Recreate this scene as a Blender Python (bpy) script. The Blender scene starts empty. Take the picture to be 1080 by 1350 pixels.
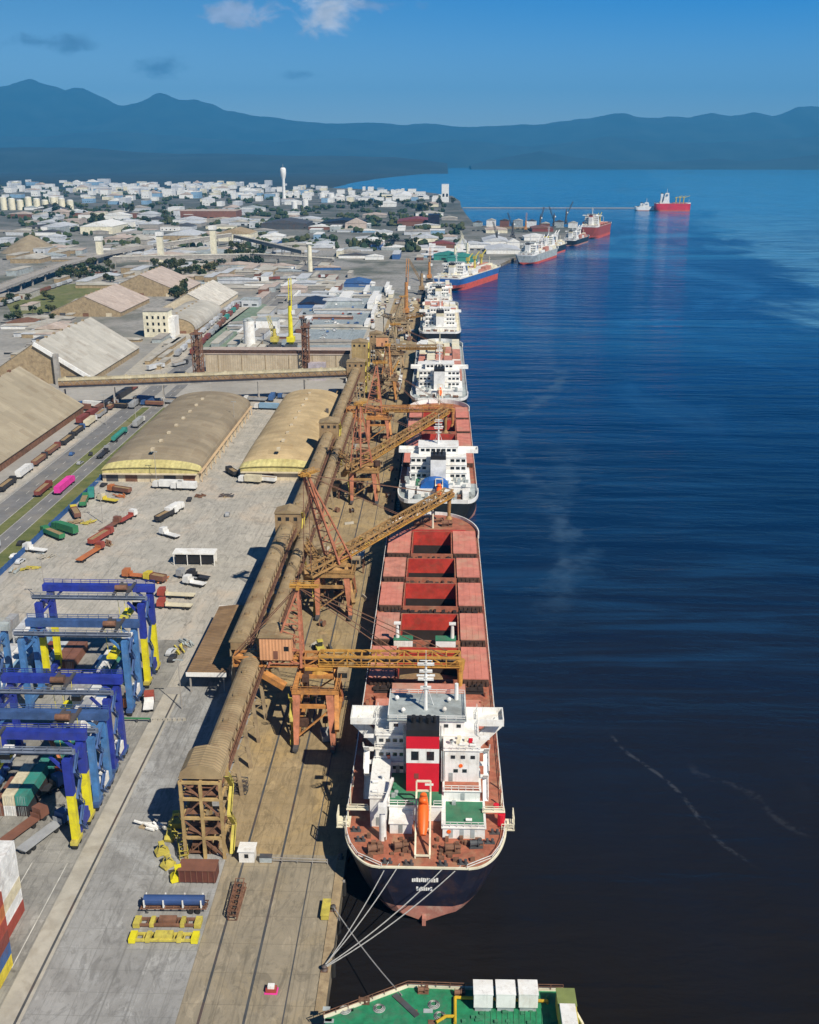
import bpy, bmesh, math, random
from math import sin, cos, pi, sqrt, radians
from mathutils import Vector, noise as mnoise
random.seed(7)
SC = bpy.context.scene
COL = SC.collection

# ------------------------------------------------------------------ camera
F_PX, CAM_H, PSI, TH = 1350.0, 137.0, radians(1.72), math.atan(467 / 1350.0)
_sp, _cp, _st, _ct = sin(PSI), cos(PSI), sin(TH), cos(TH)
_R, _F, _U = (_cp, _sp, 0), (-_sp * _ct, _cp * _ct, -_st), (-_sp * _st, _cp * _st, _ct)
cam = bpy.data.cameras.new('camera'); cam_o = bpy.data.objects.new('camera', cam); COL.objects.link(cam_o)
cam.sensor_fit = 'VERTICAL'; cam.sensor_height = 24; cam.lens = 24
cam.clip_start = 1; cam.clip_end = 90000
cam_o.location = (0, 0, CAM_H); cam_o.rotation_euler = (pi / 2 - TH, 0, PSI)
SC.camera = cam_o


def P(px, py, z=4.0):
    """survey helper: ground position (x, y) of a point seen in the photograph at height z"""
    a, b = (px - 540) / F_PX, (675 - py) / F_PX
    d = [_F[i] + _R[i] * a + _U[i] * b for i in range(3)]
    t = (z - CAM_H) / d[2]
    return d[0] * t, d[1] * t


# ------------------------------------------------------------------ objects
def tag(o, label=None, cat=None, group=None, kind=None):
    if label: o['label'] = label
    if cat: o['category'] = cat
    if group: o['group'] = group
    if kind: o['kind'] = kind
    return o


def thing(name, label, cat, loc=(0, 0, 0), rz=0.0, group=None):
    o = bpy.data.objects.new(name, None); COL.objects.link(o)
    o.empty_display_size = .5
    o.location = loc; o.rotation_euler = (0, 0, rz)
    return tag(o, label, cat, group)


def copy_tree(o, parent=None):
    c = o.copy(); COL.objects.link(c)
    if parent is not None: c.parent = parent
    for ch in [k for k in o.children]: copy_tree(ch, c)
    return c


class MB:
    def __init__(s): s.v, s.f, s.m = [], [], []

    def face(s, pts, m=0):  # noqa
        n = len(s.v); s.v += [tuple(p) for p in pts]; s.f.append(tuple(range(n, n + len(pts)))); s.m.append(m); return s

    def hexa(s, p, m=0):
        n = len(s.v); s.v += [tuple(q) for q in p]
        for q in ((3, 2, 1, 0), (4, 5, 6, 7), (0, 1, 5, 4), (1, 2, 6, 5), (2, 3, 7, 6), (3, 0, 4, 7)):
            s.f.append(tuple(n + i for i in q)); s.m.append(m)
        return s

    def box(s, x0, x1, y0, y1, z0, z1, m=0, tx=0, ty=0):
        return s.hexa(((x0, y0, z0), (x1, y0, z0), (x1, y1, z0), (x0, y1, z0),
                       (x0 + tx, y0 + ty, z1), (x1 - tx, y0 + ty, z1), (x1 - tx, y1 - ty, z1), (x0 + tx, y1 - ty, z1)), m)

    def bar(s, p, q, w=.3, h=None, m=0):
        h = h or w; p, q = Vector(p), Vector(q); d = (q - p)
        if d.length < 1e-6: return s
        d.normalize(); u = Vector((0, 0, 1)) if abs(d.z) < .95 else Vector((0, 1, 0))
        a = d.cross(u).normalized() * w / 2; b = a.cross(d).normalized() * h / 2
        return s.hexa((p - a - b, p + a - b, p + a + b, p - a + b, q - a - b, q + a - b, q + a + b, q - a + b), m)

    def tube(s, p, q, r=.2, r2=None, n=8, m=0, cap=True):
        r2 = r if r2 is None else r2
        p, q = Vector(p), Vector(q); d = (q - p).normalized(); u = Vector((0, 0, 1)) if abs(d.z) < .95 else Vector((0, 1, 0))
        a = d.cross(u).normalized(); b = a.cross(d); k = len(s.v)
        for c, rr in ((p, r), (q, r2)):
            for i in range(n):
                t = 2 * pi * i / n; s.v.append(tuple(c + a * cos(t) * rr + b * sin(t) * rr))
        for i in range(n):
            j = (i + 1) % n; s.f.append((k + i, k + j, k + n + j, k + n + i)); s.m.append(m)
        if cap:
            s.f.append(tuple(k + i for i in range(n))); s.m.append(m)
            s.f.append(tuple(k + n + i for i in range(n - 1, -1, -1))); s.m.append(m)
        return s

    def path(s, pts, r=.1, n=5, m=0):
        for a, b in zip(pts, pts[1:]): s.tube(a, b, r, n=n, m=m)
        return s

    def prism(s, pts, z0, z1, m=0, mt=None):
        k = len(s.v); n = len(pts)
        s.v += [(x, y, z0) for x, y in pts] + [(x, y, z1) for x, y in pts]
        for i in range(n):
            j = (i + 1) % n; s.f.append((k + i, k + j, k + n + j, k + n + i)); s.m.append(m)
        s.f.append(tuple(k + i for i in range(n - 1, -1, -1))); s.m.append(m)
        s.f.append(tuple(k + n + i for i in range(n))); s.m.append(m if mt is None else mt)
        return s

    def prof(s, pts, y0, y1, m=0, capm=None):
        """xz outline pushed along y"""
        k = len(s.v); n = len(pts)
        s.v += [(x, y0, z) for x, z in pts] + [(x, y1, z) for x, z in pts]
        for i in range(n):
            j = (i + 1) % n; s.f.append((k + i, k + j, k + n + j, k + n + i)); s.m.append(m)
        cm = m if capm is None else capm
        s.f.append(tuple(k + i for i in range(n - 1, -1, -1))); s.m.append(cm)
        s.f.append(tuple(k + n + i for i in range(n))); s.m.append(cm)
        return s

    def grid(s, rows, m=0, mf=None):
        k = len(s.v); nc = len(rows[0])
        for r in rows: s.v += [tuple(p) for p in r]
        for i in range(len(rows) - 1):
            for j in range(nc - 1):
                a = k + i * nc + j
                s.f.append((a, a + 1, a + nc + 1, a + nc)); s.m.append(mf(i, j) if mf else m)
        return s

    def lathe(s, prof, c=(0, 0, 0), n=16, m=0):
        rows = [[(c[0] + r * cos(2 * pi * i / n), c[1] + r * sin(2 * pi * i / n), c[2] + z) for i in range(n + 1)] for r, z in prof]
        return s.grid(rows, m)

    def ball(s, c, r, m=0, n=8, sq=(1, 1, 1)):
        rows = []
        for i in range(n // 2 + 1):
            t = pi * i / (n // 2)
            rows.append([(c[0] + r * sq[0] * sin(t) * cos(2 * pi * j / n), c[1] + r * sq[1] * sin(t) * sin(2 * pi * j / n), c[2] + r * sq[2] * cos(t)) for j in range(n + 1)])
        return s.grid(rows, m)

    def rail(s, pts, h=1.1, step=2.5, r=.06, m=0, rows=(1, .5)):
        """guard rail along a polyline"""
        for a, b in zip(pts, pts[1:]):
            a, b = Vector(a), Vector(b); L = (b - a).length; n = max(1, int(L / step))
            for f in rows: s.bar(a + Vector((0, 0, h * f)), b + Vector((0, 0, h * f)), r * 2, m=m)
            for i in range(n + 1):
                p = a.lerp(b, i / n); s.bar(p, p + Vector((0, 0, h)), r * 2, m=m)
        return s

    def build(s, name, mats, parent=None, smooth=False, weld=False):
        me = bpy.data.meshes.new(name); me.from_pydata(s.v, [], s.f)
        if not isinstance(mats, (list, tuple)): mats = [mats]
        for x in mats: me.materials.append(x)
        if len(mats) > 1: me.polygons.foreach_set('material_index', s.m)
        bm = bmesh.new(); bm.from_mesh(me)
        if weld: bmesh.ops.remove_doubles(bm, verts=bm.verts, dist=1e-4)
        bmesh.ops.recalc_face_normals(bm, faces=bm.faces)
        bm.to_mesh(me); bm.free()
        if smooth: me.polygons.foreach_set('use_smooth', [True] * len(me.polygons))
        o = bpy.data.objects.new(name, me); COL.objects.link(o)
        if parent is not None: o.parent = parent
        return o


def B1(name, mat, parent, *b, **k):
    return MB().box(*b, **k).build(name, mat, parent)


# ------------------------------------------------------------------ materials
class NT:
    """small node-graph writer"""
    def __init__(s, tree): s.t = tree; s.n = tree.nodes; s.l = tree.links

    def N(s, typ, **k):
        n = s.n.new(typ)
        for a, v in k.items(): setattr(n, a, v)
        return n

    def set(s, sock, v):
        if hasattr(v, 'node'): s.l.new(v, sock)
        elif v is not None: sock.default_value = v

    def math(s, op, a, b=None, c=None, clamp=False):
        n = s.N('ShaderNodeMath', operation=op, use_clamp=clamp)
        for i, v in enumerate((a, b, c)):
            if v is not None: s.set(n.inputs[i], v)
        return n.outputs[0]

    def noise(s, vec, scale, detail=4, rough=.55, dist=0):
        n = s.N('ShaderNodeTexNoise'); s.set(n.inputs['Vector'], vec)
        n.inputs['Scale'].default_value = scale; n.inputs['Detail'].default_value = detail
        n.inputs['Roughness'].default_value = rough; n.inputs['Distortion'].default_value = dist
        return n.outputs['Fac']

    def step(s, v, a, b, lo=0., hi=1.):
        n = s.N('ShaderNodeMapRange', interpolation_type='SMOOTHSTEP'); s.set(n.inputs[0], v)
        for i, x in enumerate((a, b, lo, hi)): n.inputs[i + 1].default_value = x
        return n.outputs[0]

    def mix(s, f, a, b, blend='MIX'):
        n = s.N('ShaderNodeMix', data_type='RGBA', blend_type=blend)
        s.set(n.inputs[0], f)
        for i, v in ((6, a), (7, b)):
            s.set(n.inputs[i], tuple(v) + (1,) if isinstance(v, (tuple, list)) and len(v) == 3 else v)
        return n.outputs[2]

    def scl(s, vec, sx, sy, sz=1):
        n = s.N('ShaderNodeVectorMath', operation='MULTIPLY'); s.set(n.inputs[0], vec); n.inputs[1].default_value = (sx, sy, sz)
        return n.outputs[0]

    def sep(s, vec):
        n = s.N('ShaderNodeSeparateXYZ'); s.set(n.inputs[0], vec); return n.outputs

    def bump(s, h, strength=.3, dist=.1):
        n = s.N('ShaderNodeBump'); s.set(n.inputs['Height'], h); n.inputs['Strength'].default_value = strength
        n.inputs['Distance'].default_value = dist
        return n.outputs[0]


def newmat(name):
    m = bpy.data.materials.new(name); m.use_nodes = True
    t = NT(m.node_tree); b = m.node_tree.nodes['Principled BSDF']
    pos = t.N('ShaderNodeNewGeometry').outputs['Position']
    obj = t.N('ShaderNodeTexCoord').outputs['Object']
    return m, t, b, pos, obj


def mat(name, col, rough=.7, metal=0., var=.25, sc=.35, dirt=None, damt=.45, dsc=.12, ribs=None, streak=0., spec=.4):
    """painted / weathered surface. ribs=(axis, pitch, depth): corrugation across that local axis"""
    m, t, b, pos, obj = newmat(name)
    n1 = t.noise(pos, sc, 6, .65)
    c = t.mix(t.step(n1, .3, .7), [x * (1 - var) for x in col], [min(1, x * (1 + var * .6)) for x in col])
    if dirt is not None:
        n2 = t.noise(pos, dsc, 7, .7, .6)
        c = t.mix(t.math('MULTIPLY', t.step(n2, .47, .68), damt), c, dirt)
    if streak:
        n3 = t.noise(t.scl(pos, 1.6, 1.6, .12), 1.0, 4, .7)
        c = t.mix(t.math('MULTIPLY', t.step(n3, .5, .75), streak), c, [x * .3 + y for x, y in zip(col, (.05, .022, .008))])
    if ribs:
        ax, pitch, dep = ribs
        v = t.math('MULTIPLY', t.sep(obj)[ax], 2 * pi / pitch)
        w = t.math('SINE', v)
        t.set(b.inputs['Normal'], t.bump(w, dep, .15))
        # each sheet a little different
        k = t.math('FLOOR', t.math('MULTIPLY', t.sep(obj)[ax], 1 / (pitch * 3)))
        wn = t.N('ShaderNodeTexWhiteNoise', noise_dimensions='1D'); t.set(wn.inputs['W'], k)
        c = t.mix(t.math('MULTIPLY', wn.outputs['Value'], .26), c, [x * .5 for x in col])
        if pitch >= .9:   # replaced and repainted sheets
            wn2 = t.N('ShaderNodeTexWhiteNoise', noise_dimensions='2D'); cv = t.N('ShaderNodeCombineXYZ')
            t.set(cv.inputs[0], t.math('FLOOR', t.math('MULTIPLY', t.sep(obj)[ax], 1 / (pitch * 4)))); t.set(cv.inputs[1], t.math('FLOOR', t.math('MULTIPLY', t.sep(obj)[1 - ax], .19))); t.set(wn2.inputs[0], cv.outputs[0])
            c = t.mix(t.step(wn2.outputs['Value'], .86, .9, 0, .2), c, [min(1, x * 1.35 + .03) for x in col]); c = t.mix(t.step(wn2.outputs['Value'], .12, .08, 0, .22), c, (col[0] * .5, col[1] * .4, col[2] * .32))
            n5 = t.noise(t.scl(obj, .08 if ax == 0 else .9, .9 if ax == 0 else .08, .5) if False else t.scl(obj, *((.9, .07) if ax == 0 else (.07, .9)), .3), 1.0, 5, .7)
            c = t.mix(t.math('MULTIPLY', t.step(n5, .52, .74), .45), c, (col[0] * .55, col[1] * .42, col[2] * .3))
    t.set(b.inputs['Base Color'], c)
    b.inputs['Roughness'].default_value = rough; b.inputs['Metallic'].default_value = metal
    b.inputs['Specular IOR Level'].default_value = spec
    return m


RUST = (.16, .06, .022); GRIME = (.07, .055, .04); DUST = (.36, .27, .16)
M = {}
M['white'] = mat('white_paint', (.78, .78, .75), .5, var=.1, dirt=(.5, .42, .32), damt=.45, dsc=.2, streak=.4)
M['cream'] = mat('cream_paint', (.74, .69, .52), .6, var=.12, dirt=GRIME, damt=.3)
M['grey'] = mat('grey_paint', (.36, .40, .40), .6, dirt=GRIME, damt=.4)
M['dkgrey'] = mat('dark_grey_steel', (.07, .075, .08), .6, dirt=RUST, damt=.3)
M['black'] = mat('black_paint', (.018, .018, .02), .5)
M['glass'] = mat('window_glass', (.012, .018, .024), .08, var=.05, spec=.7)
M['navy'] = mat('navy_hull_paint', (.012, .014, .03), .45, dirt=(.09, .05, .035), damt=.35, dsc=.25, streak=.3)
M['blackhull'] = mat('black_hull_paint', (.015, .02, .022), .45, dirt=(.07, .04, .03), damt=.3, streak=.25)
M['boot'] = mat('antifouling_red', (.40, .17, .13), .7, var=.2, dirt=(.48, .38, .30), damt=.65, dsc=.3, streak=.3)
M['bootr'] = mat('bright_antifouling_red', (.55, .09, .06), .6, dirt=(.35, .15, .1))
M['deck'] = mat('red_oxide_deck', (.36, .12, .07), .75, var=.3, sc=.5, dirt=(.34, .22, .13), damt=.7, dsc=.18, streak=.2)
M['hatch'] = mat('pink_red_hatch_paint', (.57, .205, .150), .65, var=.18, sc=.3, dirt=(.50, .33, .22), damt=.6, dsc=.12)
M['hatch2'] = mat('faded_hatch_paint', (.52, .215, .155), .7, var=.25, dirt=(.42, .30, .22), damt=.6)
M['hold'] = mat('hold_red_paint', (.46, .045, .03), .6, var=.3, dirt=(.22, .07, .04), damt=.6, dsc=.25)
M['floorshade'] = mat('hold_floor_and_shade', (.03, .02, .017), .85)
M['grain'] = mat('grain_heap', (.30, .21, .11), .9, var=.25, sc=1.2)
M['red'] = mat('funnel_red', (.62, .012, .03), .45, var=.08, dirt=(.35, .02, .02), damt=.3)
M['orange'] = mat('lifeboat_orange', (.80, .13, .015), .45, var=.08)
M['green'] = mat('deck_green', (.04, .19, .10), .7, var=.25, dirt=(.11, .16, .1), damt=.5)
M['bargegreen'] = mat('barge_deck_green', (.018, .21, .095), .7, var=.3, sc=.6, dirt=(.06, .15, .09), damt=.7, dsc=.4)
M['loader'] = mat('loader_orange', (.50, .225, .065), .7, var=.3, sc=.5, dirt=(.26, .13, .055), damt=.8, dsc=.35, streak=.4)
M['loaderred'] = mat('loader_red', (.48, .18, .10), .7, var=.3, sc=.5, dirt=(.24, .10, .05), damt=.7, dsc=.35, streak=.35)
M['loaderyel'] = mat('loader_yellow', (.52, .275, .055), .7, var=.25, sc=.5, dirt=(.3, .16, .06), damt=.8, dsc=.3, streak=.3)
M['peach'] = mat('machine_house_peach', (.68, .34, .17), .7, var=.12, dirt=(.42, .22, .11), damt=.5, streak=.35, ribs=(0, .8, .3))
M['belt'] = mat('conveyor_belt', (.09, .065, .045), .85, dirt=(.3, .2, .1), damt=.8, dsc=.6)
M['galroof'] = mat('gallery_roof_sheet', (.33, .245, .135), .8, var=.22, sc=.25, dirt=(.22, .14, .075), damt=.75, dsc=.15, ribs=(1, .9, .35))
M['galwall'] = mat('gallery_wall_sheet', (.32, .22, .115), .8, var=.25, dirt=(.16, .10, .055), damt=.7, dsc=.3, streak=.4, ribs=(1, .9, .3))
M['conc'] = mat('weathered_concrete', (.36, .275, .165), .9, var=.25, sc=.4, dirt=(.17, .12, .075), damt=.6, dsc=.3, streak=.35)
M['concgrey'] = mat('grey_concrete', (.34, .32, .29), .9, var=.2, dirt=(.18, .16, .14), damt=.5, streak=.25)
M['dkrust'] = mat('dark_rusty_steel', (.085, .045, .03), .8, var=.4, sc=.8, dirt=(.04, .025, .02), damt=.7)
M['loadertan'] = mat('loader_tan', (.37, .215, .08), .75, var=.3, sc=.5, dirt=(.2, .12, .05), damt=.8, dsc=.35, streak=.4)
M['ruststeel'] = mat('rusty_steel', (.20, .10, .06), .8, var=.35, sc=.6, dirt=(.09, .05, .03), damt=.7)
M['brownroof'] = mat('brown_roof_sheet', (.26, .165, .085), .8, var=.2, dirt=(.16, .1, .055), damt=.6, ribs=(1, 1., .4))
M['whroof'] = mat('warehouse_roof_sheet', (.285, .235, .16), .85, var=.2, sc=.06, dirt=(.21, .165, .11), damt=.7, dsc=.04, ribs=(1, 1.2, .3))
M['whroof2'] = mat('pale_warehouse_roof', (.47, .45, .395), .85, var=.15, sc=.05, dirt=(.25, .22, .17), damt=.6, dsc=.04, ribs=(1, 1.2, .3))
M['whroof3'] = mat('tan_warehouse_roof', (.50, .38, .21), .85, var=.18, sc=.06, dirt=(.30, .22, .12), damt=.6, dsc=.04, ribs=(1, 1.2, .3))
M['pinkroof'] = mat('pinkish_roof', (.48, .40, .345), .85, var=.15, dirt=(.3, .24, .2), ribs=(1, 1.2, .3))
M['whwall'] = mat('warehouse_wall', (.58, .50, .36), .85, var=.15, dirt=(.30, .22, .13), damt=.5, dsc=.2, streak=.4)
M['yelwall'] = mat('translucent_yellow_gable', (.56, .50, .21), .8, var=.22, sc=.5, dirt=(.33, .27, .13), damt=.6, dsc=.3, ribs=(0, 2.2, .3))
M['rtgblue'] = mat('crane_dark_blue', (.024, .042, .30), .5, var=.3, dirt=(.05, .06, .16), damt=.5, streak=.15)
M['rtglight'] = mat('crane_light_blue', (.065, .19, .43), .5, var=.3, dirt=(.14, .20, .28), damt=.5, streak=.2)
M['rtgmid'] = mat('crane_mid_blue', (.05, .105, .26), .5, var=.3, dirt=(.05, .08, .16), damt=.5, streak=.2)
M['greyblue'] = mat('crane_grey_blue', (.17, .20, .26), .6, var=.3, dirt=(.09, .09, .1), damt=.5)
M['yellow'] = mat('safety_yellow', (.72, .64, .02), .5, var=.15, dirt=(.36, .30, .05), damt=.4, dsc=.5)
M['oldyellow'] = mat('faded_yellow', (.52, .44, .08), .65, var=.25, dirt=(.24, .18, .07), damt=.6, dsc=.6)
M['tyre'] = mat('tyre_rubber', (.02, .02, .02), .9)
M['rope'] = mat('mooring_rope', (.34, .34, .33), .9, var=.2, sc=2)
M['leaf'] = mat('tree_leaf', (.032, .058, .022), .8, var=.5, sc=.4, dirt=(.09, .12, .03), damt=.6, dsc=.5)
M['leaf2'] = mat('olive_leaf', (.060, .072, .024), .8, var=.5, sc=.4, dirt=(.10, .10, .035), damt=.6, dsc=.5)
M['leaf3'] = mat('deep_leaf', (.020, .045, .022), .8, var=.5, sc=.4)
M['bark'] = mat('tree_bark', (.12, .085, .06), .9)
M['fenceblue'] = mat('blue_fence', (.03, .10, .28), .6, var=.2)
M['asphalt'] = mat('asphalt', (.17, .17, .172), .9, var=.2, sc=.15, dirt=(.24, .22, .19), damt=.6, dsc=.05)
M['pave'] = mat('pale_paving', (.40, .375, .32), .9, var=.15, sc=.3, dirt=(.26, .23, .18), damt=.5, dsc=.15)
PAINT = {}


def paint(name, col, **k):
    if name not in PAINT:
        k.setdefault('var', .15); k.setdefault('dirt', tuple(x * .35 + .03 for x in col)); k.setdefault('damt', .4)
        PAINT[name] = mat(name + '_paint', col, k.pop('rough', .55), **k)
    return PAINT[name]


COLS = dict(red=(.33, .065, .045), orange=(.46, .155, .055), blue=(.05, .12, .29), teal=(.04, .24, .20), green=(.04, .20, .085), white=(.72, .72, .70),
            cream=(.62, .56, .40), grey=(.33, .34, .35), brown=(.20, .09, .06), pink=(.74, .05, .34), yellow=(.62, .50, .05), black=(.03, .03, .035),
            pale_blue=(.22, .36, .50), maroon=(.21, .055, .045), silver=(.52, .54, .56))


def pc(n): return paint(n, COLS[n])
# ------------------------------------------------------------------ light and sky
SUN = Vector((.62, -.75, 1.0)).normalized()
sl = bpy.data.lights.new('sun', 'SUN'); sl.energy = 5.0; sl.angle = radians(.5); sl.color = (1, .92, .78)
so = bpy.data.objects.new('sun', sl); COL.objects.link(so); so.rotation_euler = SUN.to_track_quat('Z', 'Y').to_euler(); so.location = (0, 0, 400)

w = bpy.data.worlds.new('World'); SC.world = w; w.use_nodes = True
t = NT(w.node_tree); bg = w.node_tree.nodes['Background']
sky = t.N('ShaderNodeTexSky', sky_type='NISHITA'); sky.sun_disc = False
sky.sun_elevation = math.asin(SUN.z); sky.sun_rotation = math.atan2(SUN.x, SUN.y) % (2 * pi)
sky.air_density = 1.0; sky.dust_density = .35; sky.ozone_density = 2.2
d = t.N('ShaderNodeTexCoord').outputs['Generated']
dn = t.N('ShaderNodeVectorMath', operation='NORMALIZE'); t.set(dn.inputs[0], d)
sx, sy, sz = t.sep(dn.outputs[0])
ysafe = t.math('MAXIMUM', sy, .05)
az = t.math('DIVIDE', sx, ysafe); el = t.math('DIVIDE', sz, ysafe)
# deep blue overhead, paler towards the horizon
tint = t.mix(t.step(sz, .0, .16), (.86, 1.02, 1.28), t.mix(t.step(az, -.45, .45), (.24, .52, .80), (.0, .50, 1.16)))
tint = t.mix(t.step(sz, .17, .60), tint, t.mix(1.0, tint, (.32, .32, .38), 'MULTIPLY'))   # the zenith is darker still
skyc = t.mix(1.0, sky.outputs[0], tint, 'MULTIPLY')
uv = t.N('ShaderNodeCombineXYZ'); t.set(uv.inputs[0], az); t.set(uv.inputs[1], el)
front = t.math('GREATER_THAN', sy, .05)


def cloud(u0, v0, ru, rv, col, dens, nscale, soft=.55):
    global skyc
    a = t.math('DIVIDE', t.math('SUBTRACT', az, u0), ru); b_ = t.math('DIVIDE', t.math('SUBTRACT', el, v0), rv)
    r = t.math('SQRT', t.math('ADD', t.math('MULTIPLY', a, a), t.math('MULTIPLY', b_, b_)))
    n = t.noise(t.scl(uv.outputs[0], 1, 1.8), nscale, 7, .6, .4)
    k = t.math('ADD', t.math('SUBTRACT', 1.0, r), t.math('MULTIPLY', t.math('SUBTRACT', n, .5), 2.6))
    f = t.math('MULTIPLY', t.math('MULTIPLY', t.step(k, .25, .25 + soft), dens), front)
    n2 = t.noise(t.scl(uv.outputs[0], 1, 1.8), nscale * 1.7, 5)
    skyc = t.mix(f, skyc, t.mix(t.step(n2, .3, .7), [x * .7 for x in col], col))


def rise(y): return math.tan(math.atan((675 - y) / F_PX) - TH)   # slope above the horizon of a surveyed row
def cpx(x, y): return (x - 583) / 1428., rise(y)


for (x, y, rx, ry, col, dens, ns, so_) in ((438, 20, 72, 40, (8.6, 8.8, 9.6), 1.0, 26, .75), (325, 22, 84, 26, (5.6, 6.3, 8.2), .85, 28, .6),
                                           (505, 6, 60, 12, (3.4, 4.4, 6.8), .7, 30, .7), (70, 54, 110, 17, (1.25, 2.3, 3.9), .85, 26, .8),
                                           (215, 89, 74, 20, (1.35, 2.4, 4.0), .85, 26, .8), (402, 97, 44, 10, (1.6, 2.8, 4.5), .7, 30, .8)):
    u0, v0 = cpx(x, y); cloud(u0, v0, rx / 1428., ry / 1428., col, dens, ns, so_)
t.set(bg.inputs['Color'], skyc); bg.inputs['Strength'].default_value = .08
SC.view_settings.view_transform = 'Standard'; SC.view_settings.look = 'None'; SC.view_settings.gamma = 1
SC.view_settings.exposure = 0.36

# ------------------------------------------------------------------ sea
m, t, b, pos, obj = newmat('sea_water')
x, y, z = t.sep(pos)
n_big = t.noise(t.scl(pos, .004, .0016), 1.0, 5, .6, 1.0)
n_slick = t.noise(t.scl(pos, .006, .0022), 1.0, 6, .62, 2.2)
sky_refl = t.step(t.math('ADD', y, t.math('MULTIPLY', t.math('SUBTRACT', n_big, .5), 320)), 60, 420)
sky_refl2 = t.step(t.math('ADD', y, t.math('MULTIPLY', t.math('SUBTRACT', n_big, .5), 500)), 250, 900)
body = t.mix(sky_refl, (.0125, .0095, .0055), (.003, .019, .058)); body = t.mix(sky_refl2, body, (.0003, .034, .135)); body = t.mix(t.step(y, 1500, 7000), body, (.002, .115, .29))  # murky brown close in; sky reflection farther out painted into body colour
body = t.mix(t.math('MULTIPLY', t.step(n_slick, .54, .72), .5), body, t.mix(sky_refl2, (.022, .03, .05), (.012, .10, .24)))
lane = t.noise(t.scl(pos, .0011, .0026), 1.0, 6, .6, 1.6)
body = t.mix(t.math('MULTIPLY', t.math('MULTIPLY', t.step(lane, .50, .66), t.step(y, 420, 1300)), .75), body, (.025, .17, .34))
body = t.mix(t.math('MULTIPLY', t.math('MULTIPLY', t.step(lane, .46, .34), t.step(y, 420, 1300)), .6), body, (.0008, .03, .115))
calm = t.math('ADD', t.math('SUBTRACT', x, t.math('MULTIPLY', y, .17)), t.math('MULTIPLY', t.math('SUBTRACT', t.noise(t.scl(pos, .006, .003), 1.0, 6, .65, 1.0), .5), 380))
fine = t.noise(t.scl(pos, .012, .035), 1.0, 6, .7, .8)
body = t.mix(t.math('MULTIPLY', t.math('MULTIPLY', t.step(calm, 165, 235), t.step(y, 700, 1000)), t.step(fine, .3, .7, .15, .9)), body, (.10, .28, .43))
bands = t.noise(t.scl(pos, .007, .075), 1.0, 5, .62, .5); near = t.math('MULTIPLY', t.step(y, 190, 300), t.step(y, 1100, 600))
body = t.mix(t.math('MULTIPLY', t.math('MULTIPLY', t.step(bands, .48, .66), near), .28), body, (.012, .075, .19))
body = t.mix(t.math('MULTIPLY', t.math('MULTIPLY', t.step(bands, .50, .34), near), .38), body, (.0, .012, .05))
body = t.mix(t.math('MULTIPLY', t.step(y, 1700, 3300), t.step(fine, .25, .7, .2, .8)), body, (.02, .20, .42))  # far water paled in its body colour in place of reflected sky


def drift(x0, y0, x1, y1, wid, wob, amt, col, brk):
    """foam or slick line drifting on the water between two points"""
    global body
    dx, dy = x1 - x0, y1 - y0; L = math.hypot(dx, dy)
    s = t.math('ADD', t.math('MULTIPLY', t.math('SUBTRACT', x, x0), dx / L), t.math('MULTIPLY', t.math('SUBTRACT', y, y0), dy / L))
    n = t.math('ADD', t.math('MULTIPLY', t.math('SUBTRACT', x, x0), -dy / L), t.math('MULTIPLY', t.math('SUBTRACT', y, y0), dx / L))
    n = t.math('ADD', n, t.math('MULTIPLY', t.math('SINE', t.math('MULTIPLY', s, 6.3 / L * 1.6)), wob))
    n = t.math('ABSOLUTE', t.math('ADD', n, t.math('MULTIPLY', t.math('SUBTRACT', t.noise(pos, .08, 4, .6), .5), wid * 3)))
    k = t.math('MULTIPLY', t.step(n, wid, wid * .2), t.math('MULTIPLY', t.step(s, 0, L * .15), t.step(s, L, L * .85)))
    k = t.math('MULTIPLY', t.math('MULTIPLY', k, amt), t.step(t.noise(pos, brk, 4, .7), .42, .6))
    body = t.mix(k, body, col)


drift(26, 275, 78, 790, 7, 14, .5, (.05, .10, .17), .03)
drift(38, 300, 60, 520, 14, 5, .35, (.03, .075, .14), .02)
drift(43, 230, 66, 174, .8, 1.2, .14, (.20, .22, .25), .35)
drift(60, 215, 82, 185, 1.8, 1.5, .10, (.12, .13, .15), .3)
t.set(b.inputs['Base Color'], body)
b.inputs['IOR'].default_value = 1.33; b.inputs['Specular IOR Level'].default_value = .07
t.set(b.inputs['Roughness'], t.step(n_slick, .35, .7, .16, .07))
w1 = t.noise(t.scl(pos, .055, .16), 1.0, 3, .6, .5); w2 = t.noise(t.scl(pos, .35, .75), 1.0, 4, .65)
w3 = t.noise(t.scl(pos, .012, .05), 1.0, 3, .55, .3)
hh = t.math('ADD', t.math('ADD', t.math('MULTIPLY', w1, 1.5), t.math('MULTIPLY', w2, .42)), t.math('MULTIPLY', w3, 6.5))
bn = t.N('ShaderNodeBump'); t.set(bn.inputs['Height'], hh); bn.inputs['Distance'].default_value = 1.0
t.set(bn.inputs['Strength'], t.step(n_slick, .45, .62, .42, .16)); t.set(b.inputs['Normal'], bn.outputs[0])
M['sea'] = m
sea = MB().face([(-33000, -1500, 0), (33000, -1500, 0), (33000, 30000, 0), (-33000, 30000, 0)]).build('sea', m); tag(sea, kind='structure')

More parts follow.
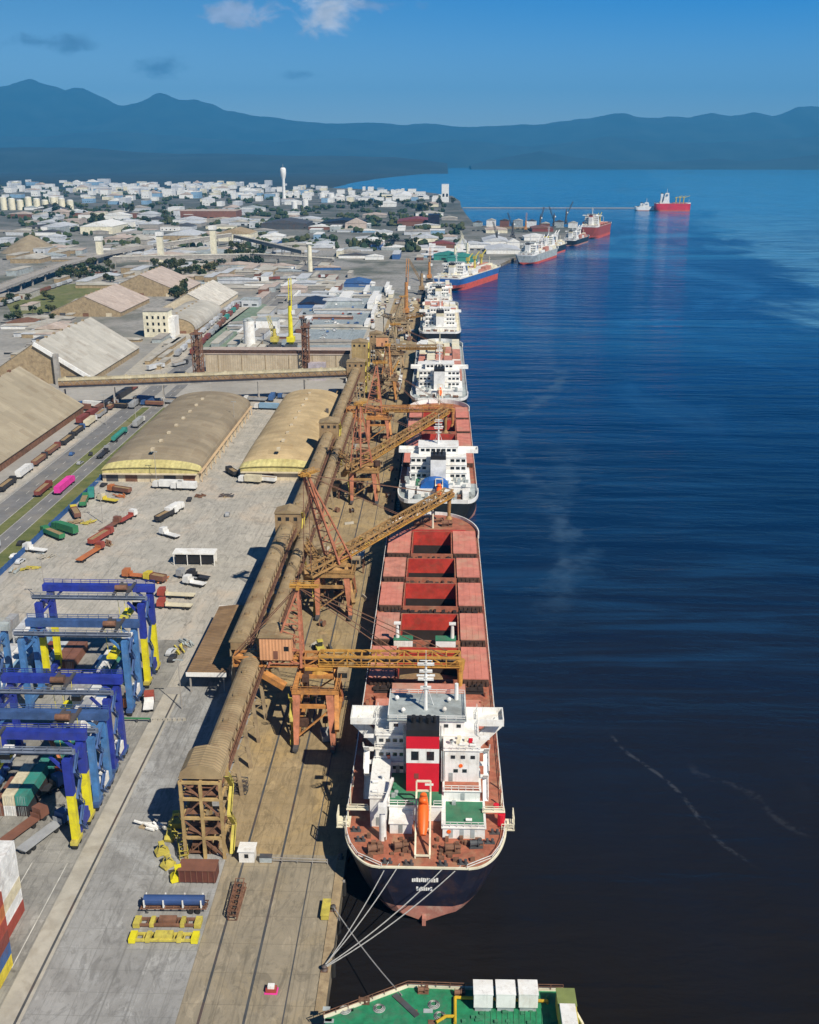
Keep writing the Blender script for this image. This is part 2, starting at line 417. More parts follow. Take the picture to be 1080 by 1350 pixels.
# ------------------------------------------------------------------ land
m, t, b, pos, obj = newmat('port_ground')
x, y, z = t.sep(pos)
g1 = t.noise(pos, .02, 8, .65, .5); g2 = t.noise(pos, .006, 6, .6, .8); g3 = t.noise(pos, .25, 5, .6)
c = t.mix(t.step(g1, .35, .65), (.28, .27, .25), (.38, .365, .335))
c = t.mix(t.math('MULTIPLY', t.step(g3, .35, .7), .3), c, (.22, .20, .175))
far = t.step(y, 560, 1000)
tex = t.noise(pos, .018, 7, .75, .3)
dark = t.mix(t.step(tex, .40, .62), (.045, .06, .04), (.23, .22, .20))
town = t.mix(t.step(g2, .42, .58), dark, t.mix(t.step(g3, .4, .65), (.30, .295, .28), (.15, .15, .145)))
c = t.mix(t.math('MULTIPLY', far, .85), c, town)
fartown = t.step(y, 1500, 2300)
c = t.mix(t.math('MULTIPLY', fartown, .8), c, t.mix(t.step(t.noise(pos, .01, 6, .7), .45, .6), (.030, .045, .034), (.13, .13, .125)))
t.set(b.inputs['Base Color'], c); b.inputs['Roughness'].default_value = .95
t.set(b.inputs['Normal'], t.bump(g3, .2, .1))
M['ground'] = m
m, t, b, pos, obj = newmat('quay_wall_concrete')
n = t.noise(pos, .3, 6, .7)
t.set(b.inputs['Base Color'], t.mix(t.step(n, .3, .7), (.07, .06, .045), (.26, .22, .16))); b.inputs['Roughness'].default_value = .9
M['quaywall'] = m
coast = [(-18, -300), (-18, 1040), (-8, 1120), (42, 1250), (96, 1460), (206, 1810), (312, 2098), (335, 2125), (322, 2170), (250, 2160), (120, 2080), (70, 2250), (62, 2600),
         (56, 3050), (60, 3480), (40, 3950), (-70, 4420), (-300, 4720), (-620, 5150), (-1150, 5800), (-2200, 6300), (-3200, 6700), (-9000, 8000), (-16000, 9000), (-16000, -300)]
def ashore(x, y):
    r = False
    for (a, b_), (c_, d_) in zip(coast, coast[1:] + coast[:1]):
        if (b_ > y) != (d_ > y) and x < (c_ - a) * (y - b_) / (d_ - b_) + a: r = not r
    return r


gr = MB().prism(coast, -3, 4, 1, 0).build('ground', [M['ground'], M['quaywall']]); tag(gr, kind='structure')


def sheet(name, pts, z, mt, kind='structure'):
    o = MB().face([(px, py, z) for px, py in pts]).build(name, mt); return tag(o, kind=kind)


def rect(x0, x1, y0, y1): return [(x0, y0), (x1, y0), (x1, y1), (x0, y1)]


def slabmat(name, c0, c1, joint, jx, jy, dustc, damt, dsc=.05, tracks=True):
    m, t, b, pos, obj = newmat(name)
    x, y, z = t.sep(pos)
    a1 = t.noise(pos, .11, 8, .7, .4); a2 = t.noise(pos, dsc, 7, .65, 1.2); a3 = t.noise(pos, 1.1, 5, .6)
    c = t.mix(t.step(a1, .3, .7), c0, c1)
    wn = t.N('ShaderNodeTexWhiteNoise', noise_dimensions='2D'); cv = t.N('ShaderNodeCombineXYZ')
    t.set(cv.inputs[0], t.math('FLOOR', t.math('DIVIDE', x, jx))); t.set(cv.inputs[1], t.math('FLOOR', t.math('DIVIDE', y, jy))); t.set(wn.inputs[0], cv.outputs[0])
    c = t.mix(t.math('MULTIPLY', wn.outputs['Value'], .18), c, [v * .6 for v in c0])
    c = t.mix(t.math('MULTIPLY', t.step(a2, .48, .66), damt), c, dustc)
    c = t.mix(t.math('MULTIPLY', t.step(a3, .55, .75), .25), c, [v * .5 for v in c0])
    a4 = t.noise(t.scl(pos, .3, .12), 1.0, 8, .72, 2.0); c = t.mix(t.math('MULTIPLY', t.step(a4, .49, .62), .5), c, [v * .55 for v in c0])
    a5 = t.noise(t.scl(pos, .5, .2), 1.0, 6, .7, 1.0); c = t.mix(t.math('MULTIPLY', t.step(a5, .56, .7), .4), c, [min(1, v * 1.45) for v in c1])
    if tracks:   # tyre marks running along the quay
        tr = t.noise(t.scl(pos, 1.1, .012), 1.0, 5, .7, .3)
        c = t.mix(t.math('MULTIPLY', t.step(tr, .52, .68), .42), c, [v * .52 for v in c0])
        tr2 = t.noise(t.scl(pos, .35, .05), 1.0, 5, .7, 2.5); c = t.mix(t.math('MULTIPLY', t.step(tr2, .56, .66), .3), c, [v * .5 for v in c0])
    oil = t.noise(pos, .19, 3, .5, .5)
    c = t.mix(t.math('MULTIPLY', t.step(oil, .69, .76), .65), c, (.075, .07, .062))
    for ax, j in ((x, jx), (y, jy)):
        fr = t.math('FRACT', t.math('DIVIDE', ax, j)); e = t.math('LESS_THAN', fr, .14 / j)
        c = t.mix(t.math('MULTIPLY', e, .4), c, joint)
    t.set(b.inputs['Base Color'], c); b.inputs['Roughness'].default_value = .92
    t.set(b.inputs['Normal'], t.bump(a3, .25, .08)); return m


M['quaydeck'] = slabmat('quay_deck_concrete', (.235, .205, .15), (.335, .285, .205), (.12, .10, .07), 6, 7, (.34, .27, .16), .5)
M['lane'] = slabmat('quay_lane_concrete', (.235, .232, .222), (.335, .335, .325), (.15, .15, .14), 5, 5, (.41, .42, .42), .7, .035)
M['dustdeck'] = slabmat('grain_dusted_deck', (.26, .195, .105), (.37, .28, .155), (.15, .11, .06), 6, 7, (.45, .315, .135), .65)
M['yard'] = slabmat('yard_paving', (.34, .325, .285), (.47, .44, .385), (.22, .20, .175), 12, 12, (.50, .42, .33), .75, .028)
M['rtgyard'] = slabmat('container_yard_paving', (.21, .205, .19), (.33, .32, .29), (.13, .12, .11), 4, 4, (.15, .14, .12), .6, .06)
sheet('quay_deck', rect(-42, -18.4, -300, 172), 4.02, M['quaydeck'])
sheet('dusted_quay_deck', rect(-47, -18.4, 172, 1036), 4.02, M['dustdeck'])
sheet('truck_lane', [(-67.2, -300), (-42, -300), (-42, 172), (-47, 172), (-47, 430), (-52.6, 430), (-62.5, 330), (-67.2, 240)], 4.02, M['lane'])
sheet('container_yard', rect(-140, -71.6, -300, 268), 4.02, M['rtgyard'])
sheet('storage_yard', [(-71.6, 268), (-140, 268), (-140, 418), (-96, 418), (-90, 575), (-104, 575), (-88, 575), (-88, 418), (-52.6, 430), (-62.5, 330), (-67.2, 240), (-71.6, 240)], 4.03, M['yard']) if False else None
sheet('storage_yard', [(-71.6, 268), (-71.6, 240), (-67.2, 240), (-62.5, 330), (-52.6, 430), (-52.6, 580), (-146.5, 580), (-146.5, 330), (-140, 268)], 4.03, M['yard'])
kb = MB().box(-71.6, -67.2, -300, 236, 4, 4.14).build('kerb_strip', M['pave']); tag(kb, kind='structure')
cope = MB().box(-19.6, -17.9, -300, 1036, 4.0, 4.22).build('quay_coping', M['conc']); tag(cope, kind='structure')
# highway beside the port: verge, carriageways, median, far verge
sheet('road', rect(-178.5, -167.6, 200, 1500), 4.03, M['asphalt'])
sheet('carriageway', rect(-163.2, -155.6, 200, 1500), 4.03, M['asphalt'])
sheet('truck_queue_road', rect(-188.5, -179.4, 200, 1500), 4.05, M['yard'])
m, t, b, pos, obj = newmat('grass')
n = t.noise(pos, .15, 7, .7); n2 = t.noise(pos, .03, 5, .6)
gc = t.mix(t.step(n, .3, .7), (.075, .10, .025), (.16, .165, .055)); gc = t.mix(t.math('MULTIPLY', t.step(n2, .5, .68), .6), gc, (.22, .19, .11))
t.set(b.inputs['Base Color'], gc); b.inputs['Roughness'].default_value = .95; t.set(b.inputs['Normal'], t.bump(n, .6, .3)); M['grass'] = m
sheet('grass_verge', rect(-155.6, -148.2, 200, 560), 4.05, m, 'stuff')
sheet('grass_median', rect(-167.6, -163.2, 200, 560), 4.07, m, 'stuff')
sheet('grass_field', [(-384, 915), (-345, 940), (-345, 1085), (-400, 1160), (-432, 1130), (-425, 1000)], 4.06, m, 'stuff')
# painted lines
M['line'] = mat('road_line_paint', (.58, .57, .52), .8, var=.3, dirt=(.3, .28, .24), damt=.7, dsc=.6)
M['yline'] = mat('yellow_line_paint', (.50, .40, .10), .8, var=.3, dirt=(.3, .27, .2), damt=.7, dsc=.6)
mk = MB()
for k in range(60):
    y0 = 205 + k * 11
    mk.face([(-172.9, y0, 4.045), (-172.7, y0, 4.045), (-172.7, y0 + 4, 4.045), (-172.9, y0 + 4, 4.045)])
    mk.face([(-159.5, y0, 4.045), (-159.3, y0, 4.045), (-159.3, y0 + 4, 4.045), (-159.5, y0 + 4, 4.045)])
for x0 in (-178.3, -167.9, -163.0, -155.9): mk.face([(x0, 205, 4.045), (x0 + .2, 205, 4.045), (x0 + .2, 900, 4.045), (x0, 900, 4.045)])
tag(mk.build('road_markings', M['line']), kind='structure')
mk = MB()
for x0, y0, y1 in ((-73.4, 140, 168), (-80.5, 100, 168)): mk.face([(x0, y0, 4.04), (x0 + .18, y0, 4.04), (x0 + .18, y1, 4.04), (x0, y1, 4.04)])
tag(mk.build('lane_markings', M['line']), kind='structure')
# crane rails sunk in the quay, the yard crane runway edge
rl = MB()
for x0 in (-68.0, -38.3, -30.9):
    rl.box(x0 - .22, x0 + .22, -200, 980 if x0 > -60 else 236, 4.02 if x0 > -60 else 4.1, 4.045 if x0 > -60 else 4.165)
tag(rl.build('crane_rails', M['dkgrey']), kind='structure')
rl = MB()
for x0 in (-24.6,): rl.face([(x0 - .12, 60, 4.035), (x0 + .12, 60, 4.035), (x0 + .12, 900, 4.035), (x0 - .12, 900, 4.035)])
tag(rl.build('quay_drain_channels', M['dkgrey']), kind='structure')
# pier far out
tag(MB().box(60, 640, 3040, 3052, 1.2, 3.2).build('far_pier', M['concgrey']), kind='structure')
tag(MB().prism([(58, 2180), (200, 2150), (330, 2126), (332, 2148), (205, 2185), (60, 2215)], -2, 3.6).build('far_jetty', M['conc']), kind='structure')

# ------------------------------------------------------------------ hills
m, t, b, pos, obj = newmat('forested_hills')
n = t.noise(pos, .0016, 7, .65); t.set(b.inputs['Base Color'], t.mix(t.step(n, .35, .65), (.005, .016, .02), (.016, .032, .034)))
b.inputs['Roughness'].default_value = 1; M['hill'] = m


def ridge(name, prof, dist, depth, seed, jag=.16, base=0.):
    """range of hills whose crest follows surveyed (azimuth px, elevation px) points at that distance"""
    pts = []
    K = dist / 1428.
    n = 420; x0, x1 = prof[0][0], prof[-1][0]
    for i in range(n + 1):
        px = x0 + (x1 - x0) * i / n
        for (a, ya), (c_, yc) in zip(prof, prof[1:]):
            if a <= px <= c_: py = ya + (yc - ya) * (px - a) / (c_ - a); break
        pts.append(((px - 583) * K, max(2., CAM_H + rise(py) * dist)))
    rows = []; nv = 18
    for j in range(nv + 1):
        v = j / nv; e = (v / .55) ** .8 if v < .55 else max(0, 1 - (v - .55) / .45) ** .9
        row = []
        for i, (X, H) in enumerate(pts):
            Y = dist + (v - .55) * depth
            nz = mnoise.fractal(Vector((X / 1500 + seed, Y / 1100, seed)), 1., 2.2, 5)
            H = H * (1 + .055 * mnoise.fractal(Vector((X / 700 + seed, 2.5, seed)), 1., 2.1, 5))
            spur = 1 - jag * 2.2 * abs(mnoise.noise(Vector((X / 620 + seed, Y / 3000, 3)))) * (1 - e)
            h = H * e * spur + H * jag * nz * (e * (1.08 - e) * 2 + .06)
            row.append((X, Y, base + max(-6, h) if 0 < j < nv else -8))
        rows.append(row)
    o = MB().grid(rows).build(name, M['hill'], smooth=True); return tag(o, kind='structure')


ridge('far_mountains', [(-420, 150), (-250, 128), (-120, 120), (0, 113), (25, 110), (50, 104), (78, 112), (90, 119), (112, 118), (130, 124), (160, 134), (172, 133), (195, 127), (215, 121), (240, 128), (262, 125), (285, 136), (300, 146), (340, 151), (370, 156), (400, 160), (480, 164), (560, 163), (640, 166), (700, 165), (740, 160), (760, 157), (800, 153), (820, 150), (850, 154), (870, 153), (900, 156), (930, 147), (955, 152), (980, 149), (1010, 151), (1040, 140), (1060, 143), (1085, 146), (1200, 138), (1400, 150), (1600, 165)], 21500, 7000, 3.1, .15)
ridge('near_mountains', [(-300, 185), (-60, 176), (40, 180), (150, 172), (260, 181), (350, 186), (450, 180), (540, 190), (600, 184), (700, 193), (800, 181), (900, 188), (1000, 183), (1100, 178), (1300, 186), (1450, 200)], 17500, 3500, 8.3, .22)
ridge('low_hills', [(-400, 200), (-100, 196), (20, 194), (110, 195), (200, 201), (330, 203), (450, 206), (520, 207), (560, 211), (590, 215)], 11500, 3200, 5.7, .25)
ridge('wooded_island', [(620, 217), (670, 207), (712, 199), (760, 208), (820, 212), (880, 213), (940, 208), (980, 212), (1020, 209), (1080, 202), (1200, 196), (1350, 208)], 14200, 1500, 2.2, .25)
# wooded plain between the town and the hills
pl = []
for j in range(15):
    y_ = 4300 + j * 420; row = []
    for i in range(61):
        xr = P(428 + min(j, 12) / 12. * 135, 208 + 137 * 1428 / y_, 0)[0]
        x_ = -11000 + (11000 + xr) * i / 60
        row.append((x_, y_ - (600 * (i / 60.) if j == 0 else 0) + 300, 4.5 + 13 * abs(mnoise.noise(Vector((x_ / 260, y_ / 200, 1)))) if 0 < i < 60 and 0 < j < 14 else -1))
    pl.append(row)
tag(MB().grid(pl).build('wooded_plain', M['hill'], smooth=True), kind='stuff')

# ------------------------------------------------------------------ haze
m = bpy.data.materials.new('haze'); m.use_nodes = True; nt = m.node_tree
nt.nodes.remove(nt.nodes['Principled BSDF'])
pv = nt.nodes.new('ShaderNodeVolumePrincipled'); pv.inputs['Color'].default_value = (.075, .485, 1.0, 1)
pv.inputs['Density'].default_value = HAZE = 5.2e-5; pv.inputs['Anisotropy'].default_value = .0
nt.links.new(pv.outputs[0], nt.nodes['Material Output'].inputs['Volume'])
hz = MB().box(-34000, 34000, -1600, 31000, -10, 1990).build('haze', m); tag(hz, kind='stuff')
# ------------------------------------------------------------------ ships
def hull_half(s, z, B, D, tw, fa=.075, fb=.11):
    zz = max(0., min(1., z / D)); h = B / 2
    if s < fa: hd = tw + (h - tw) * sqrt(max(0, 1 - (1 - s / fa) ** 2))
    elif s > 1 - fb: hd = h * sqrt(max(0, 1 - ((s - 1 + fb) / fb) ** 2))
    else: hd = h
    if s < .17: hw = h * sin(pi / 2 * s / .17) ** .75; bl = zz ** (.36 + 2 * s)
    elif s > .84: hw = h * max(0, 1 - ((s - .84) / .135) ** 1.8); bl = zz ** 1.25
    else: hw = h; bl = 1
    return hw + (hd - hw) * bl


def stations(n=22, extra=()):
    s = [0, .004, .01, .018, .028, .04, .055, .075, .1, .13, .17] + [.17 + .67 * i / 8 for i in range(1, 9)] + [.865, .89, .91, .93, .945, .96, .972, .982, .99, .996, 1.0]
    return sorted(set(s + list(extra)))


def build_hull(root, L, B, D, tw, mh, mb, boot, bulwark=1.0):
    S = stations(); Zs = [-1.6, 0, boot * .5, boot, boot + .04, D * .5, D * .75, D]
    mbb = MB()
    def row(side, s):
        return [(side * hull_half(s, z, B, D, tw), s * L + (0 if s < .5 else max(0, (z - D) * .12 * (s - .84) / .16) if s > .84 else 0), z) for z in Zs]
    for side in (-1, 1):
        mbb.grid([row(side, s) for s in S], mf=lambda i, j: 1 if j < 3 else 0)
    mbb.grid([row(-1, 0), row(1, 0)], mf=lambda i, j: 1 if j < 3 else 0)
    o = mbb.build('hull', [mh, mb], root, smooth=False, weld=True)
    return o


def build_deck(root, L, B, D, tw, holes, mdeck, z=None, s0=0, s1=1., name='deck'):
    z = D - .03 if z is None else z
    ys = [s * L for s in stations() if s0 <= s <= s1] + [h for a in holes for h in (a[0], a[1])]
    ys = sorted(set([s0 * L, s1 * L] + ys)); mbb = MB()
    hb = lambda y: max(.02, hull_half(y / L, D, B, D, tw) - .06)
    for ya, yb in zip(ys, ys[1:]):
        if yb - ya < 1e-4: continue
        ho = [h for h in holes if h[0] - .01 <= (ya + yb) / 2 <= h[1] + .01]
        if ho:
            x0, x1 = ho[0][2], ho[0][3]
            mbb.face([(-hb(ya), ya, z), (x0, ya, z), (x0, yb, z), (-hb(yb), yb, z)]); mbb.face([(x1, ya, z), (hb(ya), ya, z), (hb(yb), yb, z), (x1, yb, z)])
        else: mbb.face([(-hb(ya), ya, z), (hb(ya), ya, z), (hb(yb), yb, z), (-hb(yb), yb, z)])
    return mbb.build(name, mdeck, root)


def bulwark(root, L, B, D, tw, s0, s1, h, mt, name='bulwark', th=.35, n=40, close=False):
    """raised rim following the deck edge between two stations"""
    mbb = MB()
    for side in (-1, 1):
        prev = None
        for i in range(n + 1):
            s = s0 + (s1 - s0) * i / n; x = side * hull_half(s, D, B, D, tw); y = s * L; p = (x * .999, y)
            if prev: mbb.bar((prev[0], prev[1], D + h / 2), (p[0], p[1], D + h / 2), th, h)
            prev = p
    if close: mbb.bar((-tw, .1, D + h / 2), (tw, .1, D + h / 2), th, h)
    return mbb.build(name, mt, root)


def edge_rail(root, L, B, D, tw, s0, s1, mt, n=60):
    for side in (-1, 1):
        pts = [(side * (hull_half(s0 + (s1 - s0) * i / n, D, B, D, tw) - .25), (s0 + (s1 - s0) * i / n) * L, D) for i in range(n + 1)]
        MB().rail(pts, 1.1, 3.2, .055).build('guard_rail', mt, root)


def windows(root, mesh, spots, rz=0):
    """each window its own part sharing one mesh"""
    for p, r in spots:
        o = bpy.data.objects.new('window', mesh); COL.objects.link(o); o.parent = root; o.location = p; o.rotation_euler = (0, 0, r)


def win_mesh(w_, h_):
    mbb = MB(); mbb.box(-w_ / 2, w_ / 2, -.04, .04, -h_ / 2, h_ / 2); o = mbb.build('window', M['glass']); me = o.data; bpy.data.objects.remove(o); return me


WIN = win_mesh(.9, .75); WIN_B = win_mesh(1.5, 1.1)


def hold_parts(root, h, D, depth, mats, grain=None):
    y0, y1, x0, x1 = h
    mbb = MB()
    zb = D - depth
    for q in (((x0, y0), (x1, y0)), ((x1, y0), (x1, y1)), ((x1, y1), (x0, y1)), ((x0, y1), (x0, y0))):
        (ax, ay), (bx, by) = q; mbb.face([(ax, ay, D - 3.3), (bx, by, D - 3.3), (bx, by, D + 1.75), (ax, ay, D + 1.75)], 0); mbb.face([(ax, ay, zb), (bx, by, zb), (bx, by, D - 3.31), (ax, ay, D - 3.31)], 1)  # lower walls coloured near-black, standing in for shade deep in the hold
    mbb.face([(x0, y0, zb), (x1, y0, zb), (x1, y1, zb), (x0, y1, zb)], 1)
    if grain:
        n = 8; rows = []
        for i in range(n + 1):
            rows.append([(x0 + (x1 - x0) * j / n, y0 + (y1 - y0) * i / n, zb + .3 + grain * max(0, 1 - sqrt((i / n - .5) ** 2 + (j / n - .5) ** 2) * 1.5) + random.random() * .3) for j in range(n + 1)])
        mbb.grid(rows, 2)
    mbb.build('hold', mats, root)
    cm = MB()
    for a in ((x0 - .35, x0 - .02, y0 - .35, y1 + .35), (x1 + .02, x1 + .35, y0 - .35, y1 + .35), (x0 - .02, x1 + .02, y0 - .35, y0 - .02), (x0 - .02, x1 + .02, y1 + .02, y1 + .35)):
        cm.box(*a, D - .02, D + 1.8)
    for k in range(6):
        yk = y0 + (y1 - y0) * k / 5.; cm.box(x0 - .6, x0 - .36, yk - .1, yk + .1, D, D + 1.6); cm.box(x1 + .36, x1 + .6, yk - .1, yk + .1, D, D + 1.6)
    cm.build('hatch_coaming', M['deck'], root)


def cover(root, x0, x1, y0, y1, z, mt, nr=4):
    mbb = MB(); mbb.box(x0, x1, y0, y1, z, z + 1.0)
    for k in range(nr + 1):
        xk = x0 + (x1 - x0) * k / nr; mbb.box(xk - .06, xk + .06, y0 + .1, y1 - .1, z + .99, z + 1.07)
    for k in (0, .5, 1): mbb.box(x0 + .15, x1 - .15, y0 + (y1 - y0 - .3) * k, y0 + (y1 - y0 - .3) * k + .3, z + .98, z + 1.05)
    o = mbb.build('hatch_cover', mt, root); c = MB(); c.box(x0 + .05, x1 - .05, y0 - .22, y0 - .01, z - 1.0, z + .82)  # dark band added across the cover's sunlit near face to darken it
    for k in range(6): xk = x0 + .3 + (x1 - x0 - 1) * k / 5; c.box(xk, xk + .5, y0 - .5, y0 - .23, z - .9, z + .5)
    c.build('gear_dark_band', M['dkrust'], o); return o


def winch(root, x, y, z, s=1., mt=None, rz=0):
    mbb = MB()
    mbb.box(-1.3 * s, 1.3 * s, -.7 * s, .7 * s, 0, .25 * s).tube((-1.1 * s, 0, .9 * s), (.4 * s, 0, .9 * s), .55 * s, n=10).tube((.5 * s, 0, .9 * s), (1.4 * s, 0, .9 * s), .3 * s, n=8)
    for k in (-1.1, .4): mbb.tube((k * s - .06, 0, .9 * s), (k * s + .06, 0, .9 * s), .8 * s, n=10)
    mbb.box(.6 * s, 1.2 * s, .3 * s, .9 * s, .2 * s, 1.3 * s)
    o = mbb.build('winch', mt or M['green'], root); o.location = (x, y, z); o.rotation_euler = (0, 0, rz); return o


def lattice_mast(root, x, y, z, h, mt, name='radar_mast'):
    mbb = MB(); mbb.tube((x, y, z), (x, y, z + h), .42, .22)
    for f, wd in ((.45, 2.2), (.62, 3.2), (.78, 2.6), (.92, 3.4)):
        mbb.box(x - wd / 2, x + wd / 2, y - .5, y + .5, z + h * f, z + h * f + .16); mbb.rail([(x - wd / 2, y - .5, z + h * f), (x + wd / 2, y - .5, z + h * f)], .7, 1.2, .04)
    mbb.bar((x - 1.9, y + .1, z + h * .7), (x + 1.9, y + .1, z + h * .7), .22, .45).bar((x - 1.3, y, z + h), (x + 1.3, y, z + h), .14)
    for s in (-1, 1): mbb.bar((x + s * 1.6, y + 2, z), (x, y, z + h * .55), .12)
    mbb.tube((x, y, z + h), (x, y, z + h + 2.4), .06, n=5)
    return mbb.build(name, mt, root)


def lifeboat(root, x, y0, z0, y1, z1, w_=2.25):
    """free-fall boat on its sloping launch cradle, running aft from (y1, z1) down to (y0, z0)"""
    d = Vector((0, y0 - y1, z0 - z1)); n = Vector((0, -d.z, d.y)); n = -n.normalized() if n.z > 0 else n.normalized(); up = Vector((0, d.z, -d.y)).normalized()
    if up.z < 0: up = -up
    rows = []
    for i in range(9):
        f = i / 8; r = w_ / 2 * (sin(pi * (.08 + .84 * f)) ** .45); c = Vector((x, y1, z1)) + d * f + up * 1.0
        rows.append([tuple(c + Vector((cos(a), 0, 0)) * r + up * sin(a) * r * (.95 if sin(a) > 0 else .7)) for a in [2 * pi * k / 12 for k in range(13)]])
    mbb = MB(); mbb.grid(rows); mbb.face(rows[0][:-1]); mbb.face(rows[-1][:-1])
    c = Vector((x, y1, z1)) + d * .22 + up * 1.9; mbb.box(x - .7, x + .7, c.y - .7, c.y + .7, c.z - .4, c.z + .7)
    o = mbb.build('lifeboat', M['orange'], root, smooth=True)
    fr = MB(); e = d * .42
    for s in (-1, 1):
        p = Vector((x + s * (w_ / 2 + .25), y1, z1)) - d * .12; q = Vector((x + s * (w_ / 2 + .25), y0, z0)) + e
        fr.bar(p, q, .34, .5)
        for f in (0, .33, .66, 1): c = p.lerp(q, f); fr.bar(c, (c.x, c.y, 12), .26)
    for f in (0, .3, .6, 1):
        c = (Vector((0, y1, z1)) - d * .12).lerp(Vector((0, y0, z0)) + e, f); fr.bar((x - w_ / 2 - .25, c.y, c.z), (x + w_ / 2 + .25, c.y, c.z), .3, .3)
    fr.bar((x - w_ / 2 - .25, y1 + .6, z1 + 2.9), (x + w_ / 2 + .25, y1 + .6, z1 + 2.9), .35)
    for s in (-1, 1): fr.bar((x + s * (w_ / 2 + .25), y1 + .6, z1 - .3), (x + s * (w_ / 2 + .25), y1 + .6, z1 + 2.9), .3)
    fr.build('launch_cradle', M['cream'], root); return o


def tiers(root, lst, m_, railm=None, name='deckhouse'):
    mbb = MB()
    for (x0, x1, y0, y1, z0, z1) in lst:
        mbb.box(x0, x1, y0, y1, z0, z1)
        mbb.box(x0 - .25, x1 + .25, y0 - .25, y1 + .25, z1 - .003, z1 + .16)
    return mbb.build(name, m_, root)


# ---- the near bulk carrier
L1, B1W, D1, TW1 = 196., 32., 12., 8.2
def near_ship():
    r = thing('bulk_carrier', 'nearest bulk carrier with dark blue hull, pink red hatch covers and red white banded funnel', 'ship', (-2, 158.3, 0), 0, 'ships moored in line along the quay')
    hatches = [(70, 87.5, -8, 7.6), (92, 108.8, -8, 7.6), (114.3, 131, -7.8, 7.4), (135.8, 151.6, -7.6, 7.2), (156, 177, -6.6, 6.3)]
    build_hull(r, L1, B1W, D1, TW1, M['navy'], M['boot'], 3.6)
    build_deck(r, L1, B1W, D1, TW1, [h for h in hatches], M['deck'])
    for i, h in enumerate(hatches):
        hold_parts(r, h, D1, 13 if i else 7, [M['hold'], M['floorshade'], M['grain']], 3.4 if i == 0 else None)
        y0, y1, x0, x1 = h
        hb = min(hull_half(y0 / L1, D1, B1W, D1, TW1), hull_half((y1 + (1 if i == 4 else 0)) / L1, D1, B1W, D1, TW1)) - 1.0
        for s, a in ((-1, x0), (1, x1)):
            mt = M['hatch'] if (i + (s > 0)) % 2 == 0 or s > 0 else M['hatch2']
            if s < 0: cover(r, -hb, x0 - .75, y0, y1, D1 + 1.1, mt)
            else: cover(r, x1 + .75, hb, y0, y1, D1 + 1.1, mt)
        # pipes and fittings on the strip between hatches
        f = MB(); yy = y0 - 2.4
        for k in range(4): f.tube((-13.5, yy - .9 + k * .55, D1 + .5), (13.5, yy - .9 + k * .55, D1 + .5), .14, n=5)
        for k in range(15):
            xk = -13 + k * 1.85 + random.uniform(-.4, .4); hh = random.uniform(.5, 1.6); ww = random.uniform(.25, .7)
            f.box(xk - ww, xk + ww, yy - .8 + random.random() * .5, yy + .8, D1, D1 + hh)
        for k in range(22):
            xk = random.uniform(-13.5, 13.5); f.box(xk - .3, xk + .3, yy + random.uniform(-1.9, 1.2), yy + 1.9, D1, D1 + random.uniform(.3, 1.1))
        f.box(-13.6, 13.6, yy - 1.7, yy + 1.7, D1 - .02, D1 + .08)
        f.build('deck_fittings', [M['floorshade'], M['dkrust']][i % 2], r)
    # white hatch-gear houses with posts between the two nearest hatches
    for x0, x1 in ((-9.6, -4.6), (1.6, 6.9)):
        h = MB(); h.box(x0, x1, 88.3, 91.2, 12, 15.4); h.box(x0 + .4, x0 + 1.1, 88.27, 88.3, 12.2, 14.2)
        hd = h.build('mast_house', M['white'], r)
        B1('house_roof', M['green'], hd, x0 - .1, x1 + .1, 88.2, 91.3, 15.4, 15.55)
        xp = x0 + .9 if x0 < 0 else x1 - .9
        MB().tube((xp, 90, 15.5), (xp, 90, 19.6), .55, .4).box(xp - .9, xp + .9, 89.4, 90.6, 19.5, 19.9).build('vent_post', M['white'], hd)
    edge_rail(r, L1, B1W, D1, TW1, .0, .9, M['white'])
    bulwark(r, L1, B1W, D1, TW1, .895, .9999, 2.6, M['white'], 'bow_bulwark')
    bulwark(r, L1, B1W, D1, TW1, .0, .075, .35, M['cream'], 'stern_rim', close=True)
    # forecastle
    fs = build_deck(r, L1, B1W * .99, D1, TW1, [], M['deck'], D1 + 1.5, .912, .998, 'forecastle')
    MB().box(-11.5, 11.5, 177.8, 178.8, 12, 13.9).build('forecastle_bulkhead', M['hold'], r)
    for x in (-5, 5): winch(r, x, 183.5, 13.5, 1.5, M['ruststeel'])
    for x in (-2.4, 2.4): winch(r, x, 187.8, 13.5, 1.1, M['ruststeel'])
    MB().tube((0, 181.5, 13.4), (0, 181.5, 24), .4, .2).box(-1.4, 1.4, 181.2, 181.8, 21, 21.3).build('fore_mast', M['cream'], r)
    # accommodation
    tiers(r, [(-10.8, 10.8, 26, 39, 12, 15), (-10.8, 10.8, 26, 38.5, 15.2, 18), (-10.6, 10.6, 26.3, 38, 18.2, 21), (-10.4, 10.4, 26.8, 38, 21.2, 24)], M['white'])
    wh = MB(); wh.box(-7.8, 7.8, 27.5, 37.6, 24.2, 27.2)
    wh.build('wheelhouse', M['white'], r)
    B1('monkey_island', M['grey'], r, -8.2, 8.2, 27.1, 38.4, 27.2, 27.45)
    for s in (-1, 1):
        wg = MB(); xa, xb = sorted((s * 7.8, s * 16.2)); wg.box(xa, xb, 31.4, 36.6, 23.7, 24.05)
        wg.box(xa, xb, 36.35, 36.6, 24.05, 25.3); wg.box(xa, xb, 31.4, 31.62, 24.05, 25.2)
        xc, xd = sorted((s * 14.4, s * 16.2)); wg.box(xc, xd, 30.2, 37, 23.72, 25.25) if False else wg.box(*sorted((s * 15.95, s * 16.2)), 31.62, 36.35, 24.05, 25.3)
        wg.bar((s * 10.6, 33.5, 18.5), (s * 15.4, 33.8, 23.6), .5, 2.6)
        wg.build('bridge_wing', M['white'], r)
    sp = []
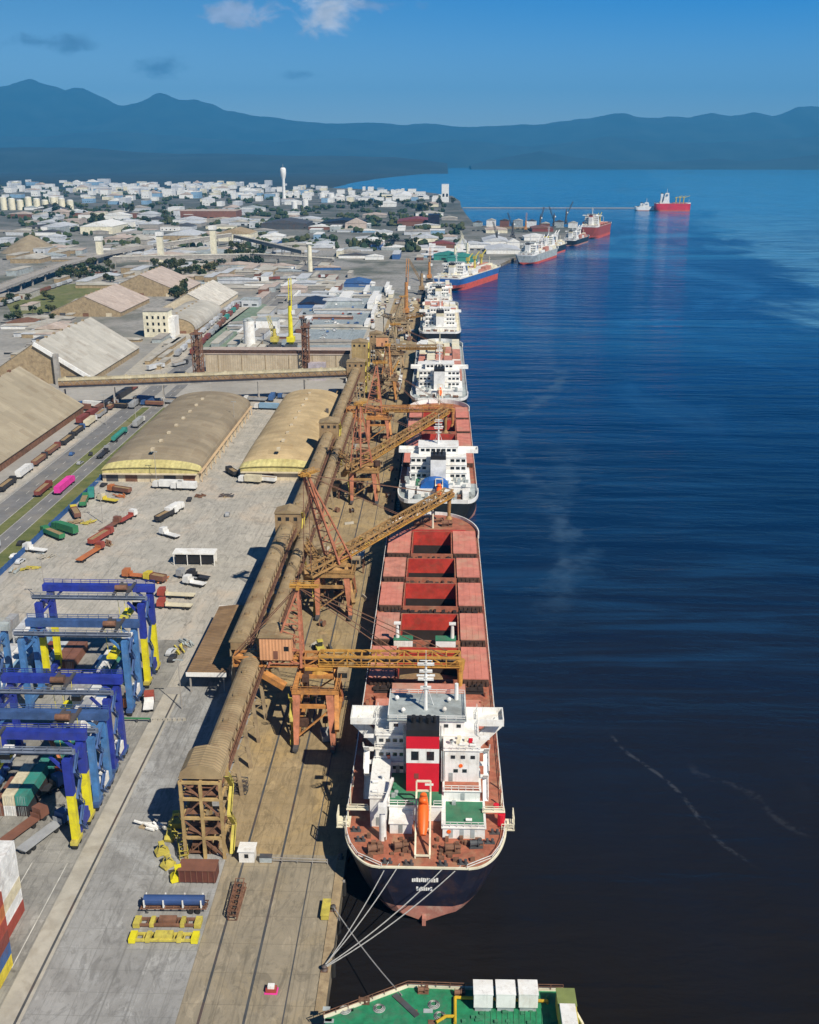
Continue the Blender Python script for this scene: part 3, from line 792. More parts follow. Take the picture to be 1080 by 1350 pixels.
    for k in range(11): sp.append(((-7 + 1.4 * k, 37.63, 26), 0))
    for k in range(6): sp.append(((-6.4 + 2.6 * k, 27.47, 26), 0))
    for k in range(3): sp.append(((5.4 + 2.0 * k, 21.17, 22.6), 0)); sp.append(((6 + 1.8 * k, 21.17, 19.4), 0)) if k < 2 else None
    for z in (13.8, 16.8, 19.8, 22.8):
        for k in range(4): sp.append(((-5.2 - 1.4 * k, 25.97 if z < 18 else 26.27 if z < 21 else 26.77, z), 0))
        xs = 10.83 if z < 18.1 else 10.63 if z < 21 else 10.43
        for k in range(5): sp.append(((xs, 28.2 + 2.1 * k, z), pi / 2)); sp.append(((-xs, 28.2 + 2.1 * k, z), pi / 2))
    windows(r, WIN, sp)
    # lower after houses, stepped, green decks
    tiers(r, [(3.7, 10.75, 21.2, 25.95, 16.9, 24.1)], M['white'], name='upper_house'); tiers(r, [(3.6, 10.9, 18.0, 25.98, 12, 16.7)], M['white'], name='after_house')
    B1('house_deck', M['deck'], r, 3.8, 10.7, 18.1, 21.1, 16.87, 16.9)
    tiers(r, [(-10.9, -7.6, 12.5, 25.98, 12, 18.6)], M['white'], name='store_house')
    tiers(r, [(3.4, 11.6, 9.2, 17.7, 12, 14.4)], M['white'], name='poop_house')
    B1('house_deck', M['green'], r, 4.0, 11.4, 10.2, 17.6, 14.57, 14.6)
    tiers(r, [(-7.3, 3.35, 14.6, 25.98, 12, 15.4)], M['white'], name='engine_casing')
    B1('casing_deck', M['green'], r, -7.2, 3.2, 14.7, 25.9, 15.57, 15.6)
    tiers(r, [(-6.9, -2.6, 10.4, 14.3, 12, 14.3)], M['white'], name='vent_house')
    for k in range(3): B1('door', M['grey'], r, 4.6 + k * 2.1, 5.4 + k * 2.1, 9.14, 9.2, 12.2, 14.1)
    B1('door', M['grey'], r, 7, 7.8, 17.93, 17.99, 14.65, 16.3)
    lad = MB()
    for s in (1, -1):
        for k in range(4):
            z0 = 12 + 3.1 * k; ya, yb = (25.2, 21.6) if k % 2 else (21.6, 25.2)
            lad.bar((s * 12.2, ya, z0), (s * 12.2, yb, z0 + 3.1), 1.0, .15); lad.box(*sorted((s * 10.9, s * 12.9)), 25.1, 26.6, z0 + 3.0, z0 + 3.1); lad.rail([(s * 12.8, ya, z0), (s * 12.8, yb, z0 + 3.1)], 1, 1.5, .05)
    lad.build('stairs', M['white'], r)
    # side galleries at the breadth of the hull
    gl = MB()
    for s in (-1, 1):
        gl.box(*sorted((s * 11.2, s * 15.7)), 13.6, 15.0, 14.9, 15.05)
        for y in (14.2, 20, 26): gl.bar((s * 15.4, y, 12), (s * 15.4, y, 15.1), .25)
        gl.rail([(s * 15.5, 14, 15.05), (s * 11.5, 14, 15.05)], 1, 1.5, .05)
    gl.build('side_gallery', M['cream'], r)
    st = MB()
    for s in (-1, 1):
        st.box(*sorted((s * 14.9, s * 17.6)), 12.2, 15.8, 11.75, 12.0); st.rail([(s * 17.5, 12.3, 12), (s * 17.5, 15.7, 12)], 1.2, 1.2, .07); st.rail([(s * 17.5, 12.3, 12), (s * 15, 12.3, 12)], 1.2, 1.2, .07)
        for y in (12.3, 15.7): st.bar((s * 17.4, y, 12), (s * 17.4, y, 14.6), .18)
        st.bar((s * 17.4, 12.3, 14.6), (s * 17.4, 15.7, 14.6), .18)
    st.build('pilot_platform', M['cream'], r)
    MB().tube((15, 13.8, 12), (15, 13.8, 14.6), .75, n=10).tube((14.2, 18, 12), (14.2, 18, 13.8), .6).build('hose_reel', M['red'], r)
    # funnel
    fu = MB(); x0, x1, y0, y1 = -4.0, 2.6, 19.4, 25.2
    for z0, z1, mi in ((15.6, 22.2, 0), (22.2, 25.5, 1), (25.5, 28.3, 0), (28.3, 29.7, 2)):
        fu.box(x0, x1, y0, y1, z0, z1 - .002, mi)
    f = fu.build('funnel', [M['red'], M['white'], M['black']], r)
    for x in (-2.25, .85): B1('louvre', M['glass'], f, x - .75, x + .75, y0 - .05, y0 + .02, 22.9, 24.9)
    B1('funnel_hatch', M['maroon'] if 'maroon' in M else pc('maroon'), f, -2.4, -1.5, y0 - .05, y0 + .02, 18.6, 19.8)
    B1('funnel_mark', M['white'], f, -.2, 1.5, y0 - .05, y0 + .02, 17.0, 17.5)
    ex = MB()
    for x, rr in ((-2.6, .5), (-1.2, .4), (.4, .6), (1.6, .35)): ex.tube((x, 22.5, 29.6), (x, 22.2, 31.3), rr, n=8)
    ex.build('exhaust_pipe', M['black'], f)
    lattice_mast(r, -.3, 31.5, 27.4, 11.5, M['white'])
    MB().tube((6.2, 36, 27.4), (6.2, 36, 31.2), .45, .4).build('signal_post', M['white'], r)
    b_ = MB()
    for (x, y) in ((-5, 30), (-6.5, 35), (3.6, 30.5), (4.6, 34.6)): b_.ball((x, y, 28.2), .55).tube((x, y, 27.4), (x, y, 28), .2)
    b_.build('satellite_dome', M['white'], r, smooth=True)
    rl_ = MB()
    for (x0_, x1_, y_, z_) in ((-10.9, -4.2, 26.1, 18.15), (-10.8, -4.2, 26.4, 21.15), (-10.5, -4.2, 26.9, 24.15), (3.8, 10.8, 21.3, 24.25), (3.7, 10.9, 18.1, 16.85), (3.5, 11.6, 9.3, 14.55), (-10.9, -7.7, 12.6, 18.75), (-7.2, -2.3, 14.7, 15.55), (1.6, 3.3, 14.7, 15.55)): rl_.rail([(x0_, y_, z_), (x1_, y_, z_)], 1.1, 1.3, .05)
    for z_ in (18.15, 21.15, 24.15):
        for s in (-1, 1): rl_.rail([(s * 10.7, 26.5, z_), (s * 10.7, 38, z_)], 1.1, 1.6, .05)
    rl_.build('tier_rail', M['white'], r)
    for k in range(22):   # mushroom vents, raft canisters and lockers on the house tops
        x_, y_, z_ = random.choice(((random.uniform(4, 10.5), random.uniform(21.8, 25.6), 24.27), (random.uniform(4.4, 11), random.uniform(10.6, 17), 14.6), (random.uniform(-7, -4.4), random.uniform(15, 25), 15.6), (random.uniform(-10.6, -8), random.uniform(13, 25), 18.77), (random.uniform(-10, -5), random.uniform(27.5, 30), 24.17)))
        if k % 3 == 0: MB().tube((x_ - .6, y_, z_ + .4), (x_ + .6, y_, z_ + .4), .32, n=9).build('raft_canister', M['white'], r)
        elif k % 3 == 1: MB().tube((x_, y_, z_), (x_, y_, z_ + .8), .22, n=7).tube((x_, y_, z_ + .8), (x_, y_, z_ + 1.05), .42, n=9).build('mushroom_vent', random.choice((M['white'], M['grey'], M['green'])), r)
        else: B1('locker', random.choice((M['grey'], M['cream'], M['red'])), r, x_ - .4, x_ + .4, y_ - .3, y_ + .3, z_, z_ + .8)
    pp = MB()
    for x_ in (3.1, 3.45): pp.tube((x_, 21.1, 16.9), (x_, 21.1, 24), .11, n=6)
    for x_ in (-4.4, -4.7, 2.9): pp.tube((x_, 25.8, 15.6), (x_, 25.8, 27), .13, n=6)
    pp.build('exterior_pipe', M['grey'], r)
    for x_, y_, z_ in ((-9, 25.93, 13.2), (-6, 25.93, 16.3), (5, 21.13, 17.9), (9.6, 17.93, 13.3), (-9.3, 12.44, 13.2), (-4.8, 10.34, 13.1), (-9, 25.93, 16.3)): B1('door', M['grey'], r, x_ - .4, x_ + .4, y_ - .03, y_ + .03, z_ - .9, z_ + 1.0)
    for x_, y_, z_ in ((-7.9, 26.2, 19.2), (7, 21.15, 20.6), (-10.97, 18, 15), (4.6, 9.12, 13.6)): MB().tube((x_, y_ - .06, z_), (x_, y_ + .05, z_), .42, n=12).build('life_ring', M['orange'], r)
    MB().rail([(-8, 27.3, 27.45), (8, 27.3, 27.45), (8, 38.2, 27.45), (-8, 38.2, 27.45), (-8, 27.3, 27.45)], 1, 2, .05).build('bridge_rail', M['white'], r)
    # free-fall boat
    lifeboat(r, -.4, 6.0, 14.5, 13.0, 19.0)
    # stores crane on the port side
    sc = MB(); sc.tube((-8.2, 8.6, 12), (-8.2, 8.6, 18.8), .75, .6, n=10).bar((-8.2, 8.6, 18.4), (-6.6, 16.5, 20.4), .5, .7).bar((-8.2, 8.6, 19.8), (-6.6, 16.5, 20.5), .12).box(-9, -7.4, 7.7, 9.2, 18.4, 19.9)
    sc.build('stores_crane', M['white'], r)
    # poop deck gear
    for x, y, s in ((-9.5, 4.6, 1.2), (-4.6, 5.6, 1.1), (5.2, 5.2, 1.2), (9.8, 6.8, 1.0)): winch(r, x, y, 12, s, M['ruststeel'] if x < 6 else M['dkgrey'], random.uniform(-.3, .3))
    for (x, y) in ((-7, 1.6), (-3, 1.2), (3.4, 1.2), (7.2, 1.7), (-12.5, 8), (12.5, 8), (-13.6, 11), (13.6, 11)):
        bo = MB()
        for dx in (-.5, .5): bo.tube((x + dx, y, 12), (x + dx, y, 12.95), .28, n=8)
        bo.box(x - 1, x + 1, y - .4, y + .4, 11.98, 12.12); bo.build('mooring_bitt', M['dkgrey'], r)
    cl = MB()
    for k in range(46):
        a = random.uniform(-11, 11); yk = random.uniform(2, 9)
        if abs(a + .4) < 2.2: continue
        cl.box(a - random.uniform(.15, .6), a + random.uniform(.15, .6), yk - .25, yk + random.uniform(.2, .5), 11.98, 12 + random.uniform(.3, 1.1))
    cl.build('deck_gear', M['ruststeel'], r)
    for k in range(26):
        s = random.choice((-1, 1)); a = s * random.uniform(12.6, 14.9); yk = random.uniform(40, 66)
        MB().tube((a, yk, 12), (a, yk, 12 + random.uniform(.7, 1.6)), random.uniform(.2, .45), n=7).build('deck_vent', M['deck'], r)
    for k in range(20):
        a = random.uniform(-12, 12); yk = random.uniform(42, 66); B1('deck_box', random.choice((M['ruststeel'], M['conc'], M['cream'], M['deck'])), r, a - .7, a + .7, yk - .5, yk + .5, 12, 12 + random.uniform(.4, 1.8))
    # a low dusty store deck just ahead of the accommodation
    sd = MB(); sd.box(-12.5, 12.5, 42, 46.5, 12, 13.6).box(-9, 9, 62.5, 67.5, 12, 14); sd.build('store_deck', M['hatch2'], r)
    gh = MB(); gh.lathe([(5.6, 0), (4.2, .9), (2.4, 1.9), (.1, 2.7)], (-7.8, 55, 12), 14); gh.build('spilled_grain', M['grain'], r, smooth=True)
    cover(r, -12.6, -2.5, 48, 61, 12.2, M['hatch2']); cover(r, 1.5, 12.6, 48, 61, 12.2, M['hatch'])
    # rudder head, stern lettering
    MB().box(-.35, .35, -1.2, 2.4, -2.2, 1.6).build('rudder', M['boot'], r)
    lt = MB()   # two rows of white characters, too blurred in the photograph to be read
    for z0, h, x0, x1 in ((9.1, .95, -2.3, 2.3), (7.1, .9, -1.5, 1.6)):
        x = x0
        while x < x1:
            wd = random.uniform(.2, .42); lt.box(x, x + wd, -.12, -.02, z0 + random.uniform(0, .1), z0 + h - random.uniform(0, .25)); x += wd + .1
    lt.build('stern_lettering', M['white'], r)
    # accommodation ladder over the starboard side
    return r


near_ship()


# ---- other ships
def big_ship(label, loc, rz, L, B, D, hullm, bootm, deckm, bootz, coverm, nh=5, closed=False, fun=('white', 'white'), style=0, boat=True, cargo=None, cranes=0, group='ships moored in line along the quay', name='bulk_carrier', tw=None, tall=24):
    r = thing(name, label, 'ship', loc, rz, group); tw = tw or B * .36
    build_hull(r, L, B, D, tw, hullm, bootm, bootz)
    ya = 46.; yb = L * .905; pitch = (yb - ya) / nh; hatches = []
    for i in range(nh):
        hatches.append((ya + i * pitch + 2.6, ya + (i + 1) * pitch - 2.2, -B * .25, B * .25))
    build_deck(r, L, B, D, tw, [] if closed else hatches, deckm)
    for i, h in enumerate(hatches):
        y0, y1, x0, x1 = h
        if not closed:
            hold_parts(r, h, D, 9, [M['hold'], M['floorshade'], M['grain']], 3 if i % 2 else None)
            hb = min(hull_half(y0 / L, D, B, D, tw), hull_half(y1 / L, D, B, D, tw)) - .9
            cover(r, -hb, x0 - .7, y0, y1, D + 1.1, coverm); cover(r, x1 + .7, hb, y0, y1, D + 1.1, coverm)
        else: cover(r, x0 - 1.5, x1 + 1.5, y0, y1, D + 1.2, coverm)
        f = MB()
        for k in range(12):
            xk = -B * .42 + k * B * .075; f.box(xk - .4, xk + .4, y0 - 2.2, y0 - .8, D, D + random.uniform(.5, 1.8))
        f.build('deck_fittings', M['ruststeel'], r)
    if cranes:
        for k in range(cranes):
            yk = ya + (k + 1) * pitch * nh / (cranes + 1); c = MB(); c.tube((0, yk, D), (0, yk, D + 13), 1.5, 1.3, n=10); c.box(-1.8, 1.8, yk - 2, yk + 2, D + 13, D + 16.5); c.bar((0, yk + 1, D + 15), (0, yk + 16, D + 20), .9, 1.2)
            c.build('deck_crane', M['oldyellow'] if style == 2 else M['white'], r)
    edge_rail(r, L, B, D, tw, .02, .9, M['white'], 40)
    bulwark(r, L, B, D, tw, .89, .9999, 2.2, M['white'], 'bow_bulwark', n=24)
    bulwark(r, L, B, D, tw, .0, .09, 1.5, M['white'], 'stern_bulwark', close=True, n=20)
    z = D; hw = B * .36; lst = []; nt_ = max(3, int((tall - D) / 3))
    lst.append((-B * .40, B * .40, 12, 38, z, z + 2.9)); z += 3.1
    for k in range(nt_ - 1): lst.append((-hw + .2 * k, hw - .2 * k, 21 + k * .6, 37.5 - k * .25, z, z + 2.8)); z += 3.0
    tiers(r, lst, M['white'])
    zt = z
    wg = MB(); wg.box(-B * .25, B * .25, 26, 36, zt + .05, zt + 3); wg.build('wheelhouse', M['white'], r)
    b_ = MB(); b_.box(-B * .51, B * .51, 29.5, 34.5, zt - .35, zt + .0)
    for s in (-1, 1): b_.box(*sorted((s * B * .5, s * B * .51)), 29.5, 34.5, zt, zt + 1.2)
    b_.box(-B * .5, -B * .252, 34.3, 34.5, zt + .0, zt + 1.2).box(B * .252, B * .5, 34.3, 34.5, zt + .0, zt + 1.2).box(-B * .5, -B * .252, 29.5, 29.7, zt + .0, zt + 1.2).box(B * .252, B * .5, 29.5, 29.7, zt + .0, zt + 1.2)
    b_.build('bridge_wing', M['white'], r)
    B1('monkey_island', M['grey'] if style != 1 else M['white'], r, -B * .26, B * .26, 25.8, 36.3, zt + 3.0, zt + 3.2)
    sp = []
    for k in range(7): sp.append(((-B * .2 + B * .4 * k / 6, 25.97, zt + 1.8), 0))
    zz = D + 4.7
    for k in range(nt_ - 1):
        for q in range(3):
            for s in (-1, 1): sp.append(((s * (hw - 1.3 - 2.2 * q), 20.97 + k * .6, zz), 0))
        zz += 3.0
    windows(r, WIN_B, sp)
    fm = pc(fun[0]) if fun[0] in COLS else M[fun[0]]; fb = pc(fun[1]) if fun[1] in COLS else M[fun[1]]
    fu = MB(); fu.box(-3, 3, 14.5, 20.8, D + 2.95, zt - 1.5, 0).box(-3.02, 3.02, 14.48, 20.82, zt - 1.5, zt + 1.0, 1).box(-3, 3, 14.5, 20.8, zt + 1.0, zt + 2.6, 2); f = fu.build('funnel', [fm, fb, M['black']], r)
    e = MB()
    for x in (-1.6, -.2, 1.4): e.tube((x, 17.6, zt + 2.5), (x, 17.4, zt + 4.4), .42, n=7)
    e.build('exhaust_pipe', M['black'], f)
    if boat: lifeboat(r, *((.4, 2.6, D + 1.4, 7.6, D + 4.4) if style == 1 else (-1.0, 4, D + 2.6, 11.5, D + 7.2)))
    lattice_mast(r, 0, 31, zt + 3.2, 10, M['white'])
    MB().tube((0, L * .95, D), (0, L * .95, D + 12), .35, .2).box(-1.2, 1.2, L * .95 - .3, L * .95 + .3, D + 9, D + 9.3).build('fore_mast', M['cream'], r)
    for x, y in ((-B * .28, 6), (B * .28, 6), (-B * .12, 9), (B * .15, 9)): winch(r, x, y, D, 1.2, M['ruststeel'])
    g = MB()
    for k in range(36):
        a = random.uniform(-B * .42, B * .42); yk = random.uniform(3, 20)
        if hull_half(yk / L, D, B, D, tw) < abs(a) + 1 or (abs(a) < 4 and yk < 13): continue
        zb = D if yk < 11.8 else D + 3.06
        g.box(a - random.uniform(.3, 1.1), a + random.uniform(.3, 1.1), yk - .5, yk + .6, zb, zb + random.uniform(.5, 2.2))
    g.build('deck_gear', M['grey'] if style != 2 else M['cream'], r)
    if cargo:
        c = MB()
        for i in range(cargo[0]):
            y0 = 48 + i * (L * .9 - 50) / cargo[0]
            for j in range(5):
                x0 = -B * .42 + j * B * .17; c.box(x0, x0 + B * .155, y0, y0 + (L * .9 - 50) / cargo[0] - 2.5, D + .1, D + random.uniform(2.5, 6.5), random.randrange(3))
        c.build('deck_cargo', [M['white'], M['cream'], M['hatch2']], r)
    return r


s2 = big_ship('second bulk carrier with white superstructure, blue domed canopy aft and red hatch covers', (-.3, 371.5, 0), 0, 170, 31.5, 12, M['blackhull'], M['boot'], M['deck'], 2.5, M['hatch'], 4, False, ('white', 'white'), 1)
# blue canopy over the after pool deck of the second ship
c = MB(); rows = []
for i in range(9):
    a = pi * i / 8; rows.append([(-1.4 - 5.6 * cos(a), y, 15.2 + 3.4 * sin(a)) for y in (8.6, 14.2)])
c.grid(rows); c.face([r_[0] for r_ in rows]); c.face([r_[1] for r_ in rows]); c.build('blue_canopy', paint('canopy_blue', (.015, .12, .42)), s2)
B1('canopy_stand', M['white'], s2, -8.2, 5.4, 8.2, 11.97, 12, 15.2)
B1('canopy_deck', M['green'], s2, -8.8, -7.2, 12.2, 22, 15.27, 15.4)
build_deck(s2, 170, 31.5, 12, 11.34, [], M['grey'], 12.02, 0, .15, 'poop_deck')
for a in (-11.5, 9.5): B1('side_house', M['white'], s2, a, a + 2.4, 4.5, 11.2, 12.02, 14.6)
big_ship('third ship along the quay, all white decks and superstructure behind the second ship bow', (-.3, 547, 0), 0, 190, 32, 12, M['blackhull'], M['boot'], M['grey'], 2, M['white'], 5, True, ('white', 'white'), 1, True, (6,), 0)
big_ship('fourth ship along the quay with cream and white deck cargo', (-.3, 772, 0), 0, 175, 32, 12, M['blackhull'], M['boot'], M['cream'], 2, M['cream'], 5, True, ('white', 'cream'), 1, False, (7,), 0)
big_ship('ship with bright blue stern and red lower hull lying angled where the quay bends', (6, 1132, 0), -radians(20.5), 158, 32, 13, paint('hull_bright_blue', (.035, .13, .36)), M['bootr'], M['cream'], 6.5, M['white'], 4, True, ('white', 'cream'), 2, False, (4,), 3, 'ships moored beyond the bend', 'cargo_ship', 15, 26)
big_ship('grey and white ship moored past the blue and red one', (112, 1425, 0), -radians(20), 150, 28, 12, M['grey'], M['bootr'], M['grey'], 3, M['white'], 4, True, ('white', 'white'), 0, False, (4,), 3, 'ships moored beyond the bend', 'cargo_ship')
big_ship('ship with dark red hull and white house at the tip of the far wharf', (262, 1900, 0), -radians(19), 150, 34, 20, pc('red'), M['bootr'], M['deck'], 5, M['hatch'], 4, True, ('white', 'red'), 2, False, None, 2, 'ships moored beyond the bend', 'cargo_ship', None, 40)
big_ship('bright red tanker with white house lying off the end of the long far pier', (578, 2918, 0), -radians(92), 96, 24, 20, paint('hull_vivid_red', (.62, .03, .05)), M['bootr'], M['deck'], 4, M['hatch2'], 4, True, ('white', 'white'), 2, False, None, 3, 'ships moored beyond the bend', 'tanker', None, 46)
# ------------------------------------------------------------------ conveyor galleries on the quay
def gallery(label, x0, x1, y0, y1, z, h=2.6, step=14., legs=True, endcap=True, rz=0, loc=None, roofm=None, name='conveyor_gallery', group='conveyor galleries along the quay', zslope=0, arch=.9, legm=None, wallm=None, walk=True):
    """enclosed belt gallery on trestles; runs along local y"""
    L = y1 - y0; wd = x1 - x0; cx = (x0 + x1) / 2
    r = thing(name, label, 'conveyor gallery', (cx, y0, 4) if loc is None else loc, rz, group)
    zb = z - 4; w2 = wd / 2
    bd = MB(); n = max(1, int(L / 20))
    bd.box(-w2 + .35, w2 - .35, 0.1, L - .1, zb, zb + h)
    bd.build('gallery_wall', wallm or M['galwall'], r)
    rf = MB(); arc = [(-w2, zb + h), (-w2 * .72, zb + h + arch * .62), (-w2 * .35, zb + h + arch * .92), (0, zb + h + arch), (w2 * .35, zb + h + arch * .92), (w2 * .72, zb + h + arch * .62), (w2, zb + h), (w2, zb + h - .4), (w2 - .1, zb + h - .4), (-w2 + .1, zb + h - .4), (-w2, zb + h - .4)]
    rf.prof(arc, 0, L)
    k = 0
    while k * 11. < L - 3:   # ridge vents
        rf.box(-.5, .5, k * 11. + 3, k * 11. + 4.2, zb + h + arch - .1, zb + h + arch + .55); k += 1
    rf.build('roof', roofm or M['galroof'], r)
    gd = MB()
    for s in (-1, 1):
        gd.box(*sorted((s * (w2 - .34), s * (w2 - .05))), .2, L - .2, zb - 1.9, zb - .02)
        j = 0.
        while j < L - 4: gd.bar((s * (w2 - .18), j + .3, zb), (s * (w2 - .18), j + 2.2, zb + h - .45), .16); gd.bar((s * (w2 - .18), j + 2.2, zb + h - .45), (s * (w2 - .18), j + 4.1, zb), .16); j += 4.
    gd.build('side_truss', legm or M['conc'], r)
    if walk:
        wk = MB(); wk.box(w2 + .0, w2 + 1.1, .5, L - .5, zb + .2, zb + .3).rail([(w2 + 1.05, .5, zb + .3), (w2 + 1.05, L - .5, zb + .3)], 1.1, 3, .05); wk.build('walkway', M['ruststeel'], r)
    if legs:
        nt_ = max(1, int(L / step))
        for k in range(nt_ + 1):
            yk = 2.5 + (L - 5) * k / nt_; tr = MB()
            for s in (-1, 1): tr.bar((s * (w2 + .5), yk, 0), (s * (w2 - .6), yk, zb - 1.92), .75, .75)
            tr.bar((-w2, yk, zb - 2.36), (w2, yk, zb - 2.36), .7, .9)
            for f in (.3, .62): tr.bar((-(w2 + .5 - 1.1 * f), yk, zb * f), (w2 + .5 - 1.1 * f, yk, zb * f), .4, .5)
            tr.bar((-w2 - .3, yk, zb * .05), (w2 - .1, yk, zb * .3), .22).bar((w2 + .1, yk, zb * .32), (-w2 + .1, yk, zb * .6), .22)
            tr.build('trestle', legm or M['conc'], r)
    return r


gallery('near end of the dusty conveyor gallery, between open frame tower and peach machine house', -47.7, -43.2, 178.6, 227, 18.6, 2.5, 12)
gallery('left of two parallel tan conveyor galleries beyond the peach machine house', -52.8, -48.4, 233, 322, 18.8, 2.5, 14)
gallery('narrower right hand one of two parallel conveyor galleries beyond the peach machine house', -46.3, -42.9, 242, 330, 16.6, 2.2, 14)
gallery('middle length of conveyor gallery beside the red lattice tower', -51.8, -47.4, 326, 442, 18.4, 2.5, 15)
gallery('thin gallery running beside the middle length of conveyor towards the cross conveyor', -45.8, -42.4, 334, 520, 16.2, 2.4, 16)
gallery('far length of conveyor gallery reaching the tan junction tower past the arched warehouse', -51.2, -46.8, 446, 588, 18.4, 2.7, 16)
# open frame tower at the near end
r = thing('frame_tower', 'open concrete frame tower carrying the near end of the conveyor gallery', 'tower', (-46.1, 173.6, 4))
xs = (-3.9, 0, 3.9); ys = (-3.2, 3.6); fl = (4.6, 9.2, 13.6)
c = MB()
for x in xs:
    for y in ys: c.box(x - .3, x + .3, y - .3, y + .3, 0, 17.4)
twr = mat('tower_ochre', (.43, .30, .13), .85, var=.3, dirt=(.2, .13, .06), damt=.6, streak=.4); c.build('column', twr, r)
c = MB()
for z in fl + (17.4,):
    for y in ys: c.box(-4.3, 4.3, y - .27, y + .27, z, z + .5)
    for x in xs: c.box(x - .25, x + .25, ys[0] + .3, ys[1] - .3, z + .03, z + .47)
c.build('floor_beam', twr, r)
c = MB()
for i, z in enumerate((0,) + fl):
    for x0, x1 in ((xs[0], xs[1]), (xs[1], xs[2])):
        if (i + (x0 < -1)) % 2: c.bar((x0, ys[0], z + .5), (x1, ys[0], z + 4.4), .28)
        else: c.bar((x1, ys[0], z + .5), (x0, ys[0], z + 4.4), .28)
    c.box(-3.5, 3.5, -2.6, 3.2, z + .76, z + .9) if i in (1, 3) else c.box(-3.5, -.5, -2.6, 3.2, z + .76, z + .9)
for k in range(8): a = random.uniform(-3.4, 2); c.box(a, a + random.uniform(.6, 1.6), -2, random.uniform(0, 2.6), .1, random.uniform(1, 3.4))
for k, z in enumerate((5.4, 10, 14.4)): c.tube((-3, 0, z), (2.6, .4, z + 2.4), .6, n=8)
c.build('plant_and_bracing', M['ruststeel'], r)
c = MB(); c.prof([(-4.3, 18.2), (-3.9, 19.6), (-2.6, 20.7), (0, 21.2), (2.6, 20.7), (3.9, 19.6), (4.3, 18.2)], -2.6, 4.9); c.build('hood', M['galroof'], r)
c = MB(); c.box(-4.4, 4.4, -2.7, 4.2, 17.8 + .36, 18.19); c.build('deck_slab', M['conc'], r)
c = MB()
for k in range(4): c.bar((5.1, 1.5 if k % 2 else -2, 4.6 * k + .2), (5.1, -2 if k % 2 else 1.5, 4.6 * k + 4.6), .9, .14); c.rail([(5.6, -2 if k % 2 else 1.5, 4.6 * k + 4.6), (5.6, 1.5 if k % 2 else -2, 4.6 * k + .2)], 1, 1.5, .05)
c.build('stair', M['oldyellow'], r)


# junction towers where belts cross
def junction(label, x, y, w_, d_, h, mt, nfl=4, name='transfer_tower', lower=.45):
    r = thing(name, label, 'tower', (x, y, 4), 0, 'transfer towers')
    zc = h * lower; c = MB()
    for a in (-1, 0, 1):
        for b_ in (-1, 1): c.box(a * w_ / 2 - .4, a * w_ / 2 + .4, b_ * d_ / 2 - .4, b_ * d_ / 2 + .4, 0, zc)
    for k in range(1, nfl): c.box(-w_ / 2, w_ / 2, -d_ / 2 + .05, d_ / 2 - .05, zc * k / nfl, zc * k / nfl + .4)
    for k in range(nfl): c.bar((-w_ / 2, -d_ / 2, zc * k / nfl), (w_ / 2, -d_ / 2, zc * (k + 1) / nfl), .25)
    c.build('frame', M['conc'], r)
    B1('cladding', mt, r, -w_ / 2 - .2, w_ / 2 + .2, -d_ / 2 - .2, d_ / 2 + .2, zc, h)
    MB().prof([(-w_ / 2 - .5, h), (0, h + 1.3), (w_ / 2 + .5, h)], -d_ / 2 - .5, d_ / 2 + .5).build('roof', M['galroof'], r)
    for k in range(3): B1('window', M['glass'], r, -w_ / 2 + w_ * (k + .5) / 3 - .6, -w_ / 2 + w_ * (k + .5) / 3 + .6, -d_ / 2 - .24, -d_ / 2 - .15, h - 2.6, h - 1.3)
    c = MB()
    for k in range(int(h / 3)): c.bar((w_ / 2 + .8, -2 if k % 2 else 2, 3 * k), (w_ / 2 + .8, 2 if k % 2 else -2, 3 * k + 3), .9, .14); c.rail([(w_ / 2 + 1.2, -2 if k % 2 else 2, 3 * k), (w_ / 2 + 1.2, 2 if k % 2 else -2, 3 * k + 3)], 1, 2, .05)
    c.build('stair', M['oldyellow'], r); return r


tan = mat('tan_cladding', (.40, .29, .13), .8, var=.2, dirt=(.24, .16, .08), damt=.6, streak=.3, ribs=(0, 1, .3))
junction('tall tan clad block tower where the cross conveyor meets the quay', -50, 636, 9.5, 9, 25, tan, 3, lower=.2)
junction('stubby dusty transfer tower between the quay galleries beside the second loader', -50.4, 324, 8, 6, 21, M['galwall'], 3)
junction('dusty transfer tower near the corner of the arched tan warehouse', -49.2, 444, 8, 6, 22, M['galwall'], 3)
junction('grain stained transfer tower under the cross conveyor end', -49, 592, 10, 8, 21, M['galwall'], 3)
junction('weathered transfer tower standing farther up the quay behind the tan block tower', -44, 700, 8, 8, 20, M['galwall'], 3)


# ------------------------------------------------------------------ ship loaders
def truss(mb, p, q, w_, h, bay, t=.4, m=0, deckm=None):
    """box lattice boom from p to q"""
    p, q = Vector(p), Vector(q); d = q - p; L = d.length; d.normalize(); sd = d.cross(Vector((0, 0, 1))).normalized() * w_ / 2; up = sd.cross(d).normalized() * h
    if up.z < 0: up = -up
    n = max(2, int(L / bay))
    for s in (-1, 1):
        mb.bar(p + sd * s, q + sd * s, t, t, m); mb.bar(p + sd * s + up, q + sd * s + up, t, t, m)
        for i in range(n):
            a, b = p.lerp(q, i / n), p.lerp(q, (i + 1) / n)
            mb.bar(a + sd * s, a + sd * s + up, t * .6, t * .6, m)
            if i % 2: mb.bar(a + sd * s, b + sd * s + up, t * .55, t * .55, m)
            else: mb.bar(a + sd * s + up, b + sd * s, t * .55, t * .55, m)
    for i in range(n + 1):
        a = p.lerp(q, i / n)
        mb.bar(a - sd, a + sd, t * .6, t * .6, m); mb.bar(a - sd + up, a + sd + up, t * .5, t * .5, m)


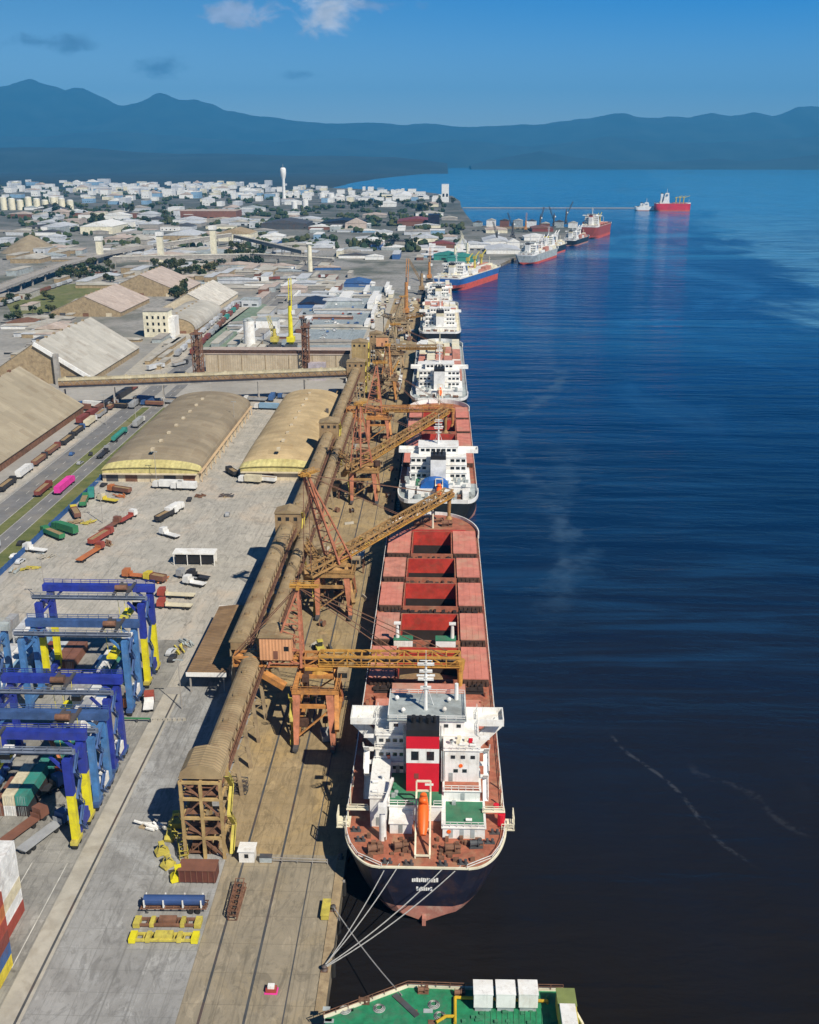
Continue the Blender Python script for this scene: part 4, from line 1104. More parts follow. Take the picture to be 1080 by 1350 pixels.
def loader(label, x, y, bang, blen, brise, mast_h, lean, main, chordm, mastm, tail=16., bz=15.2, house=True, hx=-8.5, mx=0., gauge=(-2.2, 6.8), base=(-9, 8)):
    """rail mounted ship loader: portal, luffing boom, A-frame mast with stays. local x towards the ship"""
    r = thing('ship_loader', label, 'ship loader', (x, y, 4), 0, 'ship loaders on the quay')
    x0, x1 = gauge; y0, y1 = base
    for xx in (x0, x1):
        for yy in (y0, y1):
            c = MB(); c.hexa([(xx - .55, yy - .55, 1.4), (xx + .55, yy - .55, 1.4), (xx + .55, yy + .55, 1.4), (xx - .55, yy + .55, 1.4), (xx * .9 - .9, yy * .7 - .9, bz - 2), (xx * .9 + .9, yy * .7 - .9, bz - 2), (xx * .9 + .9, yy * .7 + .9, bz - 2), (xx * .9 - .9, yy * .7 + .9, bz - 2)])
            lg = c.build('leg', mastm, r)
            b_ = MB(); b_.box(xx - .6, xx + .6, yy - 2.4, yy + 2.4, .75, 1.45)
            for k in (-1.8, -.6, .6, 1.8): b_.tube((xx - .25, yy + k, .42), (xx + .25, yy + k, .42), .42, n=10)
            b_.build('bogie', M['dkgrey'], lg)
    c = MB()
    for xx in (x0, x1): c.bar((xx, y0, 2.4), (xx, y1, 2.4), .8, 1.0); c.bar((xx * .95, y0 * .82, 7.5), (xx * .95, y1 * .82, 7.5), .5, .7); c.bar((xx, y0 * .9, 3), (xx * .93, 0, bz - 2.5), .4); c.bar((xx, y1 * .9, 3), (xx * .93, 0, bz - 2.5), .4)
    for yy in (y0, y1): c.bar((x0 * .93, yy * .78, 9.8), (x1 * .93, yy * .78, 9.8), .6, .9); c.bar((x0, yy * .95, 2.8), (x1 * .95, yy * .8, 9.4), .35)
    for xx in (x0 - .6, x1 + .6): c.box(xx - .55, xx + .55, y0 * .7 - 1.2, y1 * .7 + 1.2, bz - 2.05, bz - 1.1)
    for yy in (y0 * .7 - .7, -2.6, 2.6, y1 * .7 + .7): c.box(x0 - .04, x1 + .04, yy - .5, yy + .5, bz - 2.03, bz - 1.12)
    c.box(x0, x1, y1 * .4, y1 * .7, bz - 1.4, bz - 1.25)
    c.rail([(x0 - 1.3, y0 * .7 - 1.1, bz - 1.1), (x1 + 1.3, y0 * .7 - 1.1, bz - 1.1), (x1 + 1.3, y1 * .7 + 1.1, bz - 1.1), (x0 - 1.3, y1 * .7 + 1.1, bz - 1.1)], 1.1, 2, .05)
    c.build('portal_frame', main, r)
    c = MB()
    for k in range(4): c.bar((x0 - 1.2, y0 + 1 + (3 if k % 2 else 0), 3.2 * k + .4), (x0 - 1.2, y0 + 4 - (3 if k % 2 else 0), 3.2 * k + 3.6), .8, .14); c.rail([(x0 - 1.6, y0 + 1 + (3 if k % 2 else 0), 3.2 * k + .4), (x0 - 1.6, y0 + 4 - (3 if k % 2 else 0), 3.2 * k + 3.6)], 1, 1.6, .05)
    c.build('stair', M['oldyellow'], r)
    c = MB(); cx = (x0 + x1) / 2
    c.tube((cx, 0, bz - 1.12), (cx, 0, bz - .1), 3.0, 2.6, n=18).box(cx - 3.4, cx + 3.4, -2.7, 2.7, bz - .12, bz + .5); c.build('slewing_platform', chordm, r)
    dr = Vector((cos(bang), sin(bang), 0)); sd = Vector((-dr.y, dr.x, 0)); O = Vector((cx, 0, bz + .6)); tip = O + dr * blen + Vector((0, 0, brise)); tl = O - dr * tail + Vector((0, 0, -.1 - brise * .1))
    c = MB(); truss(c, O - dr * .0, tip, 3.4, 2.6, 3.4, .5); bo = c.build('boom', chordm, r)
    c = MB(); truss(c, tl, O, 3.4, 2.2, 3.2, .5); c.build('tail_boom', main, r)
    c = MB(); c.bar(tl + Vector((0, 0, .9)), O + Vector((0, 0, .9)), 1.6, .25); c.bar(O + Vector((0, 0, .9)), tip + Vector((0, 0, .9)), 1.6, .25)
    c.bar(O + sd * 1.3 + Vector((0, 0, .35)), tip + sd * 1.3 + Vector((0, 0, .35)), .8, .12)
    c.build('belt', M['belt'], r)
    c = MB()
    for s in (-1, 1): c.rail([O + sd * s * 2.2 + Vector((0, 0, .3)), tip + sd * s * 2.2 + Vector((0, 0, .3))], 1.2, 3.4, .06); c.bar(O + sd * s * 2.0 + Vector((0, 0, .25)), tip + sd * s * 2.0 + Vector((0, 0, .25)), .7, .12)
    c.build('boom_walkway', M['loaderyel'], r)
    c = MB(); c.tube(tip + Vector((0, 0, 1.2)), tip + Vector((0, 0, -1.5)), 1.2, .9, n=10).tube(tip + Vector((0, 0, -1.5)), tip + Vector((0, 0, -6.5 - brise * .2)), .75, .55, n=10).lathe([(.6, 0), (1.3, -1.2)], tuple(tip + Vector((0, 0, -6.5 - brise * .2))), 10); c.build('loading_chute', chordm, r)
    # A-frame mast
    O2 = O + dr * mx; top = O2 - dr * lean + Vector((0, 0, mast_h))
    c = MB()
    for s in (-1, 1):
        a = O2 + sd * s * 2.6 + dr * 1.2; b_ = top + sd * s * .9; c.bar(a, b_, .55, .55)
        a2 = O2 + sd * s * 2.6 - dr * 7 * (1 if lean < 6 else -1); c.bar(a2, b_, .5, .5)
        n = 6
        for k in range(n):
            f, g = (k + .3) / n, (k + .8) / n; c.bar(a.lerp(b_, f), a2.lerp(b_, g), .22); c.bar(a.lerp(b_, f), a2.lerp(b_, f), .22)
    for k in range(1, 8): f = k / 8; c.bar((O2 + sd * 2.6 + dr * 1.2).lerp(top + sd * .9, f), (O2 - sd * 2.6 + dr * 1.2).lerp(top - sd * .9, f), .24)
    c.build('mast', mastm, r)
    c = MB(); c.bar(top - sd * 1.8, top + sd * 1.8, .8, .8).bar(top - dr * 2, top + dr * 5, .5, .6).rail([top - dr * 2 + sd, top + dr * 5 + sd], 1, 1.5, .05).rail([top - dr * 2 - sd, top + dr * 5 - sd], 1, 1.5, .05); c.bar(top - dr * 2, top + dr * 5, 2.2, .12); c.build('mast_head', M['loaderyel'], r)
    c = MB()
    for s in (-1, 1):
        for f in (.55, .92): c.bar(top + sd * s * .8, O.lerp(tip, f) + sd * s * 1.6 + Vector((0, 0, 2.6)), .16)
        c.bar(top + sd * s * .8, tl + sd * s * 1.5 + Vector((0, 0, 2.2)), .2)
    c.build('stay', M['ruststeel'], r)
    if house:
        hc = O - dr * (-hx) + Vector((0, 0, 2.3)); c = MB(); c.box(-3.9, 3.9, -3.3, 3.3, 0, 6.2); h = c.build('machine_house', M['peach'], r); h.location = hc; h.rotation_euler = (0, 0, bang if abs(bang) < .2 else bang)
        MB().prof([(-4.2, 6.2), (0, 7.0), (4.2, 6.2), (4.2, 6.0), (-4.2, 6.0)], -3.6, 3.6).build('house_roof', M['galroof'], h)
        B1('door', pc('brown'), h, -.6, .5, -3.36, -3.3, .3, 2.5); B1('window', M['glass'], h, 2, 3.2, -3.36, -3.3, 2.5, 3.7)
    c = MB(); q = O + dr * 6 + sd * -3.2; c.box(q.x - 1.3, q.x + 1.3, q.y - 1.2, q.y + 1.2, bz - 2, bz + .8); cb = c.build('operator_cab', M['conc'], r)
    B1('cab_window', M['glass'], cb, q.x - 1.1, q.x + 1.1, q.y - 1.24, q.y - 1.19, bz - 1, bz + .3)
    c = MB()   # slanting discharge hood from the tail to the portal
    c.bar(tl + Vector((0, 0, 1.6)), (x0 - 4, y0 * .2, bz - 4.5), 1.9, 1.5); c.bar(O + dr * 4 + Vector((0, 0, -.5)), (x1 + 1.0, y0 - .5, 5.4), 1.1, 1.3); c.build('transfer_chute', main, r)
    c = MB(); q0 = Vector((-x - 45.5, y1 + 16, 13.4)); q1 = Vector((x0 - 1.5, y1 * .5, bz - 1.4)); truss(c, q0, q1, 2.2, 1.8, 2.6, .28); c.bar(q0 + Vector((0, 0, .4)), q1 + Vector((0, 0, .4)), 1.4, .3); c.bar(q0, (q0.x, q0.y, 0), .6); c.build('feeder_conveyor', chordm, r)
    c = MB()
    for k in range(7): c = MB(); a = random.uniform(x0, x1); b_ = random.uniform(y0, y1) * .7; z_ = random.choice((3.0, 8, bz - 1.05)); c.box(a - random.uniform(.4, 1.4), a + random.uniform(.4, 1.4), b_ - .7, b_ + .9, z_, z_ + random.uniform(1, 2.6)); c.bar((a, b_, z_ + .01), (a, b_, max(0, z_ - 5)), .2); c.build('drive_unit', M['dkrust'], r)
    return r


loader('nearest orange ship loader with level boom over the first ship and peach machine house', -34.6, 225, 0.0, 34.5, .2, 20.5, -.8, M['loader'], M['loaderyel'], M['loaderred'], 21, 15.0, True, -10.2, -5.4, (1.4, 10.2), (-14, 7))
loader('ship loader with red lattice mast and tan boom slewed over the first ship bow', -38.5, 292, radians(56), 63, 4.5, 31, 10, M['loadertan'], M['loadertan'], M['loaderred'], 13, 15.0, False, -7, -2.5, (2, 12), (-8, 9))
loader('ship loader with brown boom raised across the second ship foredeck', -37.2, 402, radians(60), 66, 7, 25, 4, M['loadertan'], M['loadertan'], M['loaderred'], 12, 14.6, False, -7, 0, (2, 12), (-8, 8))
loader('ship loader with level boom at the bow of the second ship', -36.5, 491, radians(1), 36, .4, 24, 1, M['loader'], M['loader'], M['loaderred'], 16, 14.6, False, -8, 0, (2, 12), (-8, 8))
loader('dusty tan ship loader reaching level over the third ship', -36.5, 664, radians(0), 32, .3, 16, 1, M['galwall'], M['galwall'], M['conc'], 13, 14.6, True, -8, 0, (2, 12), (-8, 8))
loader('small pale ship loader beside the third ship stern, boom folded along the quay', -37, 585, radians(84), 30, 2, 17, 1, M['galwall'], M['conc'], M['loader'], 9, 14, False, -7, 0, (2, 12), (-7, 7))
loader('rust brown ship loader beside the fourth ship', -36, 800, radians(20), 30, 3, 17, 1, M['conc'], M['galwall'], M['conc'], 10, 14, False, -7, 0, (2, 12), (-7, 7))

# mobile harbour cranes farther along
def harbour_crane(label, x, y, h, ang, blen, mt):
    r = thing('harbour_crane', label, 'crane', (x, y, 4), 0, 'tall harbour cranes')
    c = MB(); c.box(-4, 4, -6, 6, 1.2, 3.2)
    for sx_ in (-1, 1):
        for k in range(5): c.tube((sx_ * 3.4 - .4, -5 + 2.5 * k, .8), (sx_ * 3.4 + .4, -5 + 2.5 * k, .8), .8, n=8)
    c.build('chassis', M['dkgrey'], r)
    c = MB(); c.tube((0, 0, 3.2), (0, 0, h * .62), 1.9, 1.4, n=10).box(-2.8, 2.8, -3.6, 3.6, 5, 8.5); c.build('tower', mt, r)
    B1('cab', M['white'], r, 1.4, 3.6, -1.4, 1.2, h * .5, h * .5 + 2.6)
    d_ = Vector((cos(ang), sin(ang), 0)); c = MB(); truss(c, Vector((0, 0, h * .38)) + d_ * 1.6, Vector((0, 0, h)) + d_ * blen, 1.9, 1.6, 3, .32); c.build('boom', mt, r)
    c = MB(); c.bar((0, 0, h * .66), Vector((0, 0, h)) + d_ * blen, .18); c.bar((0, 0, h * .62), (0, 0, h * .7), 1.2); c.build('cable', M['dkgrey'], r)


harbour_crane('tall orange harbour crane on the quay beyond the fourth ship', -30, 905, 50, 1.4, 7, M['loader'])
harbour_crane('tall lime yellow crane standing in the yard behind the beige shed', -110, 752, 50, 1.5, 4, M['yellow'])
harbour_crane('short dull yellow crane left of the lime yellow one', -122, 752, 23, 2.6, 6, M['oldyellow'])


# ------------------------------------------------------------------ yard gantry cranes
def rtg(label, x0, x1, y0, y1, h, main, lower=None, beamm=None, tro=.5, spread=None):
    """rubber tyred gantry: girders along x, legs in pairs at each side"""
    r = thing('gantry_crane', label, 'gantry crane', ((x0 + x1) / 2, (y0 + y1) / 2, 4.02), 0, 'container yard gantry cranes')
    w2 = (x1 - x0) / 2; d2 = (y1 - y0) / 2; H = h - 4
    lo = H * .56
    for sx_ in (-1, 1):
        for sy_ in (-1, 1):
            xa, ya = sx_ * w2, sy_ * d2
            c = MB()
            if lower is not None:
                c.box(xa - .74, xa + .74, ya - .7, ya + .7, 1.9, lo, 0); c.box(xa - .8, xa + .8, ya - .76, ya + .76, lo, H - 1.6, 1); lg = c.build('leg', [lower, main], r)
            else:
                c.box(xa - .68, xa + .68, ya - .65, ya + .65, 1.9, H - 1.6); lg = c.build('leg', main, r)
            b_ = MB(); b_.box(xa - .75, xa + .75, ya - 1.7, ya + 1.7, 1.15, 1.95); b_.build('bogie', M['rtgmid'] if lower is None else M['oldyellow'], lg)
            for k in (-1, 1): MB().tube((xa - .45, ya + k * 1.0, .72), (xa + .45, ya + k * 1.0, .72), .72, n=12).build('wheel', M['tyre'], lg)
        c = MB(); c.box(*sorted((sx_ * w2 - .55, sx_ * w2 + .55)), -d2 + .62, d2 - .62, 2.0, 3.3); c.box(*sorted((sx_ * w2 - .5, sx_ * w2 + .5)), -d2 + .7, d2 - .7, H - 3.4, H - 2.2)
        c.bar((sx_ * w2, -d2 + .6, H - 6), (sx_ * w2, 0, H - 3.2), .35).bar((sx_ * w2, d2 - .6, H - 6), (sx_ * w2, 0, H - 3.2), .35)
        c.build('sill_beam', main, r)
    for sy_ in (-1, 1):
        ya = sy_ * d2 * .86; c = MB(); g_ = .65 if sy_ > 0 else .38; c.box(-w2 - 1.6, w2 + 1.6, ya - g_, ya + g_, H - (1.6 if sy_ > 0 else .75), H + .2)
        c.rail([(-w2 - 1.5, ya + sy_ * .9, H + .2), (w2 + 1.5, ya + sy_ * .9, H + .2)], 1.1, 2.4, .06); c.box(-w2 - 1.5, w2 + 1.5, *sorted((ya + sy_ * .65, ya + sy_ * 1.3)), H + .05, H + .17)
        for k in range(10): c.box(-w2 + 2 * w2 * k / 9 - .08, -w2 + 2 * w2 * k / 9 + .08, ya - g_ - .04, ya + g_ + .04, H - (1.63 if sy_ > 0 else .78), H + .22)
        c.build('girder', (beamm or main) if sy_ > 0 else M['greyblue'], r)
    xt = -w2 + 2 * w2 * tro
    c = MB(); c.box(xt - 2, xt - 1.4, -d2 * .95, d2 * .95, H + .45, H + 1.0).box(xt + 1.4, xt + 2, -d2 * .95, d2 * .95, H + .45, H + 1.0).box(xt - 1.38, xt + 1.38, -1.6, 1.6, H + .5, H + .9).box(xt - 1.1, xt + .9, -d2 * .4, d2 * .1, H + .92, H + 2.1); tr = c.build('trolley', M['dkgrey'], r)
    c = MB(); c.tube((xt - 1.6, -d2 * .5, H + 2.0), (xt + 1.4, -d2 * .5, H + 2.0), .7, n=10); c.build('hoist_drum', M['ruststeel'], tr)
    c = MB(); c.box(xt + 2.4, xt + 4.4, -1.4, 1.4, H - 4.4, H - 1.9); cb = c.build('cab', M['white'], tr); B1('cab_window', M['glass'], cb, xt + 2.3, xt + 4.5, -1.5, 1.5, H - 3.6, H - 2.5)
    sz_ = H - 7 if spread is None else spread
    c = MB(); c.box(xt - 1.2, xt + 1.2, -3.6, 3.6, sz_, sz_ + .7)
    for a in (-1, 1):
        for b_ in (-1, 1): c.bar((xt + a, b_ * 2.2, sz_ + .6), (xt + a * 1.3, b_ * 2.4, H + .5), .09)
    c.build('spreader', M['yellow'], tr)
    c = MB()
    for k in range(6):
        z0 = 2 + (H - 4) * k / 6; c.bar((w2 + 1.1, -d2 + .4 if k % 2 else -d2 + 2.8, z0), (w2 + 1.1, -d2 + 2.8 if k % 2 else -d2 + .4, z0 + (H - 4) / 6), .7, .12); c.rail([(w2 + 1.5, -d2 + .4 if k % 2 else -d2 + 2.8, z0), (w2 + 1.5, -d2 + 2.8 if k % 2 else -d2 + .4, z0 + (H - 4) / 6)], .9, 1.6, .05)
    c.build('stair', M['rtgmid'], r)
    c = MB(); c.box(w2 - .9, w2 + .9, -1.9, 1.9, 3.35, 5.5); c.build('engine_house', M['white'] if lower is None else beamm or main, r)
    c = MB(); c.box(-w2 - 1.2, -w2 - .7, -.9, .9, 3.4, 5.6); c.build('electric_cabinet', M['grey'], r)
    # slanted knee braces at the portal corners
    c = MB()
    for sy_ in (-1, 1):
        for sx_ in (-1, 1): c.bar((sx_ * w2, sy_ * d2 * .93, H - 5.2), (sx_ * (w2 - 3.6), sy_ * d2 * .86, H - 1.4), .45, .6)
    c.build('knee_brace', main, r)


rtg('dark blue gantry crane with yellow lower legs standing nearest the camera', -97.5, -73.2, 173.6, 181.6, 26, M['rtgblue'], M['yellow'], M['rtgblue'], .3)
rtg('light blue gantry crane directly behind the nearest yellow legged one', -97.5, -73, 186.5, 194.5, 23, M['rtglight'], None, M['rtgmid'], .75, 9)
rtg('dark blue gantry crane third from the camera, close behind the light blue one', -98, -73.4, 199, 207, 25, M['rtgblue'], None, M['rtgblue'], .55)
rtg('light blue gantry crane with a pale girder standing just in front of the rearmost crane', -103, -77.2, 226, 234.5, 26, M['rtglight'], None, M['rtgmid'], .85)
rtg('dark blue gantry crane with yellow lower legs, rearmost of the yard', -103.6, -76.8, 240.4, 249, 29.5, M['rtgblue'], M['yellow'], M['rtgblue'], .8)
rtg('pale blue gantry crane cut by the left picture edge beside the rear cranes', -136, -111.5, 228, 236, 24, M['rtglight'], None, M['grey'], .8)


# ------------------------------------------------------------------ containers
def container(label, x, y, z, rz, col, L=12.19, group='stacked shipping containers'):
    r = thing('shipping_container', label, 'shipping container', (x, y, z), rz, group)
    mt = CONT(col); c = MB(); h = 2.58; w2 = 1.22
    c.box(-w2, w2, -L / 2, L / 2, .06, h - .03)
    n = int(L / .56)
    for s in (-1, 1):
        for k in range(n): yk = -L / 2 + .3 + k * (L - .6) / n; c.box(*sorted((s * w2, s * (w2 + .035))), yk, yk + .27, .2, h - .2)
    c.build('container_body', mt, r)
    c = MB()
    for sx_ in (-1, 1):
        for sy_ in (-1, 1): c.box(*sorted((sx_ * (w2 - .12), sx_ * (w2 + .06))), *sorted((sy_ * (L / 2 - .16), sy_ * (L / 2 + .03))), 0, h)
        c.box(*sorted((sx_ * (w2 - .1), sx_ * (w2 + .05))), -L / 2 + .17, L / 2 - .17, 0, .16); c.box(*sorted((sx_ * (w2 - .1), sx_ * (w2 + .05))), -L / 2 + .17, L / 2 - .17, h - .13, h)
    c.build('corner_frame', mt, r)
    c = MB()
    for x_ in (-.75, -.3, .3, .75): c.bar((x_, -L / 2 - .06, .2), (x_, -L / 2 - .06, h - .2), .06)
    c.box(-.03, .03, -L / 2 - .05, -L / 2, .1, h - .1); c.build('door_bars', M['grey'], r); return r


CM = {}
def CONT(n):
    if n not in CM: CM[n] = mat('container_' + n, COLS[n], .6, var=.2, sc=.5, dirt=RUST, damt=.3, dsc=.35, streak=.3)
    return CM[n]


# stack at the lower left corner: three rows across, up to five high
rowc = [('white', 'white', 'white', 'cream', 'white', 'red'), ('cream', 'white', 'maroon', 'red', 'brown', 'grey'), ('white', 'cream', 'blue', 'red', 'grey', 'green')]
wd = ('topmost', 'second from top', 'third from top', 'third from ground', 'second from ground', 'lowest')
rw = ('quay side', 'middle', 'yard side')
for b_, (yy, nm) in enumerate(((148.2, 'far'), (134.6, 'near'))):
    for i in range(3):
        ht = 5
        cols = rowc[i] if b_ == 0 else (('red', 'orange', 'red', 'maroon', 'blue', 'yellow'), ('maroon', 'red', 'red', 'cream', 'orange', 'brown'), ('grey', 'red', 'maroon', 'blue', 'brown', 'maroon'))[i]
        ht = 6
        for k in range(ht):
            cl_ = cols[k] if b_ == 0 else cols[k]
            container('%s container, %s in %s row, %s block of corner stack' % (cl_, wd[k], rw[i], nm), (-77.9 if b_ == 0 else -74.6) - i * 2.62 + random.uniform(-.05, .05), yy, 4.05 + (ht - 1 - k) * 2.6, 0, cl_)
cc = ['red', 'maroon', 'grey', 'white', 'blue', 'brown', 'orange', 'pale_blue', 'black', 'teal', 'cream', 'silver']
n_ = 0
for bx, by, nx, nz, hint in ((-84, 203, 3, 2, 'under the nearest gantry cranes'), (-84, 219, 4, 2, 'between the two gantry groups'), (-86, 233, 3, 2, 'under the rear gantry cranes'), (-84, 247, 4, 2, 'behind the rear gantry crane legs'), (-101, 255, 4, 2, 'left of the rear dark blue gantry'), (-112, 248, 7, 3, 'at left picture edge behind rear cranes'), (-112, 262, 6, 3, 'back row at left picture edge'), (-106, 208, 5, 2, 'left of the nearest gantry cranes'), (-88, 189, 3, 2, 'beneath the light blue gantry crane')):
    for i in range(nx):
        hz_ = random.randint(1, nz); x_ = bx - i * 2.75
        for k in range(hz_):
            cl_ = random.choice(cc)
            if 'left picture' in hint: cl_ = ('pale_blue', 'white', 'silver', 'pale_blue', 'grey', 'silver', 'blue')[i]
            container('%s container, %s, %s, column %s' % (cl_.replace('_', ' '), ('lowest', 'second up', 'third up')[k], hint, ('one', 'two', 'three', 'four', 'five', 'six', 'seven')[i]), x_, by, 4.05 + 2.6 * k, 0, cl_, group='containers in the gantry yard')


# ------------------------------------------------------------------ canopy, huts and gear on the lane
r = thing('canopy', 'long low canopy with brown sheet roof and white fascia beside the gallery', 'canopy', (-60.2, 237, 4.05))
c = MB(); c.prof([(-5.2, 5.9), (0, 6.5), (5.2, 5.9), (5.2, 5.7), (-5.2, 5.7)], 0, 42); c.build('roof', M['brownroof'], r)
MB().box(-5.3, 5.3, -.2, -.02, 4.9, 6.1).box(-5.3, 5.3, 42.02, 42.2, 5, 6.1).build('fascia', M['white'], r)
for k in range(6):
    for s in (-1, 1): MB().box(s * 4.4 - .2, s * 4.4 + .2, .6 + 8.1 * k - .2, .6 + 8.1 * k + .2, 0, 5.75).build('post', M['concgrey'], r)

x_, y_ = P(327, 1132); r = thing('guard_hut', 'small white flat roofed hut on the quay beside the rail', 'hut', (x_, y_, 4.05))
B1('wall', M['white'], r, -1.5, 1.5, -1.3, 1.3, 0, 2.6); B1('roof', M['white'], r, -1.75, 1.75, -1.55, 1.55, 2.6, 2.78); B1('window', M['glass'], r, -.4, .4, -1.34, -1.3, 1.1, 2); B1('door', M['grey'], r, -1.54, -1.5, -.5, .4, .05, 2.1)
x_, y_ = P(351, 1136); r = thing('control_cabinet', 'low grey cabinet just right of the white hut', 'cabinet', (x_, y_, 4.05)); B1('cabinet_body', M['grey'], r, -1.2, 1.2, -.6, .6, .15, 1.3); B1('plinth', M['conc'], r, -1.3, 1.3, -.7, .7, 0, .15); B1('lid', M['dkgrey'], r, -1.25, 1.25, -.65, .65, 1.3, 1.4)
# railing across the quay by the hut
rr = MB(); rr.rail([P(352, 1137) + (4.05,), P(432, 1140) + (4.05,)], 1.2, 2.5, .07); tag(rr.build('safety_railing', M['concgrey']), 'thin grey railing crossing the quay right of the white hut', 'railing')
x_, y_ = P(263, 1158); r = thing('grain_hopper', 'dark red brown steel hopper box in front of the frame tower', 'hopper', (x_, y_, 4.05))
c = MB()
for q in ((-3.6, -3.4, -1.6, 1.6), (3.4, 3.6, -1.6, 1.6), (-3.4, 3.4, -1.6, -1.4), (-3.4, 3.4, 1.4, 1.6)): c.box(*q, .3, 3.0)
c.box(-3.4, 3.4, -1.4, 1.4, .3, .5); c.build('hopper_body', mat('oxide_steel', (.12, .04, .03), .7, dirt=RUST), r)
c = MB()
for k in range(7): c.box(-3.5 + k * 1.13, -3.35 + k * 1.13, -1.75, -1.6, .3, 2.9)
c.box(-3.7, 3.7, -1.78, 1.75, 3.0, 3.16); c.build('stiffener', pc('brown'), r); B1('skid', M['dkgrey'], r, -3.2, 3.2, -1.3, 1.3, 0, .3)


def flatbed(label, x, y, rz, load=None, mt=None, beamm=None, cat='trailer'):
    r = thing('flatbed_trailer', label, cat, (x, y, 4.05), rz, 'equipment parked across the lane')
    c = MB(); c.box(-6.2, 6.2, -.45, -.2, .95, 1.25).box(-6.2, 6.2, .2, .45, .95, 1.25)
    for k in range(9): c.box(-6.1 + k * 1.5, -5.9 + k * 1.5, -1.2, 1.2, 1.22, 1.35)
    for s in (-1, 1): c.box(-6.2, 6.2, s * 1.15 - .06, s * 1.15 + .06, 1.15, 1.38)
    c.build('chassis', beamm or M['ruststeel'], r)
    for k in (3.2, 4.5):
        for s in (-1, 1): MB().tube((k, s * .75, .5), (k, s * 1.15, .5), .5, n=12).build('wheel', M['tyre'], r)
    MB().box(-5.2, -5, -.9, -.7, .05, .95).box(-5.2, -5, .7, .9, .05, .95).box(-5.4, -4.8, -1, -.6, 0, .08).box(-5.4, -4.8, .6, 1, 0, .08).build('landing_leg', M['dkgrey'], r)
    return r


x_, y_ = P(231, 1200); r = flatbed('flatbed trailer loaded with a long blue tank frame, rearmost of three across the lane', x_, y_, .02)
c = MB(); c.tube((-5.6, 0, 2.3), (5.6, 0, 2.3), .95, n=14); c.build('blue_pipe', paint('pipe_blue', (.03, .07, .2)), r); c = MB()
for k in (-5.4, -1.8, 1.8, 5.2): c.box(k - .12, k + .12, -1.15, 1.15, 1.36, 1.7).box(k - .12, k + .12, -1.15, -.95, 1.7, 3.0).box(k - .12, k + .12, .95, 1.15, 1.7, 3.0)
c.build('cradle', M['white'], r)
for i, (px, py, lb) in enumerate(((222, 1219, 'middle rusty lifting frame with yellow ends lying across the lane'), (217, 1239, 'bright yellow green lifting frame lying nearest across the lane'))):
    x_, y_ = P(px, py); r = thing('lifting_frame', lb, 'lifting frame', (x_, y_, 4.05), .02, 'equipment parked across the lane')
    mt = M['ruststeel'] if i == 0 else M['oldyellow']
    c = MB()
    for s in (-1, 1): c.box(-5.6, 5.6, s * .8 - .18, s * .8 + .18, .35, .8)
    for k in range(7): c.box(-5.5 + k * 1.83 - .1, -5.5 + k * 1.83 + .1, -.62, .62, .4, .7)
    c.box(-1.6, 1.6, -.7, .7, .8, 1.5); c.build('main_beam', mt, r)
    for s in (-1, 1): MB().box(*sorted((s * 5.0, s * 6.2)), -1.15, 1.15, .1, 1.0).build('end_beam', M['yellow'] if i else M['oldyellow'], r); MB().box(*sorted((s * 2.4, s * 3.2)), -1.05, 1.05, .2, 1.05).build('cross_beam', M['oldyellow'], r)
# yellow grabs and lattice clutter left of the tower
def grab(label, px, py, mt, s=1., rz=0.):
    x_, y_ = P(px, py); r = thing('bulk_grab', label, 'clamshell grab', (x_, y_, 4.05), rz, 'grabs and gear beside the frame tower')
    for a in (-1, 1):
        c = MB(); pr = [(0, .3), (a * 1.7, .1), (a * 2.0, 1.0), (a * 1.3, 1.7), (0, 1.6)]; c.prof([(p * s, q * s) for p, q in pr], -1.2 * s, 1.2 * s); c.build('jaw', mt, r)
    c = MB()
    for a in (-1, 1):
        for b_ in (-1, 1): c.bar((a * 1.5 * s, b_ * .9 * s, 1.2 * s), (a * .4 * s, b_ * .5 * s, 3.7 * s), .18 * s)
    c.box(-.8 * s, .8 * s, -.6 * s, .6 * s, 3.5 * s, 4.1 * s); c.build('grab_arms', mt, r); MB().tube((-.5 * s, 0, 3 * s), (.5 * s, 0, 3 * s), .4 * s, n=10).build('sheave', M['dkgrey'], r)


for q in (('yellow clamshell grab at the foot of the lane, left of the dark hopper box', 236, 1160, M['yellow'], .8, .3), ('faded yellow grab in the row left of the frame tower, nearest the camera', 222, 1143, M['oldyellow'], .7, .9), ('yellow grab second in the row left of the frame tower', 214, 1126, M['oldyellow'], .7, .5), ('dirty yellow grab third in the row left of the frame tower', 226, 1106, M['oldyellow'], .75, 1.4), ('greenish yellow grab farthest in the row left of the frame tower', 234, 1090, M['oldyellow'], .9, .2)): grab(*q)
def lattice_stack(label, px, py, n, L, rz, mt, name='lattice_bundle'):
    x_, y_ = P(px, py); r = thing(name, label, 'lattice bundle', (x_, y_, 4.05), rz, 'grabs and gear beside the frame tower')
    for k in range(n):
        c = MB(); truss(c, (random.uniform(-.6, .6), -L / 2, .2 + k * 1.1), (random.uniform(-.6, .6), L / 2, .2 + k * 1.1), 1.6, .9, 1.5, .16); c.build('lattice_section', mt, r)


